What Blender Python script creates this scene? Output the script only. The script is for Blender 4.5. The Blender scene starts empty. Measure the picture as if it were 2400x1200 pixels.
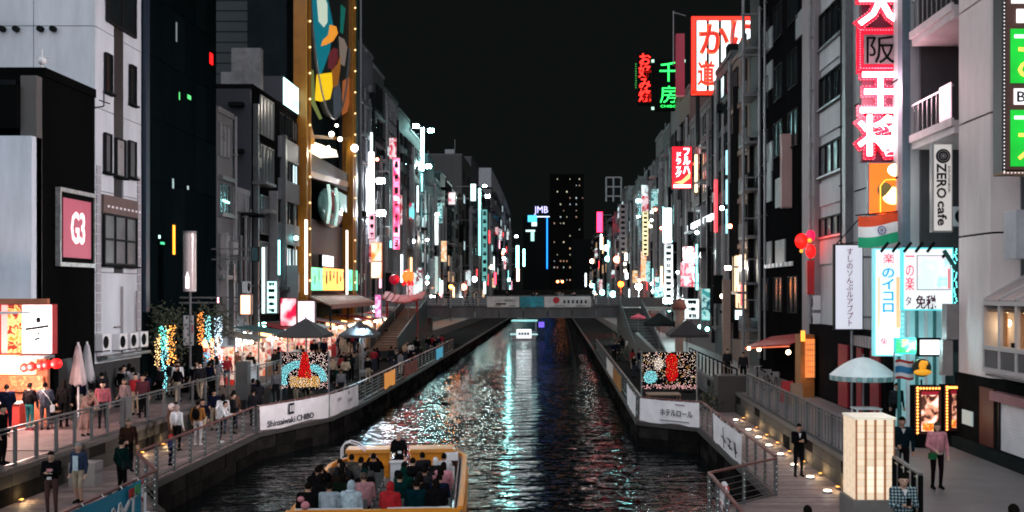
import bpy, bmesh, math, random
from mathutils import Vector, Matrix
random.seed(7)
SC = bpy.context.scene
COL = SC.collection
R = math.radians

# ------------------------------------------------------------------ camera, world, sun, exposure
F = 2400.0; CX = 1299.0; CY = 682.0; CZ = 7.2
cam_d = bpy.data.cameras.new('camera'); cam = bpy.data.objects.new('camera', cam_d); COL.objects.link(cam)
cam.location = (0, 0, CZ); cam.rotation_euler = (R(90), 0, 0)
cam_d.sensor_width = 36; cam_d.lens = 36
cam_d.shift_x = -(CX - 1200) / 2400; cam_d.shift_y = (CY - 600) / 2400
cam_d.clip_start = .1; cam_d.clip_end = 3000
SC.camera = cam
W = bpy.data.worlds.new('World'); SC.world = W; W.use_nodes = True
bg = W.node_tree.nodes['Background']
bg.inputs[0].default_value = (.82, 1.0, .98, 1); bg.inputs[1].default_value = .0058      # moonless city sky
sun_d = bpy.data.lights.new('sun', 'SUN'); sun = bpy.data.objects.new('sun', sun_d); COL.objects.link(sun)
sun_d.energy = 3.1; sun_d.angle = R(125); sun_d.color = (.88, .93, 1.0)                   # soft glow of the lit city behind the bridge
sun.rotation_euler = Vector((-.26, -.84, .42)).to_track_quat('Z', 'Y').to_euler(); sun.location = (0, -20, 40)
SC.view_settings.view_transform = 'Standard'; SC.view_settings.look = 'None'
SC.view_settings.exposure = 0.0; SC.view_settings.gamma = 1; SC.view_settings.use_curve_mapping = False
SC.cycles.use_denoising = True
SC.cycles.max_bounces = 5; SC.cycles.diffuse_bounces = 2; SC.cycles.glossy_bounces = 3
SC.cycles.transmission_bounces = 3; SC.cycles.transparent_max_bounces = 8
SC.cycles.caustics_reflective = False; SC.cycles.caustics_refractive = False
SC.cycles.sample_clamp_indirect = 4.0
SC.cycles.filter_width = 1.9

# ------------------------------------------------------------------ photo helpers: a pixel on a known plane of the place
def PX(px, py, X):
    Y = F * X / (px - CX); return (X, Y, CZ - (py - CY) * Y / F)
def YX(px, X): return F * X / (px - CX)
def ZY(py, Y): return CZ - (py - CY) * Y / F
def XY(px, Y): return (px - CX) * Y / F
def GR(px, py, z):
    Y = (CZ - z) * F / (py - CY); return (XY(px, Y), Y, z)

# ------------------------------------------------------------------ materials
def s2l(c): 
    c = c / 255.0
    return c / 12.92 if c <= .04045 else ((c + .055) / 1.055) ** 2.4
def C(r, g, b): return (s2l(r), s2l(g), s2l(b))
MC = {}
def mat(col, rough=.65, metal=0., var=.25, scale=1.6, bump=.0, spec=.4, streak=False, key=None):
    k = (tuple(round(c, 4) for c in col), rough, metal, var, scale, bump, spec, streak)
    if k in MC: return MC[k]
    m = bpy.data.materials.new('surface'); m.use_nodes = True
    nt = m.node_tree; b = nt.nodes['Principled BSDF']
    b.inputs['Roughness'].default_value = rough; b.inputs['Metallic'].default_value = metal
    if max(col[:3]) < .03 and rough > .35: spec = .0
    b.inputs['Specular IOR Level'].default_value = spec
    if var > 0:
        tc = nt.nodes.new('ShaderNodeTexCoord'); geo = nt.nodes.new('ShaderNodeNewGeometry')
        mp = nt.nodes.new('ShaderNodeMapping'); mp.inputs['Scale'].default_value = (1, 1, .22) if streak else (1, 1, 1)
        nt.links.new(geo.outputs['Position'], mp.inputs['Vector'])
        n = nt.nodes.new('ShaderNodeTexNoise'); n.inputs['Scale'].default_value = scale; n.inputs['Detail'].default_value = 6
        n.inputs['Roughness'].default_value = .65
        nt.links.new(mp.outputs[0], n.inputs['Vector'])
        rp = nt.nodes.new('ShaderNodeMapRange')
        rp.inputs['From Min'].default_value = .3; rp.inputs['From Max'].default_value = .7
        rp.inputs['To Min'].default_value = 1 - var; rp.inputs['To Max'].default_value = 1 + var * .35
        nt.links.new(n.outputs['Fac'], rp.inputs['Value'])
        mx = nt.nodes.new('ShaderNodeVectorMath'); mx.operation = 'SCALE'; mx.inputs[0].default_value = col[:3]
        nt.links.new(rp.outputs[0], mx.inputs['Scale']); nt.links.new(mx.outputs[0], b.inputs['Base Color'])
        rr = nt.nodes.new('ShaderNodeMapRange'); rr.inputs['To Min'].default_value = max(.03, rough - .12); rr.inputs['To Max'].default_value = min(1, rough + .12)
        nt.links.new(n.outputs['Fac'], rr.inputs['Value']); nt.links.new(rr.outputs[0], b.inputs['Roughness'])
        if bump:
            n2 = nt.nodes.new('ShaderNodeTexNoise'); n2.inputs['Scale'].default_value = scale * 9; n2.inputs['Detail'].default_value = 4
            nt.links.new(geo.outputs['Position'], n2.inputs['Vector'])
            bp = nt.nodes.new('ShaderNodeBump'); bp.inputs['Strength'].default_value = bump; bp.inputs['Distance'].default_value = .02
            nt.links.new(n2.outputs['Fac'], bp.inputs['Height']); nt.links.new(bp.outputs[0], b.inputs['Normal'])
    else:
        b.inputs['Base Color'].default_value = (*col[:3], 1)
    MC[k] = m; return m
def glow(col, st=1.5, var=0., scale=1.5):
    if .9 <= st < 3: st *= 1.7
    k = ('g', tuple(round(c, 4) for c in col), st, var, scale)
    if k in MC: return MC[k]
    m = bpy.data.materials.new('lit'); m.use_nodes = True; nt = m.node_tree; b = nt.nodes['Principled BSDF']
    b.inputs['Base Color'].default_value = (*[min(.8, c) for c in col[:3]], 1); b.inputs['Roughness'].default_value = .4
    b.inputs['Emission Color'].default_value = (*col[:3], 1); b.inputs['Emission Strength'].default_value = st
    if var:
        geo = nt.nodes.new('ShaderNodeNewGeometry'); n = nt.nodes.new('ShaderNodeTexNoise'); n.inputs['Scale'].default_value = scale; n.inputs['Detail'].default_value = 3
        nt.links.new(geo.outputs['Position'], n.inputs['Vector'])
        rp = nt.nodes.new('ShaderNodeMapRange'); rp.inputs['From Min'].default_value = .3; rp.inputs['From Max'].default_value = .7
        rp.inputs['To Min'].default_value = st * (1 - var); rp.inputs['To Max'].default_value = st
        nt.links.new(n.outputs['Fac'], rp.inputs['Value']); nt.links.new(rp.outputs[0], b.inputs['Emission Strength'])
    MC[k] = m; return m
def picture(c1, c2, c3, st=1.2, scale=2.2):
    """a printed, back-lit picture: blotches of three inks"""
    k = ('p', c1, c2, c3, st, scale)
    if k in MC: return MC[k]
    m = bpy.data.materials.new('print'); m.use_nodes = True; nt = m.node_tree; b = nt.nodes['Principled BSDF']
    geo = nt.nodes.new('ShaderNodeNewGeometry'); n = nt.nodes.new('ShaderNodeTexNoise'); n.inputs['Scale'].default_value = scale; n.inputs['Detail'].default_value = 3
    n.inputs['Distortion'].default_value = .8
    nt.links.new(geo.outputs['Position'], n.inputs['Vector'])
    r = nt.nodes.new('ShaderNodeValToRGB'); e = r.color_ramp.elements
    e[0].position = .38; e[0].color = (*c1, 1); e[1].position = .5; e[1].color = (*c2, 1)
    q = e.new(.6); q.color = (*c3, 1)
    nt.links.new(n.outputs['Fac'], r.inputs[0]); nt.links.new(r.outputs[0], b.inputs['Base Color'])
    if st: nt.links.new(r.outputs[0], b.inputs['Emission Color']); b.inputs['Emission Strength'].default_value = st
    b.inputs['Roughness'].default_value = .4
    MC[k] = m; return m
def glassy(col=(.012, .018, .02), rough=.14):
    return mat(col, rough, 0, .3, 1.0, 0, .35)

# ------------------------------------------------------------------ mesh helpers
class MB:
    def __init__(s): s.v = []; s.f = []; s.mi = []; s.m = 0
    def _add(s, vs, fs):
        o = len(s.v); s.v += [tuple(v) for v in vs]; s.f += [tuple(i + o for i in f) for f in fs]; s.mi += [s.m] * len(fs)
    def box(s, x0, x1, y0, y1, z0, z1):
        if x0 > x1: x0, x1 = x1, x0
        if y0 > y1: y0, y1 = y1, y0
        if z0 > z1: z0, z1 = z1, z0
        s._add([(x0,y0,z0),(x1,y0,z0),(x1,y1,z0),(x0,y1,z0),(x0,y0,z1),(x1,y0,z1),(x1,y1,z1),(x0,y1,z1)],
               [(0,3,2,1),(4,5,6,7),(0,1,5,4),(1,2,6,5),(2,3,7,6),(3,0,4,7)]); return s
    def hexa(s, p):   # eight points, bottom four then top four, counter clockwise from above
        s._add(p, [(0,3,2,1),(4,5,6,7),(0,1,5,4),(1,2,6,5),(2,3,7,6),(3,0,4,7)]); return s
    def tube(s, p, q, r, n=8, r2=None):
        p = Vector(p); q = Vector(q); d = (q - p)
        if d.length < 1e-6: return s
        d.normalize(); a = d.orthogonal().normalized(); b = d.cross(a); r2 = r if r2 is None else r2
        vs = [p + (a * math.cos(2*math.pi*i/n) + b * math.sin(2*math.pi*i/n)) * r for i in range(n)]
        vs += [q + (a * math.cos(2*math.pi*i/n) + b * math.sin(2*math.pi*i/n)) * r2 for i in range(n)]
        s._add(vs, [(i, (i+1) % n, n + (i+1) % n, n + i) for i in range(n)] + [tuple(range(n-1, -1, -1)), tuple(range(n, 2*n))]); return s
    def path(s, pts, r, n=6):
        for a, b in zip(pts, pts[1:]): s.tube(a, b, r, n)
        return s
    def bar(s, p, q, w, h):   # rectangular bar from p to q
        p = Vector(p); q = Vector(q); d = (q - p).normalized()
        a = d.cross(Vector((0, 0, 1)))
        a = a.normalized() if a.length > 1e-4 else Vector((1, 0, 0)); b = a.cross(d)
        k = [(-1,-1),(1,-1),(1,1),(-1,1)]
        vs = [p + a*i*w/2 + b*j*h/2 for i, j in k] + [q + a*i*w/2 + b*j*h/2 for i, j in k]
        s._add(vs, [(3,2,1,0),(4,5,6,7),(0,1,5,4),(1,2,6,5),(2,3,7,6),(3,0,4,7)]); return s
    def sph(s, c, r, nu=10, nv=6, sz=1., sx=1., sy=1.):
        vs = [(c[0], c[1], c[2] - r*sz)]
        for j in range(1, nv):
            t = -math.pi/2 + math.pi*j/nv
            for i in range(nu):
                u = 2*math.pi*i/nu; vs.append((c[0] + r*sx*math.cos(t)*math.cos(u), c[1] + r*sy*math.cos(t)*math.sin(u), c[2] + r*sz*math.sin(t)))
        vs.append((c[0], c[1], c[2] + r*sz)); fs = []
        for i in range(nu): fs.append((0, 1 + (i+1) % nu, 1 + i))
        for j in range(nv-2):
            for i in range(nu):
                a = 1 + j*nu + i; b = 1 + j*nu + (i+1) % nu; fs.append((a, b, b+nu, a+nu))
        L = len(vs)-1; o = 1 + (nv-2)*nu
        for i in range(nu): fs.append((o + i, o + (i+1) % nu, L))
        s._add(vs, fs); return s
    def octa(s, c, r):
        x, y, z = c
        s._add([(x+r,y,z),(x-r,y,z),(x,y+r,z),(x,y-r,z),(x,y,z+r),(x,y,z-r)],
               [(0,2,4),(2,1,4),(1,3,4),(3,0,4),(2,0,5),(1,2,5),(3,1,5),(0,3,5)]); return s
    def lathe(s, prof, c=(0,0,0), n=16, a0=0, a1=2*math.pi):   # prof: (r, z)
        o = []; full = abs(a1 - a0 - 2*math.pi) < 1e-6; m = n if full else n + 1
        for r, z in prof:
            for i in range(m):
                u = a0 + (a1-a0)*i/n; o.append((c[0] + r*math.cos(u), c[1] + r*math.sin(u), c[2] + z))
        fs = []
        for j in range(len(prof)-1):
            for i in range(n):
                k = (i+1) % m; fs.append((j*m+i, j*m+k, (j+1)*m+k, (j+1)*m+i))
        s._add(o, fs); return s
    def prism(s, poly, axis, a, b):   # poly of 2D points; axis 'x': (y,z); 'y': (x,z); 'z': (x,y)
        def P(u, v, w): return (w, u, v) if axis == 'x' else ((u, w, v) if axis == 'y' else (u, v, w))
        n = len(poly); vs = [P(u, v, a) for u, v in poly] + [P(u, v, b) for u, v in poly]
        s._add(vs, [tuple(range(n-1, -1, -1)), tuple(range(n, 2*n))] + [(i, (i+1) % n, n+(i+1) % n, n+i) for i in range(n)]); return s
    def grid(s, fn, nu, nv):
        vs = [fn(i/nu, j/nv) for j in range(nv+1) for i in range(nu+1)]
        s._add(vs, [(j*(nu+1)+i, j*(nu+1)+i+1, (j+1)*(nu+1)+i+1, (j+1)*(nu+1)+i) for j in range(nv) for i in range(nu)]); return s
    def mesh(s, name, mats, smooth=False, fix=True):
        me = bpy.data.meshes.new(name); me.from_pydata(s.v, [], s.f)
        for m in (mats if isinstance(mats, (list, tuple)) else [mats]): me.materials.append(m)
        if any(s.mi): me.polygons.foreach_set('material_index', s.mi)
        if fix:
            bm = bmesh.new(); bm.from_mesh(me); bmesh.ops.recalc_face_normals(bm, faces=bm.faces); bm.to_mesh(me); bm.free()
        if smooth: me.polygons.foreach_set('use_smooth', [True]*len(me.polygons))
        me.update(); return me
def rootloc(o):
    l = Vector(o.location)
    while o.parent: o = o.parent; l += Vector(o.location)
    return l
def link(name, me, parent=None, loc=None, rz=0):
    o = bpy.data.objects.new(name, me); COL.objects.link(o)
    if parent: o.parent = parent
    if loc is not None: o.location = loc
    if rz: o.rotation_euler.z = rz
    return o
def tag(o, label, cat, group=None, kind=None):
    o['label'] = label; o['category'] = cat
    if group: o['group'] = group
    if kind: o['kind'] = kind
    return o
def thing(name, label, cat, loc, group=None, rz=0):
    o = link(name, None, None, loc, rz); o.empty_display_size = .3
    return tag(o, label, cat, group)
def part(name, mb, m, parent, smooth=False, local=False, kind=None):
    """mb in world coordinates unless local; child of parent"""
    if not local and parent is not None:
        l = rootloc(parent); mb.v = [(x-l.x, y-l.y, z-l.z) for x, y, z in mb.v]
    o = link(name, mb.mesh(name, m, smooth), parent)
    if kind: o['kind'] = kind
    return o
def solo(name, mb, m, label, cat, group=None, smooth=False):
    """thing that is one mesh; origin moved to its base"""
    xs = [v[0] for v in mb.v]; ys = [v[1] for v in mb.v]; zs = [v[2] for v in mb.v]
    b = ((min(xs)+max(xs))/2, (min(ys)+max(ys))/2, min(zs))
    mb.v = [(x-b[0], y-b[1], z-b[2]) for x, y, z in mb.v]
    o = link(name, mb.mesh(name, m, smooth), None, b); return tag(o, label, cat, group)
def setting(name, mb, m, smooth=False):
    o = link(name, mb.mesh(name, m, smooth)); o['kind'] = 'structure'; return o
BX = {}
def bx(name, m, parent, x0, x1, y0, y1, z0, z1):
    """box part in world coordinates, mesh data shared between alike boxes"""
    d = (round(abs(x1-x0), 3), round(abs(y1-y0), 3), round(abs(z1-z0), 3)); k = (d, m.name)
    if k not in BX: BX[k] = MB().box(-d[0]/2, d[0]/2, -d[1]/2, d[1]/2, -d[2]/2, d[2]/2).mesh(name, m, fix=False)
    c = Vector(((x0+x1)/2, (y0+y1)/2, (z0+z1)/2))
    if parent: c -= rootloc(parent)
    return link(name, BX[k], parent, c)
WX = {}
FACE = {'cam': 0, 'left': R(-90), 'right': R(90)}   # the way a thing looks: towards the camera, towards -X, towards +X
def window(parent, c, w, h, facing, fm, pm, bars=1, rails=0, depth=.1, t=.06, sill=None):
    """window centred at world c on a wall: frame > pane (> sill)"""
    k = (round(w,2), round(h,2), fm.name, bars, rails, depth, t)
    if k not in WX:
        b = MB(); b.box(-w/2, w/2, -depth, 0, -h/2, -h/2+t).box(-w/2, w/2, -depth, 0, h/2-t, h/2)
        b.box(-w/2, -w/2+t, -depth, 0, -h/2+t, h/2-t).box(w/2-t, w/2, -depth, 0, -h/2+t, h/2-t)
        for i in range(bars):
            u = -w/2 + w*(i+1)/(bars+1); b.box(u-t/2, u+t/2, -depth*.9, 0, -h/2+t, h/2-t)
        for i in range(rails):
            u = -h/2 + h*(i+1)/(rails+1); b.box(-w/2+t, w/2-t, -depth*.8, 0, u-t/2, u+t/2)
        WX[k] = b.mesh('window', fm, fix=False)
    o = link('window', WX[k], parent, Vector(c) - rootloc(parent), FACE[facing])
    k2 = ('p', round(w,2), round(h,2), pm.name)
    if k2 not in WX: WX[k2] = MB().box(-w/2+.02, w/2-.02, -.035, -.005, -h/2+.02, h/2-.02).mesh('pane', pm, fix=False)
    link('pane', WX[k2], o, (0, 0, 0))
    if sill: link('sill', MB().box(-w/2-.08, w/2+.08, -.22, 0, -h/2-.09, -h/2-.002).mesh('sill', sill), o)
    return o
# ------------------------------------------------------------------ lettering: every text is made into a mesh in one pass
TXT = {}
def want_text(items):
    obs = []
    for k in items:
        body, off = k
        cu = bpy.data.curves.new('lettering', 'FONT'); cu.body = body; cu.align_x = 'CENTER'; cu.align_y = 'CENTER'
        cu.extrude = .02; cu.offset = off; cu.resolution_u = 2; cu.space_line = .92
        o = bpy.data.objects.new('lettering', cu); COL.objects.link(o); obs.append((k, o))
    dg = bpy.context.evaluated_depsgraph_get(); dg.update()
    for k, o in obs:
        me = bpy.data.meshes.new_from_object(o.evaluated_get(dg)); 
        vs = [tuple(v.co) for v in me.vertices]; fs = [tuple(p.vertices) for p in me.polygons]
        TXT[k] = (vs, fs); bpy.data.meshes.remove(me)
    for k, o in obs:
        cu = o.data; bpy.data.objects.remove(o); bpy.data.curves.remove(cu)
def orient(facing, x, y, z):
    if facing == 'cam': return (x, -z, y)
    if facing == 'right': return (z, x, y)
    return (-z, -x, y)
def text_mb(body, c, w, h, facing, depth=.03, off=0., turn=0):
    vs, fs = TXT[(body, off)]
    base = TXT[(body, 0.)][0]
    X = [v[0] for v in base]; Yy = [v[1] for v in base]
    if not X: return MB()
    if turn: 
        X, Yy = Yy, [-x for x in X]
    cx, cy = (min(X)+max(X))/2, (min(Yy)+max(Yy))/2; sx = w/max(1e-3, max(X)-min(X)); sy = h/max(1e-3, max(Yy)-min(Yy))
    b = MB(); out = []
    for x, y, z in vs:
        if turn: x, y = y, -x
        p = orient(facing, (x-cx)*sx, (y-cy)*sy, (z+.02)/.04*depth); out.append((p[0]+c[0], p[1]+c[1], p[2]+c[2]))
    b._add(out, fs); return b
def lettering(parent, body, c, w, h, facing, m, depth=.03, off=0., turn=0, name='lettering'):
    return part(name, text_mb(body, c, w, h, facing, depth, off, turn), m, parent)
def lamp_light(parent, c, energy, col=(1, .9, .75), radius=.1, kind='POINT', d=None):
    l = bpy.data.lights.new('lamp_light', kind); l.energy = energy; l.color = col
    if kind != 'AREA': l.shadow_soft_size = radius
    o = bpy.data.objects.new('lamp_light', l); COL.objects.link(o)
    l0 = rootloc(parent) if parent else Vector((0, 0, 0)); o.parent = parent; o.location = Vector(c) - l0
    if d is not None: o.rotation_euler = (-Vector(d)).to_track_quat('Z', 'Y').to_euler()
    if kind == 'SPOT': l.spot_size = R(110); l.spot_blend = .8
    return o

# ------------------------------------------------------------------ every text, once
JP = '千房 お好み焼 か に 道 大 阪 王 将 ZERO Cafe DOUTONBORI 楽 サイコロ 一の楽 免税 1F B1F G3 フルハ ドラッグ'.split(' ')
TEXTS = ['千','房','CHIBO','お好み焼','か','に','道','大','阪','王','将','ZERO','cafe','DOUTONBORI','楽','のイコロ','一の楽','免税','1','B',
         'G3','フルハ','ドラッグ','ホテルロール','すしのソんぶルアブプト','Shinsaiwaki CHIBO','お','焼','JMB','ＣＩＴＹ ＭＡＲＫＥＴ','三\nの\nー','ー','タ','免','メ']
TEXTS = [t for t in TEXTS if t]
def vert(t): return '\n'.join(t)
ALL = [(t, 0.) for t in TEXTS] + [(vert(t), 0.) for t in ['お好み焼', '一の楽', 'フルハ', 'ドラッグ', 'すしのソんぶルアブプト', 'のイコロ']]
ALL += [(t, .075) for t in ['大','阪','王','将']] + [(t, .03) for t in ['か','に','道']] + [(t, .015) for t in ['大','王','将']] + [(t, .055) for t in ['か','に','道']] + [(t, .02) for t in ['千','房','フルハ','ZERO','cafe','ホテルロール','のイコロ','免税','楽']] + [(t, .012) for t in ['G3','1','B','王','大','将']]
ALL += [(vert(t), .02) for t in ['フルハ','ドラッグ','お好み焼','一の楽','のイコロ']]
ALL = list(dict.fromkeys(ALL)); want_text(ALL)
def text_plane(body, c, u, up, w, h, depth=.02, off=0.):
    vs, fs = TXT[(body, off)]; u = Vector(u).normalized(); up = Vector(up).normalized(); n = u.cross(up)
    X = [v[0] for v in vs]; Y = [v[1] for v in vs]; cx, cy = (min(X)+max(X))/2, (min(Y)+max(Y))/2
    sx = w/(max(X)-min(X)); sy = h/(max(Y)-min(Y)); b = MB(); c = Vector(c)
    b._add([tuple(c + u*(x-cx)*sx + up*(y-cy)*sy + n*((z+.02)/.04*depth)) for x, y, z in vs], fs); return b

# ------------------------------------------------------------------ common materials
M_CONC = mat((.30,.29,.28), .8, 0, .3, .9, .3); M_CONCD = mat((.10,.10,.10), .85, 0, .4, .8, .5, streak=True)
M_STONE = mat((.02,.019,.018), .8, 0, .55, 1.4, .6); M_STEEL = mat((.22,.23,.24), .38, .8, .2, 4); M_GREY = mat((.12,.122,.125), .5, .2, .2, 3)
M_DARK = mat((.012,.014,.015), .55, 0, .3, 1.5); M_BLACK = mat((.006,.007,.007), .5, 0, .2, 2); M_WHITE = mat((.72,.72,.74), .55, 0, .12, 2)
M_RAIL = mat((.16,.06,.055), .45, 0, .35, 5); M_GLASS = glassy(); M_RED = mat((.42,.015,.02), .55, 0, .25, 2); M_CLOTH = mat((.84,.83,.86), .85, 0, .18, 1.7)
M_INK = mat((.02,.02,.025), .7, 0, .2, 6); M_ORANGE = mat((.78,.27,.012), .45, 0, .22, 2.5); M_TAN = mat((.32,.2,.13), .7, 0, .3, 2)
G_WHITE = glow(C(235,245,250), 1.6); G_WARM = glow(C(255,190,120), 2.2); G_CYAN = glow(C(160,245,240), 1.7); G_RED = glow(C(255,25,20), 1.5)
G_LED = glow(C(235,250,245), 5.0); G_BULB = glow(C(255,225,180), 12.); G_COOL = glow(C(215,250,255), 14.)

# ------------------------------------------------------------------ WATER, BANKS, DECKS, WALKWAYS
def water():
    m = bpy.data.materials.new('canal_water'); m.use_nodes = True; nt = m.node_tree; b = nt.nodes['Principled BSDF']
    b.inputs['Base Color'].default_value = (.003, .005, .006, 1); b.inputs['Roughness'].default_value = .025; b.inputs['IOR'].default_value = 1.33
    b.inputs['Specular IOR Level'].default_value = .75
    geo = nt.nodes.new('ShaderNodeNewGeometry'); hs = []
    for sc, st, rot in (((.42, 1.1, 1), 1.0, .06), ((1.2, 3.4, 1), .34, -.05), ((.14, .34, 1), 1.0, .2), ((3.6, 7.5, 1), .04, 0)):
        mp = nt.nodes.new('ShaderNodeMapping'); mp.inputs['Scale'].default_value = sc; mp.inputs['Rotation'].default_value = (0, 0, rot)
        nt.links.new(geo.outputs['Position'], mp.inputs['Vector'])
        n = nt.nodes.new('ShaderNodeTexNoise'); n.inputs['Scale'].default_value = 1; n.inputs['Detail'].default_value = 2; n.inputs['Distortion'].default_value = .5
        nt.links.new(mp.outputs[0], n.inputs['Vector'])
        k = nt.nodes.new('ShaderNodeMath'); k.operation = 'MULTIPLY'; k.inputs[1].default_value = st; nt.links.new(n.outputs['Fac'], k.inputs[0]); hs.append(k)
    a = hs[0]
    for h in hs[1:]:
        k = nt.nodes.new('ShaderNodeMath'); k.operation = 'ADD'; nt.links.new(a.outputs[0], k.inputs[0]); nt.links.new(h.outputs[0], k.inputs[1]); a = k
    bp = nt.nodes.new('ShaderNodeBump'); bp.inputs['Strength'].default_value = 1.; bp.inputs['Distance'].default_value = .22
    nt.links.new(a.outputs[0], bp.inputs['Height']); nt.links.new(bp.outputs[0], b.inputs['Normal'])
    setting('water', MB()._q([(-16,2,0),(10,2,0),(10,900,0),(-16,900,0)]), m)
MB._q = lambda s, p: (s._add(p, [tuple(range(len(p)))]), s)[1]
water()
LE = [(-10.8,2),(-10.8,28),(-12.65,31),(-12.65,43.4),(-10.75,48.8),(-10.4,54),(-10.2,110),(-10.2,480)]
RE = [(4.1,2),(4.1,27.7),(6.5,30.1),(6.45,45.2),(3.95,47.4),(4.0,55),(4.2,110),(4.2,480)]
LW = [(-15.3,2),(-15.3,480)]; RW = [(8.1,2),(8.3,24),(8.78,31),(9.0,48),(9.2,480)]
def on(pl, y):
    for (x0, y0), (x1, y1) in zip(pl, pl[1:]):
        if y <= y1: return x0 + (x1-x0)*(y-y0)/(y1-y0)
    return pl[-1][0]
ZD, ZU = 1.2, 2.2
m_deck = mat((.029,.027,.027), .9, 0, .35, 2.5, .3); m_pave = mat((.17,.16,.165), .6, 0, .3, 1.3, .15); m_paveL = mat((.085,.068,.068), .7, 0, .3, 1.3, .2)
gm = MB().box(-700, 700, -700, 1200, -3.2, -2.4)
setting('ground', gm, M_STONE)
def bank(name, e, w, side):
    b = MB(); ys = sorted({p[1] for p in e} | {p[1] for p in w})
    for y0, y1 in zip(ys, ys[1:]):
        a0, a1, c0, c1 = on(e, y0), on(e, y1), on(w, y0), on(w, y1)
        if side > 0: p = [(a0,y0),(c0,y0),(c1,y1),(a1,y1)]
        else: p = [(c0,y0),(a0,y0),(a1,y1),(c1,y1)]
        b.hexa([(x,y,-2.4) for x, y in p] + [(x,y,ZD-.05) for x, y in p])
    return setting(name, b, m_deck)
bank_l = bank('promenade', LE, LW, -1); bank_r = bank('promenade', RE, RW, 1)
def upper(name, w, xo, m):
    b = MB(); ys = [p[1] for p in w]
    for y0, y1 in zip(ys, ys[1:]):
        p = [(on(w,y0),y0),(xo,y0),(xo,y1),(on(w,y1),y1)] if xo > 0 else [(xo,y0),(on(w,y0),y0),(on(w,y1),y1),(xo,y1)]
        b.hexa([(x,y,-2.4) for x, y in p] + [(x,y,ZU) for x, y in p])
    return setting(name, b, m)
up_l = upper('walkway', LW, -45, m_paveL); up_r = upper('walkway', RW, 45, m_pave)
# planks, one by one where they show
m_pl = [mat((.26*k,.195*k,.19*k), .62, 0, .35, 3.2, .25) for k in (.8, 1., 1.2, .92)]
def planks(parent, e, w, y0, y1, step):
    y = y0; i = 0
    while y < y1:
        a = y + .012; c = y + step - .012
        x = sorted([(on(e, a), on(w, a)), (on(e, c), on(w, c))], key=lambda q: 0)
        (e0, w0), (e1, w1) = (on(e, a), on(w, a)), (on(e, c), on(w, c)); dz = random.uniform(-.004, .004)
        l0, r0, l1, r1 = min(e0, w0), max(e0, w0), min(e1, w1), max(e1, w1)
        b = MB().hexa([(l0+.02,a,ZD-.05),(r0-.02,a,ZD-.05),(r1-.02,c,ZD-.05),(l1+.02,c,ZD-.05),(l0+.02,a,ZD+dz),(r0-.02,a,ZD+dz),(r1-.02,c,ZD+dz),(l1+.02,c,ZD+dz)])
        link('plank', b.mesh('plank', random.choice(m_pl), fix=False), parent); y += step; i += 1
planks(bank_l, LE, LW, 24, 56, .24); planks(bank_r, RE, RW, 24, 56, .24)
# paving slabs on the left walkway near the food stand
m_sl = [mat((.17*k,.125*k,.125*k), .7, 0, .3, 2.4, .2) for k in (.85, 1., 1.15)]
y = 32.
while y < 45:
    for i in range(7):
        bx('paving_slab', random.choice(m_sl), up_l, -15.72-i*.55-.54, -15.72-i*.55, y, y+.44, ZU+.002, ZU+.024)
    y += .45
# quay face: stone courses under the deck edge, each block of the near bays its own piece
def quay(name, e, side, y0, y1):
    root = thing(name, 'dark weathered stone quay wall under the %s promenade edge' % ('left' if side < 0 else 'right'), 'wall', (on(e, y0), y0, -.5))
    ms = [mat((.018*k,.017*k,.016*k), .75, 0, .5, 2.0, .6) for k in (.6, .9, 1.3)]
    for (xa, ya), (xb, yb) in zip(e, e[1:]):
        if yb <= y0 or ya >= y1: continue
        A = Vector((xa, ya, 0)); B = Vector((xb, yb, 0)); L = (B-A).length; d = (B-A)/L
        out = Vector((d.y, -d.x, 0)) * (1 if side < 0 else -1)
        n = max(1, int(L/1.25)) if ya < 60 else max(1, int(L/6))
        for r, (z0, z1) in enumerate(((-.3, .42), (.44, .98))):
            for i in range(n):
                t0, t1 = L*i/n + .02, L*(i+1)/n - .02; k = random.uniform(.02, .1)
                p = [A+d*t0, A+d*t1, A+d*t1+out*k, A+d*t0+out*k]
                b = MB().hexa([(*v.xy, z0) for v in p] + [(*v.xy, z1) for v in p])
                part('stone_block', b, random.choice(ms), root)
        b = MB().hexa([(*v.xy, z) for z in (1.0, 1.17) for v in (A-d*.05, B+d*.05, B+d*.05+out*.16, A-d*.05+out*.16)])
        part('coping', b, mat((.05,.047,.046), .7, 0, .4, 2, .4), root)
quay('quay_wall', LE, -1, 2, 200); quay('quay_wall', RE, 1, 2, 200)

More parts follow.
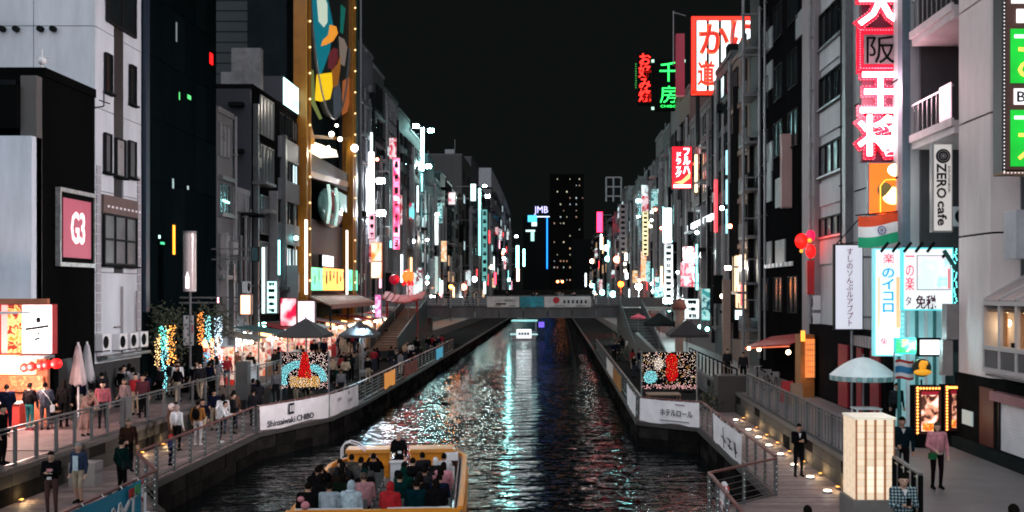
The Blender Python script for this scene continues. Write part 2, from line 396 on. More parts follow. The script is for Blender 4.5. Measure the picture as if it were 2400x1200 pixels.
# ------------------------------------------------------------------ RAILINGS
def railing(label, pts, z, h=1.1, step=1.45, hand=M_RAIL, post=M_GREY, infill='cables', leds=False, top=.07, loc=None, group='steel railings along the canal'):
    P = [Vector((x, y, z)) for x, y in pts]; root = thing('railing', label, 'railing', P[0], group)
    hb = MB(); cb = MB()
    for a, c in zip(P, P[1:]):
        L = (c-a).length; d = (c-a)/L; n = max(1, round(L/step))
        hb.bar(a + Vector((0,0,h)), c + Vector((0,0,h)), top*1.3, top*.7)
        if infill == 'cables':
            for k in range(5): cb.tube(a + Vector((0,0,.16+k*.17)), c + Vector((0,0,.16+k*.17)), .009, 4)
            cb.bar(a + Vector((0,0,.07)), c + Vector((0,0,.07)), .04, .04)
        else:
            cb.bar(a + Vector((0,0,.08)), c + Vector((0,0,.08)), .05, .04); cb.bar(a + Vector((0,0,h-.12)), c + Vector((0,0,h-.12)), .03, .03)
        for i in range(n + (1 if c is P[-1] else 0)):
            q = a + d*(L*i/n)
            if infill == 'bars':
                w = .13 if i % 4 == 0 else .045
                bx('post' if i % 4 == 0 else 'baluster', post, root, q.x-w*.35, q.x+w*.35, q.y-w/2, q.y+w/2, z, z+h-.025)
            else:
                bx('post', post, root, q.x-.035, q.x+.035, q.y-.06, q.y+.06, z, z+h-.025)
                if leds and q.y < 62:
                    s = Vector((0, -.07, 0)); lb = MB()
                    for k in range(5): lb.octa(q + s + Vector((.0, 0, .2 + k*.17)), .016)
                    part('led_dots', lb, glow(C(200,215,210), .8), root)
    part('handrail', hb, hand, root); part('cables' if infill == 'cables' else 'bottom_rail', cb, M_STEEL, root)
    return root
railing('canal railing with red-brown wooden handrail, near left bank below the blue banner', [(-10.86,12),(-10.86,27.9),(-12.6,30.95)], ZD, leds=True)
railing('canal railing on the left bank running back to the first white banner', [(-12.7,31.2),(-12.7,43.3)], ZD, leds=True)
railing('canal railing behind the two white banners on the left bank', [(-12.62,43.5),(-10.82,48.8),(-10.47,54)], ZD)
railing('long canal railing on the left bank between white banner and far footbridge', [(-10.46,54.3),(-10.28,104)], ZD, step=2.2)
railing('canal railing with red-brown wooden handrail round the near right corner', [(4.17,12),(4.17,27.6),(6.5,30.0)], ZD, leds=True)
railing('canal railing on the right bank carrying two white banners', [(6.56,30.4),(6.52,45.1),(4.02,47.35),(4.06,55)], ZD)
railing('long canal railing on the right bank between white banner and far footbridge', [(4.08,55.3),(4.27,104)], ZD, step=2.2)
railing('grey upper railing in front of the food stand on the left walkway', [(-15.4,22),(-15.4,36.5)], ZU, 1.12, 1.25, M_GREY, M_GREY, 'bars2', group='upper walkway railings')
railing('grey upper railing past the standing crowd on the left walkway', [(-15.4,37.2),(-15.4,58)], ZU, 1.12, 1.6, M_GREY, M_GREY, 'bars2', group='upper walkway railings')
railing('grey upper railing of close upright bars on the right walkway', [(8.36,25),(8.84,31),(9.06,48)], ZU, 1.12, .42, M_GREY, M_GREY, 'bars', group='upper walkway railings')
railing('short dark railing beyond the right walkway steps', [(9.1,51),(9.25,70)], ZU, 1.1, 1.6, M_DARK, M_DARK, 'bars2', group='upper walkway railings')
railing('short black railing by the man in the plaid shirt', [(8.0,24.1),(7.8,21.8)], ZU, 1.1, .6, M_GREY, M_BLACK, 'bars2', group='upper walkway railings')
# thick steel pier in the left upper railing
solo('railing_pier', MB().box(-15.52,-15.3,36.6,37.0,ZU,ZU+1.2), M_GREY, 'wide pale steel pier standing in the left upper railing', 'pier')
# retaining wall facing with stone courses
def retaining(side, w, y0, y1):
    root = thing('retaining_wall', 'dark retaining wall between lower deck and upper walkway, %s bank' % ('left' if side < 0 else 'right'), 'wall', (on(w, y0), y0, ZD))
    ms = [mat((.033*k,.031*k,.028*k), .75, 0, .5, 2.5, .5) for k in (.7, 1., 1.3)]
    y = y0
    while y < y1:
        for z0, z1 in ((ZD, ZD+.48), (ZD+.5, ZU-.13)):
            a, c = on(w, y+.01), on(w, y+1.19); s = -side*.05
            p = [(a,y+.01),(a+s,y+.01),(c+s,y+1.19),(c,y+1.19)]
            part('wall_stone', MB().hexa([(u,v,z0) for u, v in p] + [(u,v,z1) for u, v in p]), random.choice(ms), root)
        y += 1.2
    a, c = on(w, y0), on(w, y1)
    b = MB()
    for ya, yb in zip([y0, 31, 48, 60], [31, 48, 60, y1]):
        if ya >= yb or ya < y0: continue
        a, c = on(w, ya), on(w, yb); b.hexa([(a+side*.12,ya,z) for z in ()] or [(x,yy,z) for z in (ZU-.12, ZU+.03) for x, yy in ((a-side*.1,ya),(a+side*.15,ya),(c+side*.15,yb),(c-side*.1,yb))])
    part('coping', b, mat((.09,.085,.085), .65, 0, .3, 2, .2), root)
retaining(1, RW, 24, 60); retaining(-1, LW, 24, 60)
# low deck lamps with warm wash on the wall
dl = [(1735,987),(1770,1010),(1795,1028),(1820,1047),(1850,1068),(1885,1093),(1925,1122),(1977,1155)]
ords = ['first','second','third','fourth','fifth','sixth','seventh','eighth']
for i, (px, py) in enumerate(dl):
    g = GR(px, py, ZD); x = on(RW, g[1]) - .62
    t = thing('deck_lamp', 'low white deck lamp, %s from camera in the row by the right wall' % ords[7-i], 'lamp', (x, g[1], ZD), 'deck lamps under the right walkway')
    part('lamp_body', MB().lathe([(.0,0),(.15,0),(.15,.05),(.12,.06)], (x, g[1], ZD), 12), M_STEEL, t); part('lens', MB().lathe([(.12,.06),(.11,.085),(0,.09)], (x, g[1], ZD), 12), glow(C(255,240,215), 5.), t); lamp_light(t, (x, g[1], ZD+.3), 5, (1,.85,.75), .1)
    xx = on(RW, g[1]) - .17
    u = thing('wall_light', 'small warm uplight at the wall foot behind the %s deck lamp' % ords[7-i], 'lamp', (xx, g[1]+.5, ZD), 'uplights on the right retaining wall')
    part('lamp_body', MB().box(xx-.06,xx+.06,g[1]+.4,g[1]+.6,ZD,ZD+.08), M_STEEL, u); part('lens', MB().box(xx-.04,xx+.05,g[1]+.43,g[1]+.57,ZD+.082,ZD+.095), glow(C(255,170,80), .8), u)
    lamp_light(u, (xx-.06, g[1]+.5, ZD+.2), 9, (1,.62,.28), .05)
for i, (px, py) in enumerate([(35,1175),(322,1045),(372,1012)]):
    g = GR(px, min(py+8, 1190), ZD); xx = -15.12; yy = YX(px, -15.3)
    u = thing('wall_light', ['warm uplight on the left retaining wall at the photo edge','warm uplight behind the dark seated figure, left retaining wall','warm uplight past the railing corner, left retaining wall'][i], 'lamp', (xx, yy, ZD), 'uplights on the left retaining wall')
    part('lamp_body', MB().box(xx-.06,xx+.06,yy-.1,yy+.1,ZD,ZD+.08), M_STEEL, u); part('lens', MB().box(xx-.05,xx+.04,yy-.07,yy+.07,ZD+.082,ZD+.095), glow(C(255,170,80), .8), u)
    lamp_light(u, (xx+.1, yy, ZD+.2), 13, (1,.66,.32), .05)

# ------------------------------------------------------------------ BANNERS ON THE RAILINGS
def banner(label, a, c, z0, z1, m, out, sag=.05, name='banner'):
    a = Vector((*a, 0)); c = Vector((*c, 0)); d = (c-a); out = Vector(out)
    root = thing(name, label, 'banner', (*((a+c)/2).xy, z0)); ph = random.random()*6
    def fn(u, v):
        p = a + d*u; k = sag*(math.sin(u*9+ph)*.5 + math.sin(u*23+v*2+ph)*.22)*(1-v*.6); e = .05*math.sin(u*math.pi*3+ph)*(1-v)
        return (p.x + out.x*(k+.02), p.y + out.y*(k+.02), z0 + (z1-z0)*v + e - .03*math.sin(u*math.pi)*v)
    part('cloth', MB().grid(fn, 28, 6), m, root, smooth=True)
    eb = MB()
    for i in range(5):
        p = a + d*(i/4*.96+.02); eb.tube((p.x, p.y, z1-.03), (p.x-out.x*.05, p.y-out.y*.05, z1+.04), .012, 4)
    part('ties', eb, M_WHITE, root); return root
oL = Vector((5.4, -1.9, 0)).normalized()
a, c = (-12.55,43.55), (-10.74,48.75)
t = banner('long white banner with dark square crest and serif lettering on the left canal railing', a, c, 1.22, 2.28, M_CLOTH, oL)
u = Vector((c[0]-a[0], c[1]-a[1], 0)).normalized(); q = Vector((*a, 0)) + u*2.3 + oL*.075
part('lettering', text_plane('Shinsaiwaki CHIBO', q + Vector((0,0,1.47)), u, (0,0,1), 3.6, .27), M_INK, t)
part('crest', MB().hexa([tuple(q + u*(s) + Vector((0,0,z)) + oL*k) for z in (1.72,2.2) for s, k in ((-.2,.01),(.2,.01),(.2,.0),(-.2,.0))]), M_INK, t)
for s in (-.09, .09):
    part('crest_mark', MB().hexa([tuple(q + u*(s+j) + Vector((0,0,z)) + oL*k) for z in (1.82,2.1) for j, k in ((-.055,.024),(.055,.024),(.055,.012),(-.055,.012))]), M_WHITE, t)
t = banner('second white banner, crumpled, with faint grey print, left canal railing', (-10.72,48.9), (-10.36,54), 1.18, 2.25, M_CLOTH, (1,-.06,0), .07)
for k, (y, z, w) in enumerate(((50.2,1.8,.7),(52,1.95,.9),(51.9,1.6,.6))):
    part('faded_print', MB().box(-10.56+k*.1,-10.55+k*.1,y,y+w,z,z+.16), mat((.4,.4,.42), .8), t)
oR = Vector((-2.2, -2.5, 0)).normalized(); a, c = (3.98,47.3), (6.4,45.15)
t = banner('white banner with large black hotel lettering facing the boat, right canal railing', a, c, 1.2, 2.26, M_CLOTH, oR, .06)
u = Vector((c[0]-a[0], c[1]-a[1], 0)).normalized(); q = Vector((*a, 0)) + u*2.05 + oR*.08
part('lettering', text_plane('ホテルロール', q + Vector((0,0,1.72)), u, (0,0,1), 1.75, .3, off=0.), M_INK, t)
for s, z, w in ((.2,2.08,.5),(-.1,1.33,1.6)):
    part('small_print', MB().hexa([tuple(q + u*(s+j) + Vector((0,0,z+dz)) + oR*k) for dz in (0,.05) for j, k in ((-w/2,.01),(w/2,.01),(w/2,0),(-w/2,0))]), mat((.25,.25,.27), .8), t)
t = banner('white banner with thin blue-grey brush strokes on the near right canal railing', (6.42,41.4), (6.44,35.0), 1.2, 2.27, M_CLOTH, (-1,0,0), .06)
sb = MB()
for y0, z0, y1, z1 in ((38.3,2.1,38.1,1.35),(38.6,1.75,37.7,1.6),(37.3,1.85,36.6,1.8),(37.2,1.6,36.4,1.55),(36.9,1.85,36.85,1.5),(36,1.9,35.6,1.4),(35.9,1.65,35.4,1.6),(35.7,1.9,35.6,1.5)):
    sb.bar((6.31,y0,z0),(6.31,y1,z1), .02, .05)
part('brush_lettering', sb, M_INK, t)
banner('narrow white banner past the bend on the right canal railing', (3.9,54.8), (3.86,48.2), 1.22, 2.25, M_CLOTH, (-1,0,0), .05)
banner('orange advertising banner far along the right canal railing', (3.95,68), (3.93,60), 1.22, 2.2, mat((.45,.2,.04), .8, 0, .3, 1), (-1,0,0), .05)
banner('pale banner farthest along the right canal railing', (4.0,78), (3.98,69), 1.22, 2.2, M_CLOTH, (-1,0,0), .05)
banner('amber backlit banner beside white strip on the left canal railing', (-10.3,62), (-10.27,66), 1.25, 2.2, glow(C(230,150,60), .55), (1,0,0), .03)
banner('red and white banner far along the left canal railing', (-10.24,70), (-10.2,76), 1.25, 2.2, mat((.4,.1,.08), .8, 0, .6, .8), (1,0,0), .03)
banner('cyan banner near the footbridge, left canal railing', (-10.16,88), (-10.12,93), 1.25, 2.2, glow(C(70,170,200), .5), (1,0,0), .03)
# blue festival banner at the near left
t = banner('bright blue festival banner with white brush script on the near left railing', (-10.72,22.2), (-10.72,26.55), 1.25, 2.32, mat((.006,.26,.42), .6, 0, .15, 2), (1,0,0), .05)
sb = MB(); rb = MB(); gb = MB()
pts = [(22.4,1.45),(22.9,1.78),(23.05,1.4),(23.4,1.85),(23.5,1.5),(23.8,1.75),(24.0,1.55),(24.2,1.85),(24.45,1.6),(24.6,1.95),(24.85,1.7),(25.0,2.0),(25.2,1.72),(25.55,1.95)]
for (y0, z0), (y1, z1) in zip(pts, pts[1:]): sb.bar((-10.6,y0,z0),(-10.6,y1,z1), .02, .11)
for y0, z0, y1, z1 in ((25.75,1.35,25.8,2.0),(25.6,2.0,26.0,2.05),(24.2,1.4,25.3,1.55)): sb.bar((-10.6,y0,z0),(-10.6,y1,z1), .02, .1)
part('brush_script', sb, M_WHITE, t)
rb.box(-10.61,-10.59,25.55,25.85,2.02,2.24); part('red_leaf', rb, M_RED, t); gb.box(-10.61,-10.59,25.9,26.2,2.02,2.27); part('green_leaf', gb, mat((.05,.35,.12), .6), t)

# ------------------------------------------------------------------ LIFEBUOYS, BOLLARDS
def lifebuoy(x, y, label):
    b = MB(); n = 18
    def fn(u, v):
        A = 2*math.pi*u; B = 2*math.pi*v; r = .33 + .075*math.cos(B)
        return (x + .075*math.sin(B), y + r*math.cos(A), 1.85 + r*math.sin(A))
    b.grid(fn, n, 8); t = thing('lifebuoy', label, 'lifebuoy', (x, y, 1.4)); part('ring', b, M_WHITE, t, smooth=True)
    g = MB()
    for k in range(4):
        A = math.pi/4 + k*math.pi/2; g.tube((x, y+.27*math.cos(A), 1.85+.27*math.sin(A)), (x, y+.39*math.cos(A), 1.85+.39*math.sin(A)), .085, 8)
    part('band', g, M_RED, t)
lifebuoy(4.42, 26.6, 'white lifebuoy with red bands hung inside the near right railing corner'); lifebuoy(-11.1, 27.2, 'white lifebuoy hung on the near left railing corner')
t = thing('gangway_rail', 'white tubular boarding rail beside the blue banner', 'rail', (-10.5, 26.9, 0)); part('tubes', MB().path([(-10.55,26.4,-.2),(-10.55,26.4,2.0)], .035).path([(-10.55,26.4,1.5),(-9.6,27.3,1.15)], .03), M_WHITE, t)

# ------------------------------------------------------------------ LED PICTURES (left and right, on the decks)
def led_panel(label, x0, x1, y, z0, z1, paint):
    t = thing('light_display', label, 'light display', ((x0+x1)/2, y, ZD), 'illuminated pictures on the decks')
    for x in (x0-.04, x1+.04): bx('post', M_STEEL, t, x-.03, x+.03, y-.03, y+.03, ZD, z1+.05)
    part('backing_mesh', MB().box(x0, x1, y, y+.02, z0, z1), M_BLACK, t)
    groups = {}
    n = int((x1-x0)/.047); m = int((z1-z0)/.047)
    for i in range(n):
        for j in range(m):
            u = (i+.5+random.uniform(-.35,.35))/n; v = (j+.5+random.uniform(-.35,.35))/m; k = paint(u, v)
            if k: groups.setdefault(k, []).append((x0+(x1-x0)*u, y-.03, z0+(z1-z0)*v))
    nm = {'r': ('red_lights', C(255,20,25), 3.0), 'c': ('cyan_lights', C(150,240,250), 3.6), 'a': ('amber_lights', C(255,190,90), 3.2), 'w': ('white_lights', C(255,235,220), 3.6), 'p': ('pink_lights', C(255,190,190), 2.2)}
    for k, ps in groups.items():
        b = MB()
        for p in ps: b.octa(p, .0125)
        part(nm[k][0], b, glow(nm[k][1], nm[k][2]), t, kind='stuff')
def pl(u, v):
    if .36 < u < .64 and v > .3 and abs(u-.5) < .05 + .11*(1-v)*1.5: return 'r' if random.random() < .95 else 'a'
    if v < .34 and abs(u-.5) < .32 and v > .05: return 'a' if random.random() < .7 else 'w'
    d = math.hypot((u-.36)*1.2, (v-.25)*1.0) ; e = math.hypot((u-.66)*1.3, (v-.25))
    if .3 < d < .52 and u < .4 and .1 < v < .85: return 'c'
    if .22 < e < .42 and u > .62 and .2 < v < .8: return 'c'
    return ('w' if random.random() < .6 else 'p') if random.random() < .30 else None
led_panel('illuminated picture with red bell tree between cyan arcs, left deck', -13.3, -11.05, 50, 2.42, 4.22, pl)
def pr(u, v):
    if math.hypot((u-.55)/.115, (v-.74)/.22) < 1 or math.hypot((u-.55)/.115, (v-.44)/.24) < 1: return 'r' if random.random() < .93 else 'a'
    if math.hypot((u-.30)/.09, (v-.68)/.17) < 1: return 'w'
    if math.hypot((u-.15)/.13, (v-.32)/.18) < 1: return 'c'
    if v < .12: return 'p' if random.random() < .5 else None
    return ('w' if random.random() < .5 else ('p' if random.random() < .5 else 'a')) if random.random() < (.26 if v > .3 else .16) else None
led_panel('illuminated picture with red double balloon and two white discs, right deck', 4.3, 6.92, 50, 2.42, 4.22, pr)

# ------------------------------------------------------------------ FAR FOOTBRIDGE
def footbridge():
    Y = 108.; x0, x1 = -13.5, 7.0; t = thing('footbridge', 'grey steel footbridge crossing the canal in the distance', 'bridge', ((x0+x1)/2, Y, 0))
    gm = mat((.085,.085,.09), .6, 0, .5, .7, .3, .4, True)
    part('deck', MB().box(x0-6, x1+6, Y+.3, Y+6, 5.1, 5.45), M_CONC, t)
    for i in range(8):
        a = x0 + (x1-x0)*i/8; part('girder_panel', MB().box(a+.05, a+(x1-x0)/8-.05, Y, Y+.3, 4.45, 5.6), gm, t)
    part('girder_flange', MB().box(x0, x1, Y-.14, Y+.29, 4.36, 4.446).box(x0, x1, Y-.14, Y+.29, 5.603, 5.68), mat((.1,.1,.1), .6), t)
    n = 16
    for i in range(n+1):
        x = x0 + (x1-x0)*i/n; bx('post', M_STEEL, t, x-.05, x+.05, Y-.08, Y+.02, 5.685, 6.7)
    for k in range(4): bx('rail', M_STEEL, t, x0, x1, Y-.06, Y-.02, 5.85+k*.25, 5.89+k*.25)
    part('parapet', MB().box(x0-6, x1+6, Y+5.8, Y+6, 5.45, 6.5), mat((.08,.08,.085), .7), t)
    for x in (x0-.6, x1+.6): part('abutment', MB().box(x-.6, x+.6, Y+.2, Y+6, -1, 5.1), M_CONCD, t)
    for nm, lab, pa, pb, m in (('bridge_banner','white banner with black lines of text on the footbridge railing',1142,1217,mat((.5,.49,.48),.8)),('bridge_banner','teal wave patterned banner in the middle of the footbridge railing',1219,1274,mat((.03,.26,.33),.8,0,.7,.6)),('bridge_banner','white and red banner on the right of the footbridge railing',1276,1385,mat((.52,.5,.5),.8))):
        xa, xb = XY(pa, Y), XY(pb, Y); z1 = ZY(695, Y); z0 = ZY(720, Y)
        b = thing(nm, lab, 'banner', ((xa+xb)/2, Y-.13, z0), 'banners on the footbridge')
        part('cloth', MB().grid(lambda u, v: (xa+(xb-xa)*u, Y-.14-.03*math.sin(u*14), z0+(z1-z0)*v), 14, 2), m, b, smooth=True)
        if 'black lines' in lab:
            lettering(b, 'ＣＩＴＹ ＭＡＲＫＥＴ', ((xa+xb)/2+.3, Y-.2, z0+.72), 2.3, .25, 'cam', M_INK); part('small_print', MB().box(xa+.9, xa+2, Y-.2, Y-.18, z0+.28, z0+.42), M_INK, b)
        if 'red' in lab:
            part('red_spot', MB().lathe([(0,-.02),(.35,-.02),(.35,.02),(0,.02)], (0,0,0), 14), M_RED, b, local=True)
            o = b.children[-1]; o.rotation_euler.x = R(90); o.location = (-1.2, -.06, .75)
            for k in range(6): part('small_print', MB().box(xa+2+k*.45, xa+2.2+k*.45, Y-.2, Y-.18, z0+.4, z0+.75), M_INK, b)
footbridge()
# flights of steps down from the bridge
def steps(label, x, y0, y1, z0, z1, w, m, side):
    t = thing('staircase', label, 'stairs', (x, y0, z0)); n = 18
    for i in range(n):
        ya = y0 + (y1-y0)*i/n; yb = y0 + (y1-y0)*(i+1)/n; bx('step', m, t, x-w/2, x+w/2, ya, yb-.001, z0 + (z1-z0)*i/n - .15, z0 + (z1-z0)*(i+1)/n)
    for s in (-1, 1):
        X = x + s*(w/2+.06); part('side_wall', MB().prism([(y0-.3,z0),(y1,z0),(y1,z1+1.0),(y0-.3,z0+1.0)], 'x', X-.06, X+.06), mat((.06,.06,.06), .7, 0, .4, .8), t)
steps('grey flight of steps climbing to the footbridge on the right bank', 8.0, 84, 107.7, ZD, 5.4, 2.2, mat((.07,.07,.07), .8, 0, .3, .9, .3), 1)
steps('orange lit flight of steps climbing to the footbridge on the left bank', -14.6, 88, 107.7, ZU, 5.4, 2.2, mat((.16,.09,.055), .7, 0, .3, 2), -1)  # orange light is put into the step colour

# ------------------------------------------------------------------ BUILDINGS
XL, XR = -19.5, 13.0
P_DARK = glassy((.012,.016,.018)); P_GREY = mat((.12,.125,.135), .2, 0, .25, .8); P_PALE = mat((.3,.29,.3), .3, 0, .3, .7); P_TEAL = glassy((.02,.045,.05))
P_LIT = glow(C(215,245,250), 1.0, .75, .9); P_WARM = glow(C(255,200,150), .9, .75, .9)
F_DARK = mat((.02,.02,.022), .4, .3, .2, 3); F_GREY = mat((.2,.2,.21), .4, .5, .2, 3); F_PALE = mat((.25,.24,.25), .5, .2, .35, 2)
def bld(label, side, ya, yb, z1, m, X=None, depth=11, z0=ZU, name='building', cornice=True, cm=None, cat='building'):
    X = (XL if side < 0 else XR) if X is None else X; y0, y1 = min(ya, yb), max(ya, yb)
    t = thing(name, label, cat, (X, (y0+y1)/2, z0)); t['X'] = X; t['side'] = side
    if y0 < 95 or (y1-y0) < 13:
        part('wall', MB().box(X, X + side*depth, y0+.02, y1-.02, z0, z1), m, t)
        if cornice: part('parapet', MB().box(X-side*.08, X+side*depth, y0+.03, y1-.03, z1+.002, z1+.35), cm or m, t)
    else:                                                        # a row of narrow fronts of different height and tone
        bc = m.node_tree.nodes.get('Vector Math'); base = tuple(bc.inputs[0].default_value) if bc else (.1,.1,.1)
        n = max(2, round((y1-y0)/rb.uniform(7, 11))) if y1 < 260 else max(2, round((y1-y0)/22)); 
        for i in range(n):
            k = rb.choice((.35,.6,.8,1.,1.25)); a, c = y0+(y1-y0)*i/n, y0+(y1-y0)*(i+1)/n; h = z1*rb.uniform(.96,1.13); w = rb.uniform(.85,1.15)
            part('wall', MB().box(X+side*.012*(i%2), X+side*depth, a+.02, c-.02, z0, h), mat((base[0]*k*w, base[1]*k, base[2]*k/w), .65, 0, .35, .5, .1, .4, True), t)
            part('parapet', MB().box(X-side*.1, X+side*depth, a+.05, c-.05, h+.002, h+.3), cm or m, t)
    if y0 > 58: clutter(t, y0, y1, z1)
    return t
rb = random.Random(21)
def clutter(t, y0, y1, z1):
    """what hangs on and stands about a city front: fins, ducts, boxes, tubes, lamps, roof gear"""
    X, side = t['X'], t['side']; L = y1-y0; far = 1. if y0 < 120 else (1.5 if y0 < 180 else 4.); r = rb
    pale = [F_GREY, F_PALE, M_STEEL, mat((.28,.26,.27), .6, 0, .3, 1)]
    for i in range(max(2, int(L/(2.2*far)))):
        y = r.uniform(y0+.3, y1-.3); w = r.uniform(.12,.5)*far; o = r.uniform(.12,.55); za = r.uniform(3,7); zb = r.uniform(.5,.98)*z1
        part('fin', MB().box(X-side*o, X-side*.003, y-w/2, y+w/2, za, max(za+2, zb)), r.choice(pale+[M_DARK, m_db_]), t)
    for i in range(int(L/(1.5*far))):
        y, z = r.uniform(y0+.6, y1-.6), r.uniform(4, z1-1); d = r.choice(((.8,.6,.35),(1.0,.75,.4),(1.6,.25,.7),(2.4,.18,.9),(.5,1.4,.3)))
        part(r.choice(('vent_box','canopy_ledge','meter_box')), MB().box(X-side*d[2], X-side*.004, y-d[0]/2*far, y+d[0]/2*far, z, z+d[1]), r.choice(pale+[m_db_]), t)
    for i in range(int(L/(3.2*far))):
        y, z = r.uniform(y0+.5, y1-.5), r.choice((r.uniform(3.2,7), r.uniform(4,z1*.8))); c = r.choice((C(225,250,250),C(225,250,250),C(150,245,240),C(255,225,190),C(255,120,90)))
        part('wall_lamp', MB().sph((X-side*.5, y, z), .16*far, 8, 6), glow(c, r.uniform(14,40)), t); part('lamp_arm', MB().tube((X-side*.5,y,z+.15),(X,y,z+.3), .03*far, 4), F_DARK, t)
    for i in range(int(L/(4.2*far))):
        y, z = r.uniform(y0+.5, y1-.5), r.uniform(4, z1*.72); h = r.uniform(1.2,4.5); w = r.uniform(.08,.2)*far; c = r.choice((C(225,248,250),C(225,248,250),C(150,240,240),C(150,240,240),C(255,60,70),C(255,170,190),C(255,205,150)))
        part('tube_light', MB().box(X-side*.45, X-side*.25, y-w, y+w, z, z+h), glow(c, r.choice((1.4,2.5,4.0))), t)
    for i in range(int(L/(4.5*far))):
        y, z = r.uniform(y0+.6, y1-.6), r.uniform(3.6, z1*(.75 if y0 > 110 else .36)); h = r.uniform(1.5,4.2); w = r.uniform(.6,1.1); m = r.choice((picture(C(240,245,245), C(210,235,235), C(120,40,60), .9, 1.2), picture(C(200,40,60), C(240,220,225), C(180,30,50), .8, 1.), picture(C(240,220,180), C(230,150,70), C(250,240,220), .9, 1.1), picture(C(30,90,100), C(190,240,235), C(60,150,150), .8, 1.3), mat((.3,.3,.31), .6), M_BLACK))
        o = part('sign_panel', MB().box(X-side*(.2+w), X-side*.2, y, y+.25, z, z+h), m, t); link('panel_frame', MB().box(X-side*(.24+w), X-side*.0, y+.26, y+.34, z+h*.2, z+h*.2+.06).box(X-side*(.24+w), X, y+.26, y+.34, z+h*.8, z+h*.8+.06).mesh('panel_frame', F_DARK), o, -rootloc(o))
    for i in range(int(L/(3.5*far))):
        y = r.uniform(y0+.8, y1-.8); h = r.uniform(.8,3.6); w = r.uniform(.6,2.2); o = r.uniform(.3,3)
        part(r.choice(('roof_tank','roof_box','stair_house')), MB().box(X+side*o, X+side*(o+2), y-w/2, y+w/2, z1*.97, z1+h), r.choice(pale[:2]+[m_db_, m_db_]), t)
        if r.random() < .5: part('aerial', MB().tube((X+side*(o+.4),y,z1),(X+side*(o+.4),y,z1+h+r.uniform(1,3)), .05, 4).tube((X+side*(o+.4),y-.6,z1+h+.8),(X+side*(o+.4),y+.6,z1+h+.8), .03, 4), F_GREY, t)
m_db_ = mat((.014,.014,.015), .6, 0, .3, .8)
def wins(t, ys, zs, w, h, fm=F_DARK, panes=(P_DARK,), bars=1, rails=0, sill=None, lit=0, litm=P_LIT, skip=0):
    X, side = t['X'], t['side']; f = 'right' if side < 0 else 'left'
    for z in zs:
        for y in ys:
            if random.random() < skip: continue
            window(t, (X-side*.012, y, z), w, h, f, fm, litm if random.random() < lit else random.choice(panes), bars, rails, .1, .06, sill)
def span(y0, y1, n): return [y0 + (y1-y0)*(i+.5)/n for i in range(n)]
def bands(t, y0, y1, zs, h, m, out=.15, name='floor_band'):
    X, side = t['X'], t['side']
    for z in zs: part(name, MB().box(X-side*out, X-side*.002, y0, y1, z-h/2, z+h/2), m, t)
def pipe(t, y, z0, z1, r=.07, m=F_GREY, out=.14, name='pipe'):
    X, side = t['X'], t['side']; b = MB().tube((X-side*out, y, z0), (X-side*out, y, z1), r, 8)
    z = z0 + 1
    while z < z1: b.box(X-side*(out+r*1.3), X, y-r*1.4, y+r*1.4, z, z+.06); z += 2.6
    part(name, b, m, t)
def aircon(x, y, z, facing, label, group='air conditioners on the walls'):
    t = thing('air_conditioner', label, 'air conditioner', (x, y, z), group, FACE[facing])
    part('casing', MB().box(-.42,.42,-.32,0,.1,.8), M_WHITE, t, local=True)
    part('fan_grille', MB().lathe([(.27,-.01),(.27,.012),(.05,.02),(0,.02)], (0,0,0), 14), M_DARK, t, local=True).rotation_euler.x = R(90)
    t.children[-1].location = (-.1,-.322,.45)
    part('bracket', MB().box(-.38,-.32,-.3,.02,.03,.1).box(.32,.38,-.3,.02,.03,.1), F_GREY, t, local=True); return t

# ---- L0: pale panelled block at the left edge
m_pale = mat((.60,.68,.78), .5, 0, .3, .7, 0, .4, True)
t = thing('building', 'pale blue-white panelled block at the far left behind the food stand', 'building', (-23, 39, ZU)); Y0 = 38.25
part('wall', MB().box(-30, XL-.02, Y0, 39.0, ZU, ZY(318, Y0)), m_pale, t)
for x0, x1 in ((-30,-21.65),(-21.62,-20.95),(-20.92,-19.52)):
    for z0, z1 in ((ZU,ZY(607,Y0)),(ZY(603,Y0),ZY(312,Y0))): part('wall_panel', MB().box(x0, x1, Y0-.05, Y0-.002, z0+.01, z1), m_pale, t)
part('downpipe', MB().tube((-20.94,Y0-.12,ZU),(-20.94,Y0-.12,ZY(306,Y0)), .06, 8), F_GREY, t)
part('vent', MB().lathe([(0,-.05),(.17,-.05),(.17,.05),(.1,.06),(0,.06)], (0,0,0), 16), M_DARK, t, local=True); o = t.children[-1]; o.rotation_euler.x = R(90); o.location = (XY(58,Y0)+23, Y0-.06-39, ZY(675,Y0)-ZU)
# ---- L1: black building with the G3 sign
m_blk = mat((.0045,.005,.005), .6, 0, .3, .6, 0, .35, True)
y0, y1 = 39.05, YX(222, XL); t = bld('black building with a square plum G3 sign on its canal side', -1, y0, y1, ZY(178, 39), m_blk)
part('roof_step', MB().box(-32, XL-.65, 38.4, 39.03, ZY(300,38.4), ZY(198,38.4)), m_blk, t)
part('corner_strip', MB().box(XL-.62, XL-.02, 38.6, 39.03, ZU, ZY(182,39)), mat((.085,.08,.08), .6, 0, .2, 1), t)
part('door', MB().box(XL+.002, XL+.05, 40.2, 41.3, ZU, ZU+2.3), mat((.03,.03,.032), .4), t)
part('roof_vent', MB().box(-20.9,-20.3,38.5,39,ZY(198,38.4),ZY(185,38.4)), M_DARK, t)
s = thing('sign', 'square plum sign with white G3 in a bright metal frame on the black building', 'sign', (XL, (YX(127,XL)+YX(210,XL))/2, 9))
ya, yb = YX(129,XL), YX(208,XL); za, zb = 7.2+64*.0172, 7.2+228*.01665; za = CZ+ (682-614)*ya/F; zb = CZ+(682-448)*ya/F
part('cabinet', MB().box(XL+.005, XL+.2, ya, yb, za, zb), M_BLACK, s)
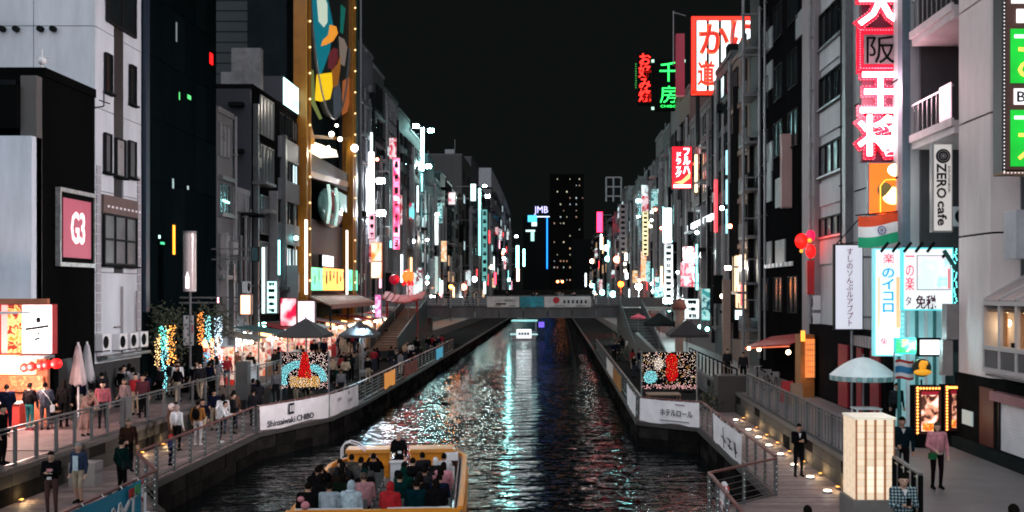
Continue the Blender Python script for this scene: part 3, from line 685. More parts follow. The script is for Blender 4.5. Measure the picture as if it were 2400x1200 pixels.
fb = MB().box(XL+.06,XL+.26,ya-.1,yb+.1,zb,zb+.16).box(XL+.06,XL+.26,ya-.1,yb+.1,za-.16,za).box(XL+.06,XL+.26,ya-.1,ya,za,zb).box(XL+.06,XL+.26,yb,yb+.1,za,zb)
part('frame', fb, mat((.55,.55,.56), .35, .6, .5, 6), s)
part('face', MB().box(XL+.2, XL+.22, ya+.22, yb-.28, za+.2, zb-.22), glow(C(128,52,70), .9, .15, .5), s)
lettering(s, 'G3', (XL+.225, (ya+yb)/2-.03, (za+zb)/2+.02), 1.15, 1.25, 'right', glow(C(225,205,205), .9), .03, .012)
# ---- L2: white panelled building
m_wht = mat((.56,.60,.66), .55, 0, .3, .6, 0, .4, True); m_whb = m_wht
y0, y1 = YX(222.5,XL), YX(331,XL); H = 24.5
t = thing('building', 'tall white panelled building with narrow dark windows above the black one', 'building', (XL, (y0+y1)/2, ZU)); t['X'] = XL; t['side'] = -1
part('wall', MB().box(-34, XL-.06, y0+.05, y1, ZU, H), mat((.03,.03,.033), .8), t)
for x0, x1 in ((-34,-22.12),(-22.09,-19.56)):
    for z0, z1 in ((12,15.43),(15.46,18.44),(18.47,21.4),(21.43,H)): part('wall_panel', MB().box(x0, x1, y0, y0+.047, z0, z1), m_whb, t)
zs = [8.0, 11.5, 15.03, 18.46, 21.9, H]
yb1, yb2 = YX(267,XL), YX(289,XL)
for za, zb in zip(zs, zs[1:]):
    for a, c in ((y0, yb1), (yb2, y1)): part('wall_panel', MB().box(XL-.058, XL, a+.012, c-.012, za+.015, zb-.015), m_wht, t)
for za, zb in ((ZU+1.9, 8.0),): part('wall_panel', MB().box(XL-.058, XL, y0+.012, y1-.012, za, zb-.015), m_wht, t)
part('dark_strip', MB().box(XL-.058, XL-.004, yb1+.01, yb2-.01, ZY(325,45.8), H), mat((.035,.028,.03), .4, 0, .3, 1), t)
for pa, pb, ta, tb, m in ((242,257,122,215,P_DARK),(300,313,150,243,P_DARK),(240,255,310,403,P_GREY),(297,313,328,415,P_GREY),(266,288,322,412,P_PALE),(237,315,498,620,P_GREY)):
    a, c = YX(pa,XL), YX(pb,XL); ym = (a+c)/2; zt, zb = ZY(ta, a), ZY(tb, a)
    window(t, (XL+.05, ym, (zt+zb)/2), c-a, zt-zb, 'right', F_DARK, m, 2 if pb-pa > 50 else 0, 1 if pb-pa > 50 else 0, .12, .09 if pb-pa > 50 else .06, M_DARK)
a, c = YX(246,XL), YX(314,XL); window(t, (XL+.05, (a+c)/2, 21.6), c-a, 5.4, 'right', F_DARK, P_DARK, 1, 1, .1, .12)
for a in (y0+.1, y1-.5):
    for k in range(20): part('quoin', MB().box(XL+.002, XL+.045, a, a+.4, ZU+2+k*.42, ZU+2+k*.42+.38), mat((.36,.36,.4), .7), t)
part('drain_pipe', MB().path([(XL+.1,46.0,4.2),(XL+.1,46.0,7.4)], .05).path([(XL+.1,45.2,5.6),(XL+.1,46.0,5.6)], .04).path([(XL+.1,47.6,4.4),(XL+.1,47.6,7.2)], .05), mat((.25,.23,.24), .5), t)
for i, px in enumerate((8, 40, 97, 127)):
    o = part('vent', MB().lathe([(0,-.1),(.13,-.1),(.13,.1),(.09,.12),(0,.12)], (0,0,0), 14), M_DARK, t, local=True); o.rotation_euler.x = R(90)
    o.location = (XY(px,y0)-XL, y0-.1-(y0+y1)/2, ZY(69,y0)-ZU)
s = thing('sign', 'brown sign strip with small pale letters above the three-pane window', 'sign', (XL, 45.9, 10.6)); a, c = YX(236,XL), YX(317,XL)
part('board', MB().box(XL+.005, XL+.14, a, c, ZY(500,a), ZY(455,a)), mat((.13,.085,.08), .6, 0, .3, 2), s)
for k in range(9): part('small_letter', MB().box(XL+.142, XL+.155, a+.35+k*.42, a+.55+k*.42, ZY(484,a), ZY(479,a)), M_CLOTH, s)
for i, (px, py) in enumerate(((232,822),(272,822),(298,822),(322,820))):
    aircon(XL+.02, YX(px,XL), 4.5 + (.06 if i == 0 else 0), 'right', ['first','second','third','last'][i] + ' air conditioner from the left in the row at the foot of the white building')
part('ledge', MB().box(XL+.002, XL+.5, y0+.1, y1-.1, 4.3, 4.42), F_GREY, t)
# antenna and gull on the black building's roof corner
solo('aerial', MB().path([(XL-.2,39.4,15.5),(XL-.2,39.4,16.5)], .025).path([(XL-.5,39.4,16.2),(XL+.1,39.4,16.2)], .02).path([(XL-.4,39.4,16.0),(XL,39.4,16.0)], .02).sph((XL-.2,39.4,16.05), .16), M_WHITE, 'small white aerial on the roof corner of the black building', 'aerial')
solo('camera_arm', MB().path([(XL,43.2,14.9),(XL+.5,43.2,15.0),(XL+.5,43.2,15.5)], .03).path([(XL+.3,43.2,15.25),(XL+.75,43.2,15.1)], .025), M_DARK, 'thin dark bracket with prongs at the roof edge between black and white buildings', 'bracket')
# ---- L3: tall dark glass building
m_dk = mat((.003,.006,.007), .5, 0, .3, .5, 0, .1, True)
y0, y1 = YX(332.5,XL), YX(507,XL); t = bld('tall dark glass building left of the yellow tower, mostly unlit', -1, y0, y1, 31, m_dk)
part('edge_fin', MB().box(XL+.003, XL+.18, y0+.05, y0+.5, ZU+4, 30.9), mat((.012,.025,.045), .4), t)
for r in range(8):
    for k in range(6):
        ya = y0 + .7 + k*(y1-y0-.9)/6; part('curtain_panel', MB().box(XL+.003, XL+.04+.02*random.random(), ya+.03, ya+(y1-y0-.9)/6-.03, 6.6+r*3, 6.6+r*3+2.9), random.choice([m_dk, m_dk, mat((.004,.008,.009), .4, 0, .3, .7, 0, .1)]), t)
for px, py, w, h, col, st in ((410,75,.16,1.0,C(120,130,130),.6),(492,138,.5,.62,C(255,20,20),1.6),(417,225,.12,.4,C(90,220,120),.8),(440,228,.5,.22,C(90,230,130),.8),(404,562,.3,1.5,C(255,165,40),1.2),(370,555,.2,.16,C(200,250,240),1.2),(377,570,.5,.12,C(60,200,140),.9),(437,440,.2,.2,C(180,200,200),.5),(402,430,.2,.5,C(160,190,190),.4)):
    p = PX(px, py, XL); part('lit_window', MB().box(XL+.07, XL+.09, p[1]-w/2, p[1]+w/2, p[2]-h/2, p[2]+h/2), glow(col, st), t)
# ---- L4: far tower with fine louvres, set back
m_tw = mat((.018,.028,.033), .6, 0, .3, .4); t = thing('building', 'big blue-black louvred tower rising behind the left bank roofs', 'building', (-40, 88, ZU))
part('wall', MB().box(-60, -22.2, 88, 108, ZU, 40), m_tw, t)
for k in range(26): part('louvre', MB().box(-60, -22.1, 87.9, 87.995, 16+k*.9, 16+k*.9+.72), m_tw, t)
part('corner_post', MB().box(-36.6, -36.4, 87.8, 87.89, ZU, 40), m_dk, t)
part('roof_house', MB().box(-33, -25, 84, 87.8, ZU, 22.5), mat((.02,.03,.034), .6), t)
# ---- L5: small pale block with a pipe ; L6: grey-sided dark block
m_gp = mat((.15,.145,.155), .65, 0, .25, .8, .1, .4, True)
y0, y1 = YX(509,XL), YX(546,XL); t = bld('narrow pale grey block with horizontal windows beside the dark glass building', -1, y0, y1, ZY(262, y0), m_gp)
for z, m in ((ZY(330,60.5),P_PALE),(ZY(470,60.5),P_TEAL),(ZY(590,60.5),P_PALE)): window(t, (XL+.01, (y0+y1)/2-.2, z), 2.1, 2.0, 'right', F_GREY, m, 2, 0)
bands(t, y0+.1, y1-.1, [ZY(420,60.5), ZY(505,60.5), ZY(650,60.5)], .25, F_GREY, .3)
pipe(t, y1-.25, 4, ZY(275,y1), .09, F_PALE, .25)
part('tube_light', MB().tube((XL+.16, y0+.6, ZY(472,60.5)), (XL+.16, y0+1.6, ZY(474,60.5)), .07, 8), glow(C(170,245,235), 2), t)
m_gs = mat((.045,.047,.06), .65, 0, .2, .6, 0, .4, True); m_db = mat((.010,.010,.011), .6, 0, .3, .8)
y0, y1 = YX(588,XL), YX(650,XL); t = bld('grey-sided block with dark canal front and paired windows', -1, y0+.15, y1, ZY(208,y0), m_db)
part('side_wall', MB().box(XL-12, XL-.002, y0, y0+.145, ZU, ZY(208,y0)), m_gs, t)
for z in (ZY(275,69), ZY(388,69), ZY(505,69), ZY(612,69)): wins(t, [69.3], [z], 3.2, 2.6, F_GREY, (P_GREY, P_PALE), 3)
for z in (ZY(246,y0), ZY(355,y0)): part('vent_hood', MB().box(XL-1.3, XL-.4, y0-.5, y0-.002, z-.15, z+.12), M_DARK, t)
# low front pieces (px 545-640)
t = bld('low whitish annex with piping, air conditioner and white lit strip', -1, YX(548,XL)+.1, YX(587,XL)-.1, ZY(455,64), mat((.33,.33,.36), .6, 0, .3, 1.2, 0, .4, True), X=XL-.05)
wins(t, [63.3, 64.6], [ZY(540,64), ZY(620,64)], .9, 2.2, F_DARK, (P_DARK, P_GREY), 0); pipe(t, 63.9, 3, 13, .1, F_PALE, .3); pipe(t, 65.3, 3, 12.4, .06, F_PALE, .2)
aircon(XL+.3, 63.4, ZY(690,63.4), 'right', 'white double air conditioner over the small lit lantern box')
# ---- L7: striped block and roof billboard
y0, y1 = YX(651,XL), YX(696,XL); m_st = mat((.2,.2,.22), .6, 0, .2, 1); t = bld('block with alternating pale and dark storey bands beside the yellow tower', -1, y0, y1, ZY(248,y0), m_db)
for k, py in enumerate((355, 450, 550, 662)): part('floor_band', MB().box(XL+.003, XL+.2, y0+.05, y1-.05, ZY(py+24,75), ZY(py-24,75)), m_st, t)
for py, m in ((300,P_DARK),(404,P_LIT),(502,P_GREY),(605,P_LIT)): wins(t, span(y0,y1,3), [ZY(py,75)], 1.5, 1.5, F_DARK, (P_DARK, m, P_GREY), 1)
s = thing('billboard', 'white-cyan lit billboard on the roof beside the yellow tower', 'billboard', (XL, (y0+y1)/2, ZY(248,y0)))
ya, yb = YX(664,XL), YX(699,XL); zt = ZY(178,ya); zb = ZY(246,ya)
part('cabinet', MB().box(XL-3.2, XL-.02, ya, yb, zb, zt), m_gs, s); part('face', MB().box(XL-.018, XL+.03, ya+.06, yb-.06, zb+.08, zt-.08), glow(C(185,238,240), 2.4, .2, .5), s); sp = lamp_light(s, (XL+.6, (ya+yb)/2, (zb+zt)/2), 16000, (.86,.95,1), 1.2, 'SPOT', (1,-.85,-.33)); sp.data.spot_size = R(60); sp.data.spot_blend = 1.0  # spot is added to brighten the right bank wall
for k in range(4): part('print_mark', MB().box(XL+.032, XL+.045, ya+2.4+k*.6, ya+2.7+k*.6, zb+.4, zb+1.0), mat((.2,.5,.6), .6), s)
part('frame_legs', MB().box(XL-2.8,XL-2.6,ya+.2,ya+.4,ZY(248,y0)-.3,zb).box(XL-.5,XL-.3,ya+.2,ya+.4,ZY(248,y0)-.3,zb).box(XL-.5,XL-.3,yb-.5,yb-.3,ZY(248,y0)-.3,zb), F_GREY, s)

# ---- L8: yellow ferris wheel tower
m_yel = mat((.33,.125,.012), .4, .1, .3, 1.0, .05); m_yel2 = mat((.46,.2,.02), .4, .1, .3, 1.4)
ya, yb = 78.4, 97.5; Xt = XL + .55
t = thing('wheel_tower', 'tall golden-yellow tower frame with an oval painted panel and gondola track', 'tower', (XL, (ya+yb)/2, ZU))
part('back_wall', MB().box(XL-4, XL-1.0, ya, yb, ZU, 44), mat((.012,.017,.02), .7, 0, .3, .5), t)
part('shop_wall', MB().box(XL-.98, XL-.4, ya+.8, yb-.2, ZU+4, ZY(520,88)), mat((.085,.08,.088), .5, 0, .2, .7), t)
for y, w in ((ya+.55, .8), (yb-.6, .7)):
    part('column', MB().box(Xt-.95, Xt, y-w, y+w*.6, ZU, 46), m_yel, t)
    part('column_flange', MB().box(Xt+.002, Xt+.09, y-w-.06, y-w+.22, ZU, 46).box(Xt+.002, Xt+.09, y+w*.6-.22, y+w*.6+.06, ZU, 46), m_yel2, t)
    bb = MB()
    for z in range(4, 45, 2): bb.octa((Xt+.12, y, z), .1)
    part('bulbs', bb, glow(C(255,210,150), 1.6), t)
part('green_edge', MB().box(Xt-1, Xt-.2, yb+.1, yb+2.4, ZU, 46), mat((.01,.06,.04), .5), t); part('edge_pipe', MB().tube((Xt+.1,yb+2.2,ZU),(Xt+.1,yb+2.2,46), .12), F_GREY, t)
# the oval panel with a plain painted pattern
def ell(cy, cz, ry, rz, n=40, a0=0): return [(cy + ry*math.cos(2*math.pi*i/n), cz + rz*math.sin(2*math.pi*i/n)) for i in range(n)]
cy, cz = 88.6, 34.5; zb = 22.3
part('oval_panel', MB().prism(ell(cy, cz, 8.2, cz-zb), 'x', Xt-.75, Xt-.35), mat((.02,.03,.03), .45), t)
rim = MB(); e = ell(cy, cz, 8.3, cz-zb+.1, 48)
rim.path([(Xt-.3, *p) for p in e + e[:1]], .13, 6); part('oval_track', rim, mat((.3,.3,.3), .35, .5), t)
def patch(pts, col, st, k, nm='painted_patch'):
    pp = [(YX(px, Xt), ZY(py, YX(px, Xt))) for px, py in pts]; part(nm, MB().prism(pp, 'x', Xt-.345, Xt-.345+.02*k), glow(col, st), t)  # painted patches also emit their own colour
patch([(738,20),(752,150),(757,185),(768,160),(782,120),(790,60),(778,0),(745,-20)], C(10,110,125), .75, 1)
patch([(752,0),(756,50),(768,64),(776,52),(776,10),(768,-10)], C(200,215,195), .75, 2)
patch([(765,95),(762,108),(775,104),(789,96),(800,78),(796,62),(782,58),(778,82)], C(235,150,50), .8, 2.5)
patch([(752,175),(748,235),(762,238),(782,232),(788,205),(786,170),(770,172)], C(250,200,25), .85, 2)
patch([(780,125),(778,160),(790,163),(800,140),(800,115),(790,112)], C(95,35,40), .7, 2.2)
patch([(786,165),(790,205),(800,200),(806,160),(806,130),(800,150)], C(150,90,30), .6, 2)
patch([(812,190),(810,270),(822,262),(830,225),(826,180)], C(165,90,45), .6, 2)
patch([(790,215),(792,280),(806,272),(808,220),(802,180)], C(70,78,88), .5, 1.6)
patch([(803,85),(806,150),(816,155),(822,110),(815,92)], C(140,125,115), .45, 1.5)
patch([(808,10),(806,75),(812,80),(818,20)], C(15,110,100), .5, 1.4)
patch([(735,160),(738,240),(758,280),(764,278),(748,240),(744,165)], C(120,130,70), .5, 2)
# beams, lit canopy, gondola
for za, zb2, y0b, y1b in ((ZY(285,80),ZY(330,80)-1.2,ya+1,yb-1.5),):
    part('cross_beam', MB().bar((Xt-.5,ya+.4,ZY(405,79)),(Xt-.5,yb-.8,ZY(435,97)), .5, .5), m_yel2, t)
    part('brace', MB().bar((Xt-.4,ya+.9,ZY(250,79)),(Xt-.4,ya+3.5,ZY(330,81)), .35, .5), m_yel2, t); part('brace', MB().bar((Xt-.4,yb-.9,ZY(290,97)),(Xt-.4,yb-1.6,ZY(440,96)), .35, .5), m_yel2, t)
    part('cross_beam', MB().bar((Xt-.3,ya+.9,ZY(322,80)),(Xt-.3,yb-1,ZY(324,96)), .25, .25), m_yel, t)
p = [(YX(737,Xt),ZY(328,YX(737,Xt))),(YX(737,Xt),ZY(372,YX(737,Xt))),(YX(804,Xt),ZY(368,YX(804,Xt))),(YX(800,Xt),ZY(352,YX(800,Xt)))]
part('lit_canopy', MB().prism(p, 'x', Xt-.9, Xt-.45), glow(C(250,235,205), 1.3, .45, .35), t)  # wedge glows by itself to stand for the cone of light
part('machine_floor', MB().box(Xt-.95, Xt-.3, ya+1.2, yb-1.5, ZY(430,88), ZY(384,88)), mat((.12,.075,.04), .5, 0, .5, 1.2), t)
for px, py, r in ((777,314,.22),(797,326,.2),(831,347,.35),(770,345,.12),(789,294,.14)):
    q = PX(px, py, Xt+.3); part('floodlight', MB().sph(q, r, 8, 6), glow(C(255,250,230), 9), t)
lamp_light(t, PX(771, 360, Xt+1.2), 260, (1,.93,.8), .4); lamp_light(t, PX(760, 250, Xt+2.2), 240, (1,.9,.75), .4)
g = thing('gondola', 'rounded glass gondola cabin between the yellow columns', 'gondola', (Xt-.1, 88, ZY(500,88))); gy = 88.5; gz = ZY(487,88)
part('cabin', MB().sph((Xt-.35, gy, gz), 1, 16, 10, 1.75, .5, 4.6), mat((.10,.22,.21), .2, 0, .5, .6), g, smooth=True)
for k in (-3.4, -.4): part('cabin_rib', MB().path([(Xt+.2-.02*abs(i-4), gy+k+.6*math.sin(i*.35), gz-1.5+i*.4) for i in range(9)], .14, 6), glow(C(190,225,215), .8), g)
part('roof_glass', MB().prism([(gy+.2,gz+1.5),(gy+3.9,gz+1.45),(gy+4.0,gz-.1),(gy+1.4,gz+.2)], 'x', Xt+.16, Xt+.22), glow(C(140,180,175), .8, .3, .8), g)
part('red_panel', MB().prism([(gy-2.6,gz+1.2),(gy-1.2,gz+1.2),(gy-1.2,gz-.5),(gy-2.2,gz-.2)], 'x', Xt+.16, Xt+.22), M_RED, g)
for lab, pa, pb, ta, tb, col, c2 in (('small white lit screen low on the yellow tower',757,782,598,626,C(240,240,245),None),('green and white lit shop sign left of the orange one',730,757,626,682,C(90,215,160),C(215,255,240)),('orange lit shop sign with dark brush marks on the tower',758,806,628,682,C(255,175,85),C(60,30,10)),('green and white lit shop sign right of the orange one',816,838,632,682,C(90,215,170),C(215,255,240))):
    a, c = YX(pa,Xt), YX(pb,Xt); zt, zb = ZY(ta,(a+c)/2), ZY(tb,(a+c)/2)
    s = thing('shop_sign', lab, 'sign', (Xt, (a+c)/2, zb)); part('cabinet', MB().box(Xt-.38, Xt-.05, a, c, zb, zt), F_DARK, s); part('face', MB().box(Xt-.048, Xt, a+.05, c-.05, zb+.05, zt-.05), glow(col, 1.3, .15, .6), s)
    if c2 and 'orange' in lab:
        for k in range(6): part('brush_mark', MB().box(Xt+.002, Xt+.02, a+.9+k*1.4, a+1.3+k*1.4, zb+.6+(k%3)*.25, zb+1.3+(k%2)*.4), mat(c2, .6), s)
    elif c2: part('lit_top', MB().box(Xt+.002, Xt+.03, a+.4, c-.4, (zt+zb)/2, zt-.2), glow(c2, 1.6), s); part('green_foot', MB().box(Xt+.002, Xt+.03, a+.3, c-.3, zb+.1, zb+.9), glow(C(20,140,90), .7), s)
for px in (716, 812): 
    a = YX(px, Xt+.1); part('tube_light', MB().box(Xt+.1, Xt+.2, a-.25, a+.25, ZY(690,a), ZY(515 if px < 800 else 540,a)), glow(C(255,240,220), 1.6), t)
# canopy roof at its foot
s = thing('canopy', 'wide brown pitched canopy roof at the foot of the yellow tower', 'canopy', (XL+1.2, 88, ZU)); zc = ZY(700,85)
for k in range(10):
    a = 79 + k*2.05; part('roof_panel', MB().hexa([(XL-.3,a,zc+.5),(XL+2.3,a,zc-.55),(XL+2.3,a+2.0,zc-.55),(XL-.3,a+2.0,zc+.5),(XL-.3,a,zc+.6),(XL+2.3,a,zc-.45),(XL+2.3,a+2.0,zc-.45),(XL-.3,a+2.0,zc+.6)]), mat((.28,.14,.12), .6, 0, .3, 1.2), s)
part('fascia', MB().box(XL+2.31, XL+2.42, 79, 99.4, zc-.75, zc-.4), mat((.3,.14,.1), .5), s)
for y in (79.3, 86, 92.5, 99): bx('post', F_DARK, s, XL+2.1, XL+2.25, y-.07, y+.07, ZU, zc-.56)
# ---- L9 .. far left bank
m_mau = mat((.10,.088,.095), .65, 0, .25, .6, 0, .4, True)
y0, y1 = YX(843,XL), YX(900,XL); t = bld('mauve-grey block with square dark windows right of the yellow tower', -1, y0, y1, ZY(175,y0+2), m_mau)
wins(t, [y1-3.6], [ZY(py, 114) for py in (232,305,372,440)], 4.2, 2.6, F_DARK, (P_DARK,), 1); bands(t, y0+.2, y1-.2, [ZY(py, 112) for py in (270,340,405)], .4, M_STEEL, .25); pipe(t, y0+2, 6, 28, .12, F_PALE); pipe(t, y0+5.2, 6, 27, .12, F_PALE)
part('roof_tank', MB().box(XL-4, XL-.5, y0+.5, y0+5, ZY(175,y0+2)+.36, ZY(110,y0+3)), mat((.14,.14,.14), .6), t); part('tank_lid', MB().box(XL-4.1, XL-.4, y0+.4, y0+5.1, ZY(110,y0+3)+.002, ZY(110,y0+3)+.3), M_STEEL, t)
y0, y1 = YX(901,XL), YX(932,XL); t = bld('dark block edged with pale pipes and strip windows, third past the yellow tower', -1, y0, y1, ZY(222,y0+3), mat((.05,.06,.065), .5, 0, .3, .6))
wins(t, span(y0,y1,3), [ZY(py,122) for py in (245,270,300,330,360,400,450)], 2.1, 1.2, F_PALE, (P_TEAL,P_DARK,P_GREY), 1, lit=.15); pipe(t, y0+.5, 4, 29, .16, F_PALE); pipe(t, y1-.5, 4, 27, .16, F_PALE)
y0, y1 = YX(933,XL), YX(984,XL); t = bld('broad dark block behind the tall pink sign on the left bank', -1, y0, y1, ZY(312,y0+4), mat((.05,.045,.05), .6, 0, .3, .5))
wins(t, span(y0,y1,5), [ZY(py,138) for py in (345,385,430,480)], 2.6, 1.5, F_DARK, (P_DARK,P_GREY), 1, lit=.12); part('plain_panel', MB().box(XL+.003, XL+.1, y0+1, y1-6, 7, ZY(510,138)), mat((.12,.11,.115), .6, 0, .2, .7), t)
y0, y1 = YX(986,XL), YX(1044,XL); t = bld('teal-washed tower block under the white-cyan light mast', -1, y0, y1, ZY(382,y0+3), mat((.05,.14,.15), .55, 0, .3, .5, 0, .4, True))  # teal of the lights above is put into the wall colour
wins(t, span(y0,y1,6), [ZY(py,165) for py in (500,535,570,610,650)], 3.4, 1.5, F_PALE, (P_GREY,P_DARK), 2, lit=.4); [pipe(t, y, 4, 22, .2, F_PALE, .3) for y in span(y0,y1,7)]
part('roof_billboard', MB().box(XL-1.5, XL+.2, y0+2, y0+2.4, ZY(378,y0+2), ZY(352,y0+2)), picture(C(190,90,70), C(230,200,190), C(120,40,50), .9, .8), t)
y0, y1 = YX(1046,XL), YX(1082,XL); t = bld('stone block with small warm lights left of the far cyan sign', -1, y0, y1, ZY(450,y0), mat((.08,.068,.065), .6, 0, .5, .4)); wins(t, span(y0,y1,4), [ZY(py,200) for py in (480,510,545,580,615,650)], 3.4, 2, F_DARK, (P_DARK,P_GREY), 1, lit=.3, litm=P_WARM)
y0, y1 = YX(1082,XL), YX(1150,XL); t = bld('long dark grey block carrying the far cyan vertical sign', -1, y0, y1, ZY(416,200)+6, mat((.055,.055,.06), .65, 0, .2, .3)); wins(t, span(y0,y1,9), [12,17,22,27,32], 4, 2, F_DARK, (P_DARK,), 1, lit=.1)
y0, y1 = YX(1151,XL), YX(1198,XL); t = bld('distant pale block with rounded roof end, last on the left bank', -1, y0, y1, ZY(440,y0), mat((.15,.14,.145), .6, 0, .15, .2)); part('round_roof', MB().prism([(y0+2,ZY(440,y0)+.4)] + [(y0+2+150*math.sin(a*math.pi/16), ZY(440,y0)+.4+6*math.cos(a*math.pi/16)) for a in range(0,9)], 'x', XL-10, XL-.1), mat((.25,.25,.27), .6), t)
wins(t, span(y0,y1,14), [14,20,26,32,38], 6, 2.4, F_DARK, (P_DARK,), 1, lit=.15)
# backing mass on both banks so no gap shows sky low down
# ---- vanishing point: far blocks and towers
t = thing('skyscraper', 'dark apartment tower with scattered tiny lit windows beyond the bridge', 'tower', (XY(1326,520), 520, 0)); part('wall', MB().box(XY(1288,520), XY(1368,520), 520, 545, 0, ZY(408,520)), mat((.0035,.0035,.0035), .9, 0, .2, .1), t)
rnd = random.Random(3)
for k in range(54):
    px = rnd.uniform(1294,1362); py = rnd.uniform(412,600) if k < 34 else rnd.uniform(600,660); x = round(XY(px,519.9)/1.6)*1.6; z = round(ZY(py,519.9)/3.2)*3.2; s = rnd.choice((.28,.34,.42))
    part('lit_window', MB().box(x-s*.7, x+s*.7, 519.8, 519.98, z-s*.9, z+s*.9), glow(rnd.choice((C(255,180,150), C(255,230,190), C(210,225,230))), rnd.choice((.06,.12,.2,.5))), t)
t = thing('building', 'black block with a blue light line and letter sign at the end of the canal', 'building', (XY(1258,430), 430, 0)); part('wall', MB().box(XY(1226,430), XY(1289,430), 430, 445, 0, ZY(508,430)), M_BLACK, t)
part('blue_line', MB().box(XY(1281,429), XY(1283.5,429), 429.4, 429.8, ZY(630,430), ZY(508,430)), glow(C(20,110,235), 5.), t); part('sign_bar', MB().box(XY(1252,429), XY(1288,429), 429.4, 429.8, ZY(509,430), ZY(507,430)), glow(C(210,220,255), 1.4), t)
lettering(t, 'JMB', (XY(1268,429), 429.6, ZY(494,430)), 5.8, 3.6, 'cam', glow(C(190,185,255), 1.3), .2)
for pa, pb, ta, tb, col in ((1237,1258,505,520,C(70,190,240)),(1246,1258,521,530,C(200,225,225)),(1232,1254,539,543,C(190,220,215)),(1244,1252,544,565,C(150,200,190))):
    part('lit_sign', MB().box(XY(pa,429), XY(pb,429), 429.3, 429.9, ZY(tb,430), ZY(ta,430)), glow(col, 1.1), t)
t = thing('building', 'black block at the right foot of the apartment tower', 'building', (XY(1385,420), 420, 0)); part('wall', MB().box(XY(1340,420), XY(1400,420), 420, 430, 0, ZY(560,420)), M_BLACK, t)
t = thing('bridge', 'distant road bridge with small lights closing the canal', 'bridge', (XY(1300,330), 330, 0)); part('deck', MB().box(-22, 16, 330, 345, 5.2, 6.8), M_CONCD, t); part('parapet', MB().box(-22, 16, 329.8, 329.99, 6.0, 7.6), M_STONE, t)

# ---- RIGHT BANK
m_con = mat((.74,.65,.64), .6, 0, .3, .6, .1, .4, True); m_slab = mat((.58,.52,.53), .6, 0, .25, 1.2, .1)
# R1: near corner with the rounded column
t = thing('building', 'pale concrete corner building with big chamfered column at the right edge', 'building', (15, 31, ZU)); yc0, yc1 = 29.9, 33.2
cham = .28
prev = 4.6
for z0, z1 in ((4.6, ZY(552,32)-.03), (ZY(552,32)+.03, ZY(283,32)-.03), (ZY(283,32)+.03, ZY(16,32)-.03), (ZY(16,32)+.03, 20.5)):
    b = MB().prism([(XR,yc0+.6),(XR+.6,yc0),(XR+3,yc0),(XR+3,yc1),(XR+.35,yc1),(XR,yc1-.3)], 'z', z0, z1); part('column', b, m_con, t)
part('column_core', MB().box(XR+.1, XR+2.9, yc0+.65, yc1-.35, ZU, 20.4), mat((.02,.02,.02), .9), t)
part('wall', MB().box(XR+.9, XR+12, 18, yc0-.02, 4.6, 20.5), m_con, t)
part('side_recess', MB().box(XR+.62, XR+.89, yc0-.7, yc0-.03, 4.6, 20.4), mat((.06,.07,.075), .6), t)
part('shopfront', MB().box(XR-.02, XR+12, 18, yc1, ZU+.35, 4.58), mat((.012,.013,.013), .5, 0, .4, 1.4), t)
part('plinth', MB().box(XR-.25, XR+.2, 18, 37, ZU, ZU+.34), mat((.02,.025,.025), .6, 0, .3, 2), t)
# shutter, lintel, lamp strip
ya, yb = 25.5, YX(2345,XR-.1)
sh = thing('roller_shutter', 'white roller shutter in the dark shopfront at the right edge', 'shutter', (XR-.1, (ya+yb)/2, ZU+.35))
z = ZU+.4; 
while z < 4.0: part('slat', MB().box(XR-.09, XR-.05, ya, yb, z, z+.085), mat((.75,.76,.8), .5, 0, .15, 1.5), sh); z += .09
part('shutter_box', MB().box(XR-.3, XR-.03, ya, yb+.3, 4.02, 4.28), mat((.33,.14,.16), .55, 0, .2, 2), sh); part('guide', MB().box(XR-.14, XR-.03, yb+.002, yb+.12, ZU+.35, 4.0), F_DARK, sh)
s = thing('awning_lamp', 'long pale lamp canopy strip above the roller shutter', 'canopy', (XR-.4, 27, 4.85)); part('canopy', MB().box(XR-.75, XR-.03, 24, YX(2318,XR-.6), 4.86, 4.98), M_WHITE, s); part('strip', MB().box(XR-.74, XR-.5, 24, YX(2318,XR-.6)-.1, 4.80, 4.855), M_STEEL, s)
part('door', MB().box(XR-.05, XR-.021, 30.2, 31.2, ZU+.36, 4.3), mat((.09,.025,.02), .5, 0, .3, 2), t); 
solo('notice', MB().box(XR-.06,XR-.025,31.7,32.5,3.0,3.45), glow(C(170,190,190), .35), 'small pale notice board low on the black shopfront', 'notice')
# bay window
bw = thing('bay_window', 'glazed bay window with sloping glass roof on the concrete corner', 'bay window', (12.6, 27, 4.9)); xb = 12.12; y1b = 28.95; y0b = 22.8
zs_, zm, zt_ = 5.55, 6.0, 6.9
fm = mat((.5,.46,.46), .5, 0, .12, 2)
part('base_panel', MB().box(xb+.06, XR+.88, y0b, y1b-.05, 5.0, 5.1), fm, bw)
n = 6; w = (y1b-y0b)/n
for i in range(n+1): part('mullion', MB().box(xb, xb+.1, y0b+i*w-.06, y0b+i*w+.06, 5.0, zt_), fm, bw)
for z in (5.0, 5.62, 6.86): part('rail', MB().box(xb-.02, xb+.12, y0b, y1b+.02, z-.06, z+.06), fm, bw)
part('end_wall', MB().prism([(XR+.85,5.0),(xb+.1,5.0),(xb+.1,zt_),(XR+.85,7.9)], 'y', y1b-.03, y1b+.02), fm, bw)
part('ceiling', MB().box(xb+.12, XR+.87, y0b, y1b-.06, 6.62, 6.66), M_TAN, bw)
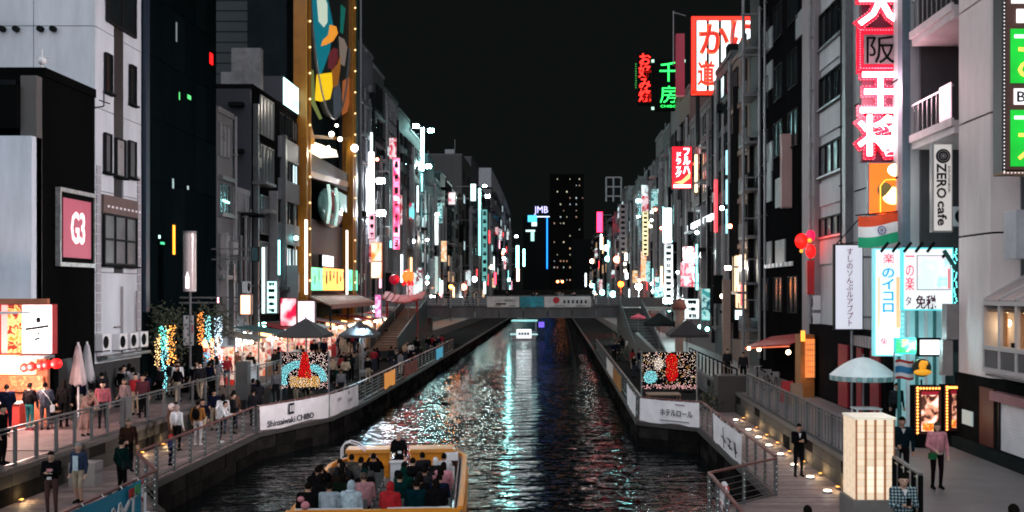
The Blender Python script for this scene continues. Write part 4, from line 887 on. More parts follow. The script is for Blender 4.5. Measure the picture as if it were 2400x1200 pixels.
for i in range(n):
    a, c = y0b+i*w+.065, y0b+(i+1)*w-.065
    part('lower_pane', MB().box(xb+.03, xb+.05, a, c, 5.065, 5.555), P_GREY, bw)
    part('back_wall', MB().box(XR+.80, XR+.87, a, c, 5.1, 6.6), random.choice([mat((.45,.25,.12), .7, 0, .4, 3), mat((.3,.13,.06), .7, 0, .4, 3)]), bw)
    o = part('curtain', MB().grid(lambda u, v: (xb+.28+.05*math.sin(u*30), a+.05+u*(c-a)*.42, 5.65+v*.95), 24, 1), mat((.62,.36,.2), .8), bw)
    part('roof_pane', MB().hexa([(xb,a,zt_+.02),(XR+.85,a,7.88),(XR+.85,c,7.88),(xb,c,zt_+.02),(xb,a,zt_+.05),(XR+.85,a,7.91),(XR+.85,c,7.91),(xb,c,zt_+.05)]), mat((.30,.26,.25), .4, 0, .25, 1.5), bw)
    part('roof_bar', MB().bar((xb,c+.065,zt_+.07),(XR+.85,c+.065,7.93), .06, .06), fm, bw)
    q = (12.7, (a+c)/2+.25, 6.3); part('pendant', MB().sph(q, .11, 10, 6).tube(q, (q[0],q[1],6.62), .012), glow(C(255,215,160), 9), bw); lamp_light(bw, (q[0], q[1], 6.15), 7, (1,.72,.42), .1)
    part('seat', MB().box(12.75, 13.1, a+.3, c-.3, 5.1, 5.75), M_DARK, bw)
# balconies between column and sign building
m_slot = mat((.015,.018,.02), .6, 0, .3, 1); yq0, yq1 = 33.22, 37.3
t2 = thing('building', 'open balcony bay with pale slabs and metal railings between column and neon sign', 'building', (XR, 35, 4.6)); 
part('back_wall', MB().box(XR+2.4, XR+8, yq0, yq1, ZU, 22), m_slot, t2); part('side_wall', MB().box(XR+.3, XR+2.39, yq1-.12, yq1, 5, 22), mat((.05,.05,.055), .7), t2)
for zt in (12.75, 16.5, 20.3):
    part('slab', MB().box(XR-.02, XR+2.38, yq0+.01, yq1-.13, zt-.42, zt), m_slab, t2); part('slab_edge', MB().box(XR-.12, XR-.025, yq0+.01, yq1-.13, zt-.18, zt+.08), m_slab, t2)
    r = part('railing', MB().box(XR-.06, XR, yq0+.05, yq1-.2, zt+1.12, zt+1.18), M_STEEL, t2)
    for k in range(9): link('baluster', MB().box(XR-.05-XR, XR-.01-XR, yq0+.2+k*.43-35, yq0+.24+k*.43-35, zt+.08-4.6, zt+1.12-4.6).mesh('baluster', M_STEEL), r)
    part('rear_glazing', MB().box(XR+2.3, XR+2.39, yq0+.4, yq1-.5, zt+.3, zt+2.2), P_TEAL, t2)
part('ground_recess', MB().box(XR+1.2, XR+2.3, yq0, yq1, ZU, 5), mat((.02,.03,.03), .5), t2)
part('balcony_panel', MB().box(XR-.1, XR-.07, yq0+.1, yq0+1.1, 12.85, 14.0), glow(C(250,205,215), .8, .4, .9), t2)
aircon(XR+1.6, yq1-.6, 9.4, 'cam', 'air conditioner in the shade of the balcony bay')
# R2: grey sign building with strip windows
m_r2 = mat((.42,.43,.45), .6, 0, .32, .7, .05, .4, True); m_r2b = mat((.40,.36,.365), .6, 0, .2, .6, 0, .4, True); ya, yb = 37.35, YX(1893,XR)
t = bld('grey building with sloping rows of strip windows behind the red-edged neon sign', 1, ya, yb, 27, m_r2)
yw0, yw1 = YX(1985,XR), YX(1925,XR)
for pt, pb in ((10,95),(165,240),(330,405),(505,552)):
    a = (yw0+yw1)/2; window(t, (XR-.01, a, ZY((pt+pb)/2, a)), yw1-yw0-.1, (pb-pt)*a/F, 'left', F_DARK, P_GREY if pt > 300 else P_DARK, 3, 0, .14, .07, M_STEEL)
for py in (120, 280, 450, 590): part('spandrel_panel', MB().box(XR-.09, XR-.003, yw0, yw1, ZY(py+28,48), ZY(py-28,48)), m_r2, t)
part('pilaster', MB().box(XR-.35, XR-.003, YX(2000,XR), YX(1988,XR), ZU, 26.8), F_GREY, t); part('pilaster', MB().box(XR-.3, XR-.003, yw1+.1, yb-.05, ZU, 26.8), mat((.25,.21,.22), .6, 0, .25, .8), t)
part('blue_edge', MB().box(XR-.3, XR-.003, ya+.02, ya+.5, 5, 26.8), mat((.12,.16,.2), .5), t)
pipe(t, yw1+.4, 3, 26, .08, F_PALE, .45); pipe(t, yw0-.35, 3, 26, .1, F_DARK, .3)
for z in (11.5, 15.2): part('panel_joint', MB().box(XR-.02, XR-.003, ya+.6, YX(2003,XR), z-.03, z+.03), M_DARK, t)
for k in range(4): aircon(XR-.02, 50.3, 3.6+k*.86, 'left', ['lowest','second','third','topmost'][k] + ' of four stacked air conditioners by the white vertical sign')
# R3: tall dark block
y0, y1 = YX(1891,XR), YX(1781,XR); t = bld('tall black block with pale hanging panels behind the plain pink sign', 1, y0, y1, 26, mat((.006,.006,.0065), .6, 0, .3, .6, 0, .1, True))
for (pa, pb, ta, tb) in ((1793,1812,60,110),(1795,1812,140,205),(1800,1812,330,400),(1795,1810,400,470),(1820,1842,410,480),(1820,1842,560,620),(1793,1810,565,625),(1868,1892,10,70)):
    a, c = YX(pb,XR), YX(pa,XR); part('pale_panel', MB().box(XR-.08, XR-.003, a, c, ZY(tb,a), ZY(ta,a)), mat((.22,.23,.24), .5, 0, .3, 1), t)
wins(t, span(y0+1,y1,3), [ZY(py,60) for py in (60,200,330,690)], 2.2, 2, F_DARK, (P_DARK,), 1); pipe(t, y1-.6, 3, 25, .1, F_GREY); pipe(t, y1-2.2, 3, 25, .08, F_GREY)
for k in range(7): part('shop_letter', MB().box(XR-.2, XR-.1, y0+2.6+k*1.1, y0+3.2+k*1.1, ZY(628,61), ZY(619,61)), M_WHITE, t)
# R4: verandas
y0, y1 = YX(1779,XR), YX(1758,XR); t = bld('narrow grey block of stacked verandas with pipes', 1, y0, y1, 27, mat((.05,.052,.055), .6, 0, .3, .8))
for k in range(7): part('veranda', MB().box(XR-.8, XR-.003, y0+.1, y1-.1, 4.6+k*3.0, 4.75+k*3.0), F_GREY, t); part('veranda_rail', MB().box(XR-.8, XR-.74, y0+.1, y1-.1, 4.76+k*3, 5.6+k*3), mat((.12,.12,.125), .6), t)
pipe(t, y0+.3, 3, 26.5, .1, F_PALE, .95)
# R5: brown tiled block
m_brn = mat((.21,.135,.11), .65, 0, .3, .9, .1, .4, True)
y0, y1 = YX(1757,XR), YX(1716,XR); t = bld('brown tiled block with tall windows in the middle of the right bank', 1, y0, y1, ZY(125,71), m_brn)
wins(t, span(y0,y1,2), [ZY(py,73) for py in (200,310,420,530)], 1.7, 2.4, F_DARK, (P_DARK,P_GREY), 1); bands(t, y0+.1, y1-.1, [ZY(py,73) for py in (255,365,475,580)], .35, mat((.25,.17,.14), .6), .12)
s = thing('shop_sign', 'tall cream lit sign with faint drawing low on the brown block', 'sign', (XR-.2, 72, 4)); a, c = YX(1749,XR-.3), YX(1716,XR-.3); part('cabinet', MB().box(XR-.3, XR-.13, a, c, ZY(722,73), ZY(600,73)), M_TAN, s); part('face', MB().box(XR-.34, XR-.302, a+.1, c-.1, ZY(720,73), ZY(602,73)), glow(C(240,205,165), .95, .25, .8), s)
for k in range(4): part('drawn_mark', MB().box(XR-.36, XR-.342, a+1+k*.7, a+1.3+k*.7, 5.9+(k%2)*1.1, 6.4+(k%2)*1.1), mat((.2,.12,.08), .7), s)
# R6
y0, y1 = YX(1715,XR), YX(1678,XR); m_sl2 = mat((.05,.056,.06), .6, 0, .3, .7, 0, .4, True)
t = bld('slate-grey block with cyan tube lights up its corner', 1, y0, y1, ZY(128,y0), m_sl2); wins(t, span(y0,y1,3), [ZY(py,78) for py in (200,270,340,420,500)], 1.7, 1.7, F_DARK, (P_DARK,P_TEAL), 0, lit=.1); pipe(t, y0+.2, 4, 24, .13, F_PALE); pipe(t, y1-.6, 4, 24, .13, F_GREY)
for k in range(3): part('tube_light', MB().box(XR-.22, XR-.12, y0+.9, y0+1.3, ZY(545-k*70,75), ZY(488-k*70,75)), glow(C(150,215,225), 1.1), t)
# R7..R12
m_mv = mat((.13,.095,.10), .65, 0, .3, .7, 0, .4, True)
y0, y1 = YX(1677,XR), YX(1618,XR); t = bld('mauve block with white frames under the crab-red roof billboard', 1, y0, y1, ZY(238,y0+3), m_mv)
wins(t, span(y0,y1,4), [ZY(py,90) for py in (300,365,430,500,560)], 2.6, 2.0, F_PALE, (P_DARK,P_GREY,P_PALE), 1, lit=.1); pipe(t, y0+3, 4, 22, .16, F_PALE); pipe(t, y0+.4, 3, 23, .14, F_DARK); pipe(t, y1-.6, 4, 22, .14, F_PALE); bands(t, y0, y1, [ZY(522,90)], .5, glow(C(240,245,250), 1.5), .3, 'tube_light')
y0, y1 = YX(1617,XR), YX(1572,XR); t = bld('brown and rose block beside the red drugstore sign', 1, y0, y1, ZY(268,y0+3), mat((.12,.07,.07), .65, 0, .3, .7)); wins(t, span(y0,y1,4), [ZY(py,105) for py in (320,400,470,540,610)], 2.6, 2.4, F_DARK, (P_DARK,P_GREY), 1); pipe(t, y0+1, 4, 24, .2, F_PALE); pipe(t, y1-1, 4, 23, .2, F_GREY)
y0, y1 = YX(1571,XR), YX(1511,XR); t = bld('pale arched-top block behind the black and white upright sign', 1, y0, y1, ZY(352,y0+8), mat((.11,.10,.108), .6, 0, .35, .5)); wins(t, span(y0,y1,6), [ZY(py,130) for py in (390,440,500,560,620)], 3, 2.2, F_GREY, (P_DARK,P_GREY), 1, lit=.12); pipe(t, y0+2, 4, 22, .25, F_PALE); pipe(t, y1-2, 4, 22, .25, F_PALE)
y0, y1 = YX(1510,XR), YX(1466,XR); t = bld('grey-green block with bright lamps on thin masts, right bank', 1, y0, y1, ZY(440,y0+8), mat((.10,.11,.11), .6, 0, .35, .4)); wins(t, span(y0,y1,6), [ZY(py,165) for py in (480,520,560,600,640)], 4.2, 2, F_PALE, (P_DARK,P_TEAL), 1, lit=.35); [pipe(t, y, 4, 22, .25, F_PALE, .4) for y in span(y0,y1,5)]
y0, y1 = YX(1465,XR), YX(1424,XR); t = bld('plain grey block crowned by an open steel sign frame', 1, y0, y1, ZY(472,y0), mat((.12,.115,.12), .6, 0, .25, .4)); wins(t, span(y0,y1,5), [ZY(py,220) for py in (510,560,610)], 5, 2.4, F_DARK, (P_DARK,), 1, lit=.2)
fb = MB(); 
for x in (XY(1421,190), XY(1438,190), XY(1456,190)): fb.tube((x,190,ZY(472,190)), (x,190,ZY(416,190)), .16)
for py in (416, 438, 460): fb.tube((XY(1421,190),190,ZY(py,190)), (XY(1456,190),190,ZY(py,190)), .14)
part('sign_frame', fb, M_STEEL, t)
y0, y1 = YX(1423,XR), YX(1385,XR); t = bld('distant row of dark blocks, last on the right bank', 1, y0, y1, ZY(545,300), mat((.03,.025,.028), .7, 0, .4, .2)); wins(t, span(y0,y1,8), [9,13,17,21], 8, 2.4, F_DARK, (P_DARK,), 2, lit=.35, litm=P_WARM)

# ------------------------------------------------------------------ SIGNS
def csign(label, pa, pb, ta, tb, Y, face, depth=.35, name='shop_sign', cat='sign', body=None, border=.05, marks=0, mm=None, group=None, arm=True, side=None):
    """box sign standing out from a facade and looking along the canal towards the camera"""
    x0, x1 = XY(pa, Y), XY(pb, Y); z1, z0 = ZY(ta, Y), ZY(tb, Y)
    s = thing(name, label, cat, ((x0+x1)/2, Y, z0), group)
    part('cabinet', MB().box(x0, x1, Y+.03, Y+depth, z0, z1), body or F_GREY, s)
    part('face', MB().box(x0+border, x1-border, Y, Y+.028, z0+border, z1-border), face, s)
    if arm:
        xf = XL if x0 < 0 else XR; xn = x0 if x0 < 0 else x1
        if abs(xf) > abs(xn):
            for z in (z0+(z1-z0)*.15, z0+(z1-z0)*.85): part('bracket', MB().box(min(xn,xf), max(xn,xf), Y+depth*.4, Y+depth*.4+.08, z-.04, z+.04), F_GREY, s)
    if marks:
        n = marks; w = (x1-x0)
        for k in range(n):
            zc = z0 + (z1-z0)*(k+.5)/n; h = (z1-z0)/n*.62; b = MB()
            for _ in range(4):
                if random.random() < .5: b.box(x0+w*.22, x1-w*.22, Y-.02, Y-.005, zc+random.uniform(-.45,.45)*h, zc+random.uniform(-.45,.45)*h+.0)
                u = random.uniform(.28,.7); z = zc+random.uniform(-.4,.3)*h
                b.box(x0+w*.25, x1-w*.25, Y-.02, Y-.004, z, z+h*.12); b.box(x0+w*u, x0+w*(u+.09), Y-.021, Y-.005, zc-h*.45, zc+h*.4)
            part('print_mark', b, mm or M_INK, s)
    return s, x0, x1, z0, z1
# --- red edged neon kanji sign
Y = 39.25; s = thing('neon_sign', 'tall red-edged neon sign with four white kanji climbing the grey building', 'sign', (12.45, Y, 12.0), None)
xa, xb = XY(2022, Y), XY(2110, Y); 
part('backboard', MB().box(xa, xb, Y+.12, Y+.5, ZY(378,Y), ZY(-140,Y)), mat((.16,.02,.05), .5, 0, .25, 1.5), s)
part('lit_edge', MB().box(xb+.005, xb+.24, Y+.05, Y+.55, ZY(374,Y), ZY(-140,Y)), glow(C(255,232,238), 1.3), s)
part('edge_tube', MB().box(xb+.36, xb+.44, Y+.1, Y+.2, ZY(378,Y), ZY(-140,Y)), glow(C(190,230,235), .9), s)
hal = glow(C(200,14,46), .85); wh = glow(C(255,244,247), 2.99); led = glow(C(255,150,170), .85)
def bulbs_round(parent, body, c, w, h, step, r, y, m):
    vs, fs = TXT[(body, .075)]; bs = TXT[(body, 0.)][0]
    X = [v[0] for v in bs]; Yy = [v[1] for v in bs]; cx, cy = (min(X)+max(X))/2, (min(Yy)+max(Yy))/2; sx = w/(max(X)-min(X)); sy = h/(max(Yy)-min(Yy))
    zf = max(v[2] for v in vs); ec = {}
    for f in fs:
        if all(abs(vs[i][2]-zf) < 1e-5 for i in f):
            for a, b2 in zip(f, f[1:] + f[:1]): k = (min(a,b2), max(a,b2)); ec[k] = ec.get(k, 0) + 1
    b = MB(); last = []
    for (i, j), n in ec.items():
        if n != 1: continue
        p = Vector(((vs[i][0]-cx)*sx, (vs[i][1]-cy)*sy)); q = Vector(((vs[j][0]-cx)*sx, (vs[j][1]-cy)*sy)); L = (q-p).length; k = max(1, int(L/step))
        for t in range(k):
            u = p + (q-p)*(t+.5)/k
            if all((u-l).length > step*.8 for l in last): last.append(u); b.octa((c[0]+u.x, y, c[2]+u.y), r)
    if b.v: part('bulbs', b, m, parent, kind='stuff')
for ch, py, wpx in (('大', 12, 100), ('阪', 117, 92), ('王', 217, 92), ('将', 318, 102)):
    c = (XY(2063, Y), Y+.02, ZY(py, Y)); w = wpx*Y/F; h = 92*Y/F
    lettering(s, ch, (c[0], Y+.10, c[2]), w*1.03, h*1.05, 'cam', hal, .10, .075, name='red_halo')
    if ch == '阪':
        part('dark_panel', MB().box(c[0]-w*.42, c[0]+w*.4, Y-.045, Y-.005, c[2]-h*.36, c[2]+h*.38), mat((.25,.21,.22), .5, 0, .3, 3), s)
        for z in (c[2]-h*.46, c[2]+h*.48): part('red_edge', MB().box(c[0]-w*.5, c[0]+w*.5, Y-.02, Y+.1, z-.12, z+.12), hal, s)
        for xx in (c[0]-w*.5, c[0]+w*.49): part('red_edge', MB().box(xx-.1, xx+.1, Y-.022, Y+.098, c[2]-h*.44, c[2]+h*.46), hal, s)
        lettering(s, ch, (c[0], Y-.05, c[2]), w*.72, h*.7, 'cam', M_BLACK, .03)
        b = MB()
        for k in range(15):
            for xx, zz in ((c[0]-w*.5+w*k/14, c[2]-h*.47),(c[0]-w*.5+w*k/14, c[2]+h*.5),(c[0]-w*.52, c[2]-h*.45+h*.95*k/14),(c[0]+w*.51, c[2]-h*.45+h*.95*k/14)): b.octa((xx, Y-.05, zz), .03)
        part('bulbs', b, led, s, kind='stuff')
    else:
        lettering(s, ch, (c[0], Y-.02, c[2]), w, h, 'cam', wh, .08, .015, name='white_kanji')
        bulbs_round(s, ch, c, w*1.03, h*1.05, .115, .024, Y-.02, led)
lamp_light(s, (12.2, Y-1.5, 14.5), 400, (1,.55,.62), .6)
sp = lamp_light(s, (11.3, Y+.2, 14.0), 30000, (1,.86,.86), .8, 'SPOT', (-1, .12, -.08)); sp.data.spot_size = R(75); sp.data.spot_blend = 1.0  # added spot throws the sign's light onto the left bank fronts
# orange picture board and the tricolour flag under it
o, x0, x1, z0, z1 = csign('orange lit picture board with yellow outline below the red neon kanji', 2035, 2120, 380, 505, 39.0, glow(C(250,92,25), 1.15, .2, 1.2), .3, 'picture_board')
part('outline', MB().path([(x0+.45,38.96,z0+.1),(x0+.45,38.96,z1-.9),(x0+.65,38.96,z1-.68),(x0+1.0,38.96,z1-.66),(x0+1.25,38.96,z1-.9),(x0+1.28,38.96,z0+.2)], .02, 4), glow(C(255,190,60), 1.2), o)
part('olive_disc', MB().sph((x0+.62,38.99,z1-1.05), .3, 12, 8, 1, 1, .08), mat((.2,.17,.05), .6), o); part('bright_patch', MB().sph((x0+.95,38.99,z0+.75), .42, 12, 8, .8, 1, .06), glow(C(255,215,140), 2.0), o); part('bright_patch', MB().sph((x1-.35,38.99,z1-.3), .3, 12, 8, .8, 1, .06), glow(C(255,235,190), 2.4), o)
b = MB()
for k in range(8): b.sph((x1+.22, 38.9, z0-.5+k*.4), .07, 8, 6)
part('bulb_row', b, glow(C(255,170,150), 5), o); part('bulb_pole', MB().tube((x1+.22,39.05,z0-1),(x1+.22,39.05,z1), .06), mat((.35,.12,.12), .5), o)
fl = thing('flag', 'Indian tricolour flag hanging under the orange picture board', 'flag', (12.5, 38.6, 8.8)); xa, xb = XY(2012,38.6), XY(2117,38.6); zt, zb = ZY(506,38.6), ZY(580,38.6)
for k, m in ((2, mat((.8,.08,.02), .7)), (1, mat((.88,.88,.88), .7)), (0, mat((.015,.42,.2), .7))):
    part('stripe', MB().grid(lambda u, v: (xa+(xb-xa)*u, 38.6+.07*math.sin(u*8+.6), zb+(zt-zb)*(k+v)/3 + .16*u - .06*math.sin(u*5)), 20, 2), m, fl, smooth=True)
xc, zc = (xa+xb)/2, (zt+zb)/2+.05
b = MB(); b.path([(xc+.15*math.cos(i*math.pi/10), 38.47, zc+.15*math.sin(i*math.pi/10)) for i in range(21)], .018, 4)
for i in range(8): b.tube((xc,38.47,zc),(xc+.14*math.cos(i*math.pi/4),38.47,zc+.14*math.sin(i*math.pi/4)), .008, 4)
part('wheel', b, mat((.02,.04,.25), .6), fl); lamp_light(fl, ((xa+xb)/2-.5, 36.6, zt+.9), 70, (1,.9,.85), .3); part('staff', MB().tube((xa-.1,38.65,zt+.02),(xb+.25,38.65,zt+.22), .025), F_DARK, fl)  # point light without fixture, added to brighten the flag
# white vertical sign with red script
o, x0, x1, z0, z1 = csign('white upright sign with a column of dark red script beside the grey building', 1956, 2024, 572, 774, 41.0, glow(C(205,205,216), .8, .06, .5), .3, body=F_DARK)
lettering(o, vert('すしのソんぶルアブプト'), ((x0+x1)/2+.02, 40.97, (z0+z1)/2), .27, z1-z0-.35, 'cam', mat((.25,.04,.12), .6), .02)
part('hanger', MB().path([(x0+.1,41.1,z1),(x0+1.0,41.1,z1+1.0),(x0+1.6,41.1,z1+1.25)], .025).path([(x0+.1,41.1,z1),(x1+.3,41.1,z1+.1)], .02), F_DARK, o); part('pole', MB().tube(((x0+x1)/2+.15,41.15,ZU),((x0+x1)/2+.15,41.15,z0), .05), F_PALE, o)
# left lit board with blue script
o, x0, x1, z0, z1 = csign('tall white lit board with red kanji and blue kana, cyan edges', 2050, 2112, 582, 835, 36.2, glow(C(232,242,246), .89), .35, body=glow(C(120,205,215), .8))
for px0, px1 in ((2058,2062),(2100,2110)): part('orange_strip', MB().box(XY(px0,36.18), XY(px1,36.18), 36.17, 36.19, z0+1.0, z1-1.0), glow(C(255,175,130), .85), o)
lettering(o, '楽', ((x0+x1)/2+.02, 36.17, ZY(606,36.2)), .42, .36, 'cam', glow(C(215,30,70), .8), .02); lettering(o, vert('のイコロ'), ((x0+x1)/2, 36.17, ZY(680,36.2)), .42, 1.55, 'cam', glow(C(30,150,215), .8), .02, .02); lettering(o, '免', ((x0+x1)/2-.14, 36.17, ZY(800,36.2)), .26, .26, 'cam', glow(C(215,40,80), .8), .02)
b = MB()
for k in range(24): b.octa((x1+.02, 36.1, z0+.1+k*.155), .03)
part('edge_bulbs', b, glow(C(90,220,220), 2.5), o)
# right lit board: red column, pale screen, tax free kanji
o, x0, x1, z0, z1 = csign('broad white lit board with red column, pale screen and two large kanji', 2116, 2235, 580, 728, 33.75, glow(C(236,246,248), .89), .3, body=glow(C(90,220,225), .8))
lettering(o, vert('一の楽'), (x0+.22, 33.72, ZY(640,33.75)), .3, 1.15, 'cam', glow(C(215,30,75), .8), .02); lettering(o, 'タ', (x0+.17, 33.72, ZY(705,33.75)), .2, .3, 'cam', mat((.15,.04,.08), .6), .02)
lettering(o, '免税', (XY(2170,33.72), 33.72, ZY(708,33.75)), .66, .44, 'cam', mat((.12,.03,.05), .6), .02, .02)
part('screen_frame', MB().box(x0+.45, x1-.1, 33.72, 33.745, ZY(680,33.75), ZY(598,33.75)), mat((.5,.5,.5), .4), o); part('screen', MB().box(x0+.48, x1-.13, 33.70, 33.718, ZY(678,33.75), ZY(600,33.75)), picture(C(175,240,235), C(240,225,235), C(215,235,240), .85, 1.6), o); part('red_spine', MB().box(x1-.2, x1-.15, 33.69, 33.715, ZY(676,33.75), ZY(630,33.75)), glow(C(225,70,80), .8), o)
for k in range(5): part('tilted_stripe', MB().bar((x0-.75+k*.38,33.68,ZY(584,33.75)-.1),(x0-.5+k*.38,33.68,ZY(574,33.75)+.08), .03, .09), M_DARK, o)
b = MB(); random.seed(4)
for k in range(40): b.octa((x1+.04+random.uniform(-.05,.05), 33.7, z0+(z1-z0)*k/40), .028)
for k in range(16): b.octa((XY(2240,33.7)-random.uniform(.05,.35), 33.65, ZY(600,33.7)-random.uniform(-.2,.5)), .03)
part('tinsel_lights', b, glow(C(110,225,220), 3.0), o); part('tinsel_garland', MB().bar((x1-.35,33.66,z1-.1),(x1+.05,33.66,z1-.75), .1, .12), mat((.02,.10,.10), .6), o)
for k in range(2): part('bird_mark', MB().prism([(x1-.42+k*.17,ZY(600,33.7)),(x1-.36+k*.17,ZY(596,33.7)),(x1-.3+k*.17,ZY(601,33.7)),(x1-.34+k*.17,ZY(604,33.7)),(x1-.38+k*.17,ZY(606,33.7))], 'y', 33.66, 33.7), M_DARK, o)
# shop glass below them, lit cyan
t = thing('shop_window', 'cyan-lit shop window under the tax free board', 'shop window', (12.6, 35, ZU)); 
part('lit_back', MB().box(XY(2110,36), XY(2225,36), 36.6, 36.65, ZU, ZY(722,36)), glow(C(165,215,218), .45, .7, 1.2), t)
for k in range(6): part('mullion', MB().box(XY(2112+k*21,36), XY(2112+k*21,36)+.09, 36.3, 36.4, ZU, ZY(722,36)), M_WHITE if k % 2 else mat((.05,.2,.2), .5), t)
lamp_light(t, (12.0, 34.2, 5.4), 260, (.62,.95,1), .3)
# tv, small green lit sign
o, *_ = csign('small green and orange lit sign under the blue kana board', 2098, 2150, 792, 830, 34.2, picture(C(40,170,70), C(60,200,110), C(235,140,40), 1.1, 3), .15, arm=False, body=glow(C(60,210,205), .8))
o, x0, x1, z0, z1 = csign('tilted white screen in a black case at the shop corner', 2152, 2206, 792, 836, 33.9, glow(C(238,235,238), 1.3, .2, 1.5), .2, 'screen', 'screen', arm=False, body=M_BLACK, border=.07)
# flag of stripes and emblem
f2 = thing('flag', 'small red white and blue striped Thai flag beside the white parasol', 'flag', (11.3, 33.6, 4.4)); xa, xb = XY(2098,33.6), XY(2142,33.6)
for z0, z1, m in ((4.30,4.38,M_RED),(4.38,4.5,M_WHITE),(4.5,4.72,mat((.02,.2,.42), .6)),(4.72,4.84,M_WHITE),(4.84,4.93,M_RED)):
    part('stripe', MB().grid(lambda u, v: (xa+(xb-xa)*u, 33.6+.03*math.sin(u*7), z0+(z1-z0)*v+.03*math.sin(u*6)), 10, 1), m, f2)
part('staff', MB().tube((xa-.03,33.62,4.2),(xa-.03,33.62,5.2), .02), F_PALE, f2)
em = thing('emblem_sign', 'round dark emblem with golden figure beside the striped flag', 'sign', (XY(2160,33.5), 33.5, 4.4)); cx, cz = XY(2160,33.5), ZY(862,33.5)
o = part('disc', MB().lathe([(0,-.05),(.3,-.05),(.3,.05),(0,.05)], (0,0,0), 20), mat((.03,.04,.03), .5), em, local=True); o.rotation_euler.x = R(90); o.location = (0, 0, cz-4.4)
part('golden_figure', MB().sph((cx,33.4,cz+.08), .16, 10, 6, 1.1, .8, .4).sph((cx,33.4,cz-.14), .3, 12, 6, .35, 1, .3).sph((cx+.1,33.39,cz+.16), .08, 8, 6), glow(C(235,160,40), .7), em); part('stem', MB().tube((cx,33.52,ZU),(cx,33.52,4.3), .03), F_DARK, em)
# ZERO cafe sign, unlit; its brightness is put in as emission
Yz = 33.5; o, x0, x1, z0, z1 = csign('white upright cafe sign reading ZERO cafe with a round black emblem', 2186, 2234, 335, 544, Yz, glow(C(205,200,196), .62, .05, .5), .28, body=mat((.3,.29,.29), .5))
xm = (x0+x1)/2
e = part('emblem', MB().lathe([(0,0),(.235,0),(.235,.03),(0,.03)], (0,0,0), 24), M_INK, o, local=True); e.rotation_euler.x = R(90); e.location = (0, -.005, ZY(366,Yz)-z0)
ring = MB()
for rr in (.17, .09): ring.path([(xm+rr*math.cos(i*math.pi/12), Yz-.045, ZY(366,Yz)+rr*math.sin(i*math.pi/12)) for i in range(25)], .012, 4)
ring.sph((xm,Yz-.04,ZY(366,Yz)), .05, 8, 6, 1, 1, .3); part('emblem_ring', ring, mat((.4,.38,.37), .6), o)
lettering(o, 'ZERO', (xm-.05, Yz-.004, ZY(424,Yz)), .30, 1.12, 'cam', M_INK, .02, .02, turn=1); lettering(o, 'cafe', (xm-.03, Yz-.004, ZY(500,Yz)), .28, .78, 'cam', M_INK, .02, .02, turn=1); lettering(o, 'DOUTONBORI', (xm+.2, Yz-.004, ZY(420,Yz)), .07, .85, 'cam', M_INK, .02, turn=1)
# green panel sign at the right edge
Yg = 28.0; o = thing('neon_sign', 'brown framed sign with two green lit panels of orange kanji at the right edge', 'sign', (13.2, Yg, 10.4)); xa, xb = XY(2352,Yg), XY(2492,Yg); zb = ZY(402,Yg)
part('cabinet', MB().box(xa+.05, xb, Yg, Yg+.5, zb+.05, 19), mat((.16,.075,.06), .55, 0, .2, 2), o); part('side_edge', MB().box(xa-.06, xa+.048, Yg-.03, Yg+.53, zb, 19), mat((.03,.03,.032), .5), o); part('under_edge', MB().box(xa-.06, xb, Yg-.03, Yg+.53, zb-.08, zb-.002), M_TAN, o)
b = MB()
for k in range(90): b.octa((xa-.0, Yg-.05, zb+k*.1), .022)
for k in range(16): b.octa((xa+k*.1, Yg-.05, zb-.04), .022)
part('edge_bulbs', b, glow(C(235,225,225), .9), o, kind='stuff')
for ta, tb, ch in ((68,195,'お'),(258,390,'大')):
    part('green_panel', MB().box(XY(2368,Yg), xb-.08, Yg-.03, Yg-.002, ZY(tb,Yg), ZY(ta,Yg)), glow(C(15,165,45), 1.0, .35, 1.3), o)
    lettering(o, ch, (XY(2425,Yg), Yg-.035, ZY((ta+tb)/2+6,Yg)), .95, 1.05, 'cam', glow(C(255,170,80), 1.1), .03)
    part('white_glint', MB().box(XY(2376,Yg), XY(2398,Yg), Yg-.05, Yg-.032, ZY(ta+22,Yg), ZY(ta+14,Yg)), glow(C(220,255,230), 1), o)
part('white_plate', MB().box(XY(2376,Yg), xb-.2, Yg-.03, Yg-.002, ZY(245,Yg), ZY(208,Yg)), glow(C(235,235,235), .9), o); lettering(o, 'B', (XY(2392,Yg), Yg-.035, ZY(227,Yg)), .22, .28, 'cam', M_INK, .02, .012); lettering(o, '1', (XY(2390,Yg), Yg-.02, ZY(38,Yg)), .16, .36, 'cam', glow(C(235,235,235), 1), .02, .012); part('white_plate', MB().box(XY(2370,Yg), xb-.2, Yg-.03, Yg-.002, ZY(8,Yg), ZY(-40,Yg)), glow(C(235,235,235), .9), o)
solo('white_box', MB().box(XY(2378,28.5), XY(2450,28.5), 28.4, 29.2, ZY(606,28.5), ZY(492,28.5)), mat((.42,.43,.47), .5), 'plain pale box mounted above the bay window at the right edge', 'box')
solo('wall_box', MB().box(XY(2216,33), XY(2243,33), 32.9, 33.3, ZY(795,33), ZY(712,33)).box(XY(2208,33), XY(2232,33), 32.95, 33.25, ZY(880,33), ZY(797,33)), mat((.27,.25,.25), .5), 'grey metal wall box on the near edge of the concrete column', 'box')
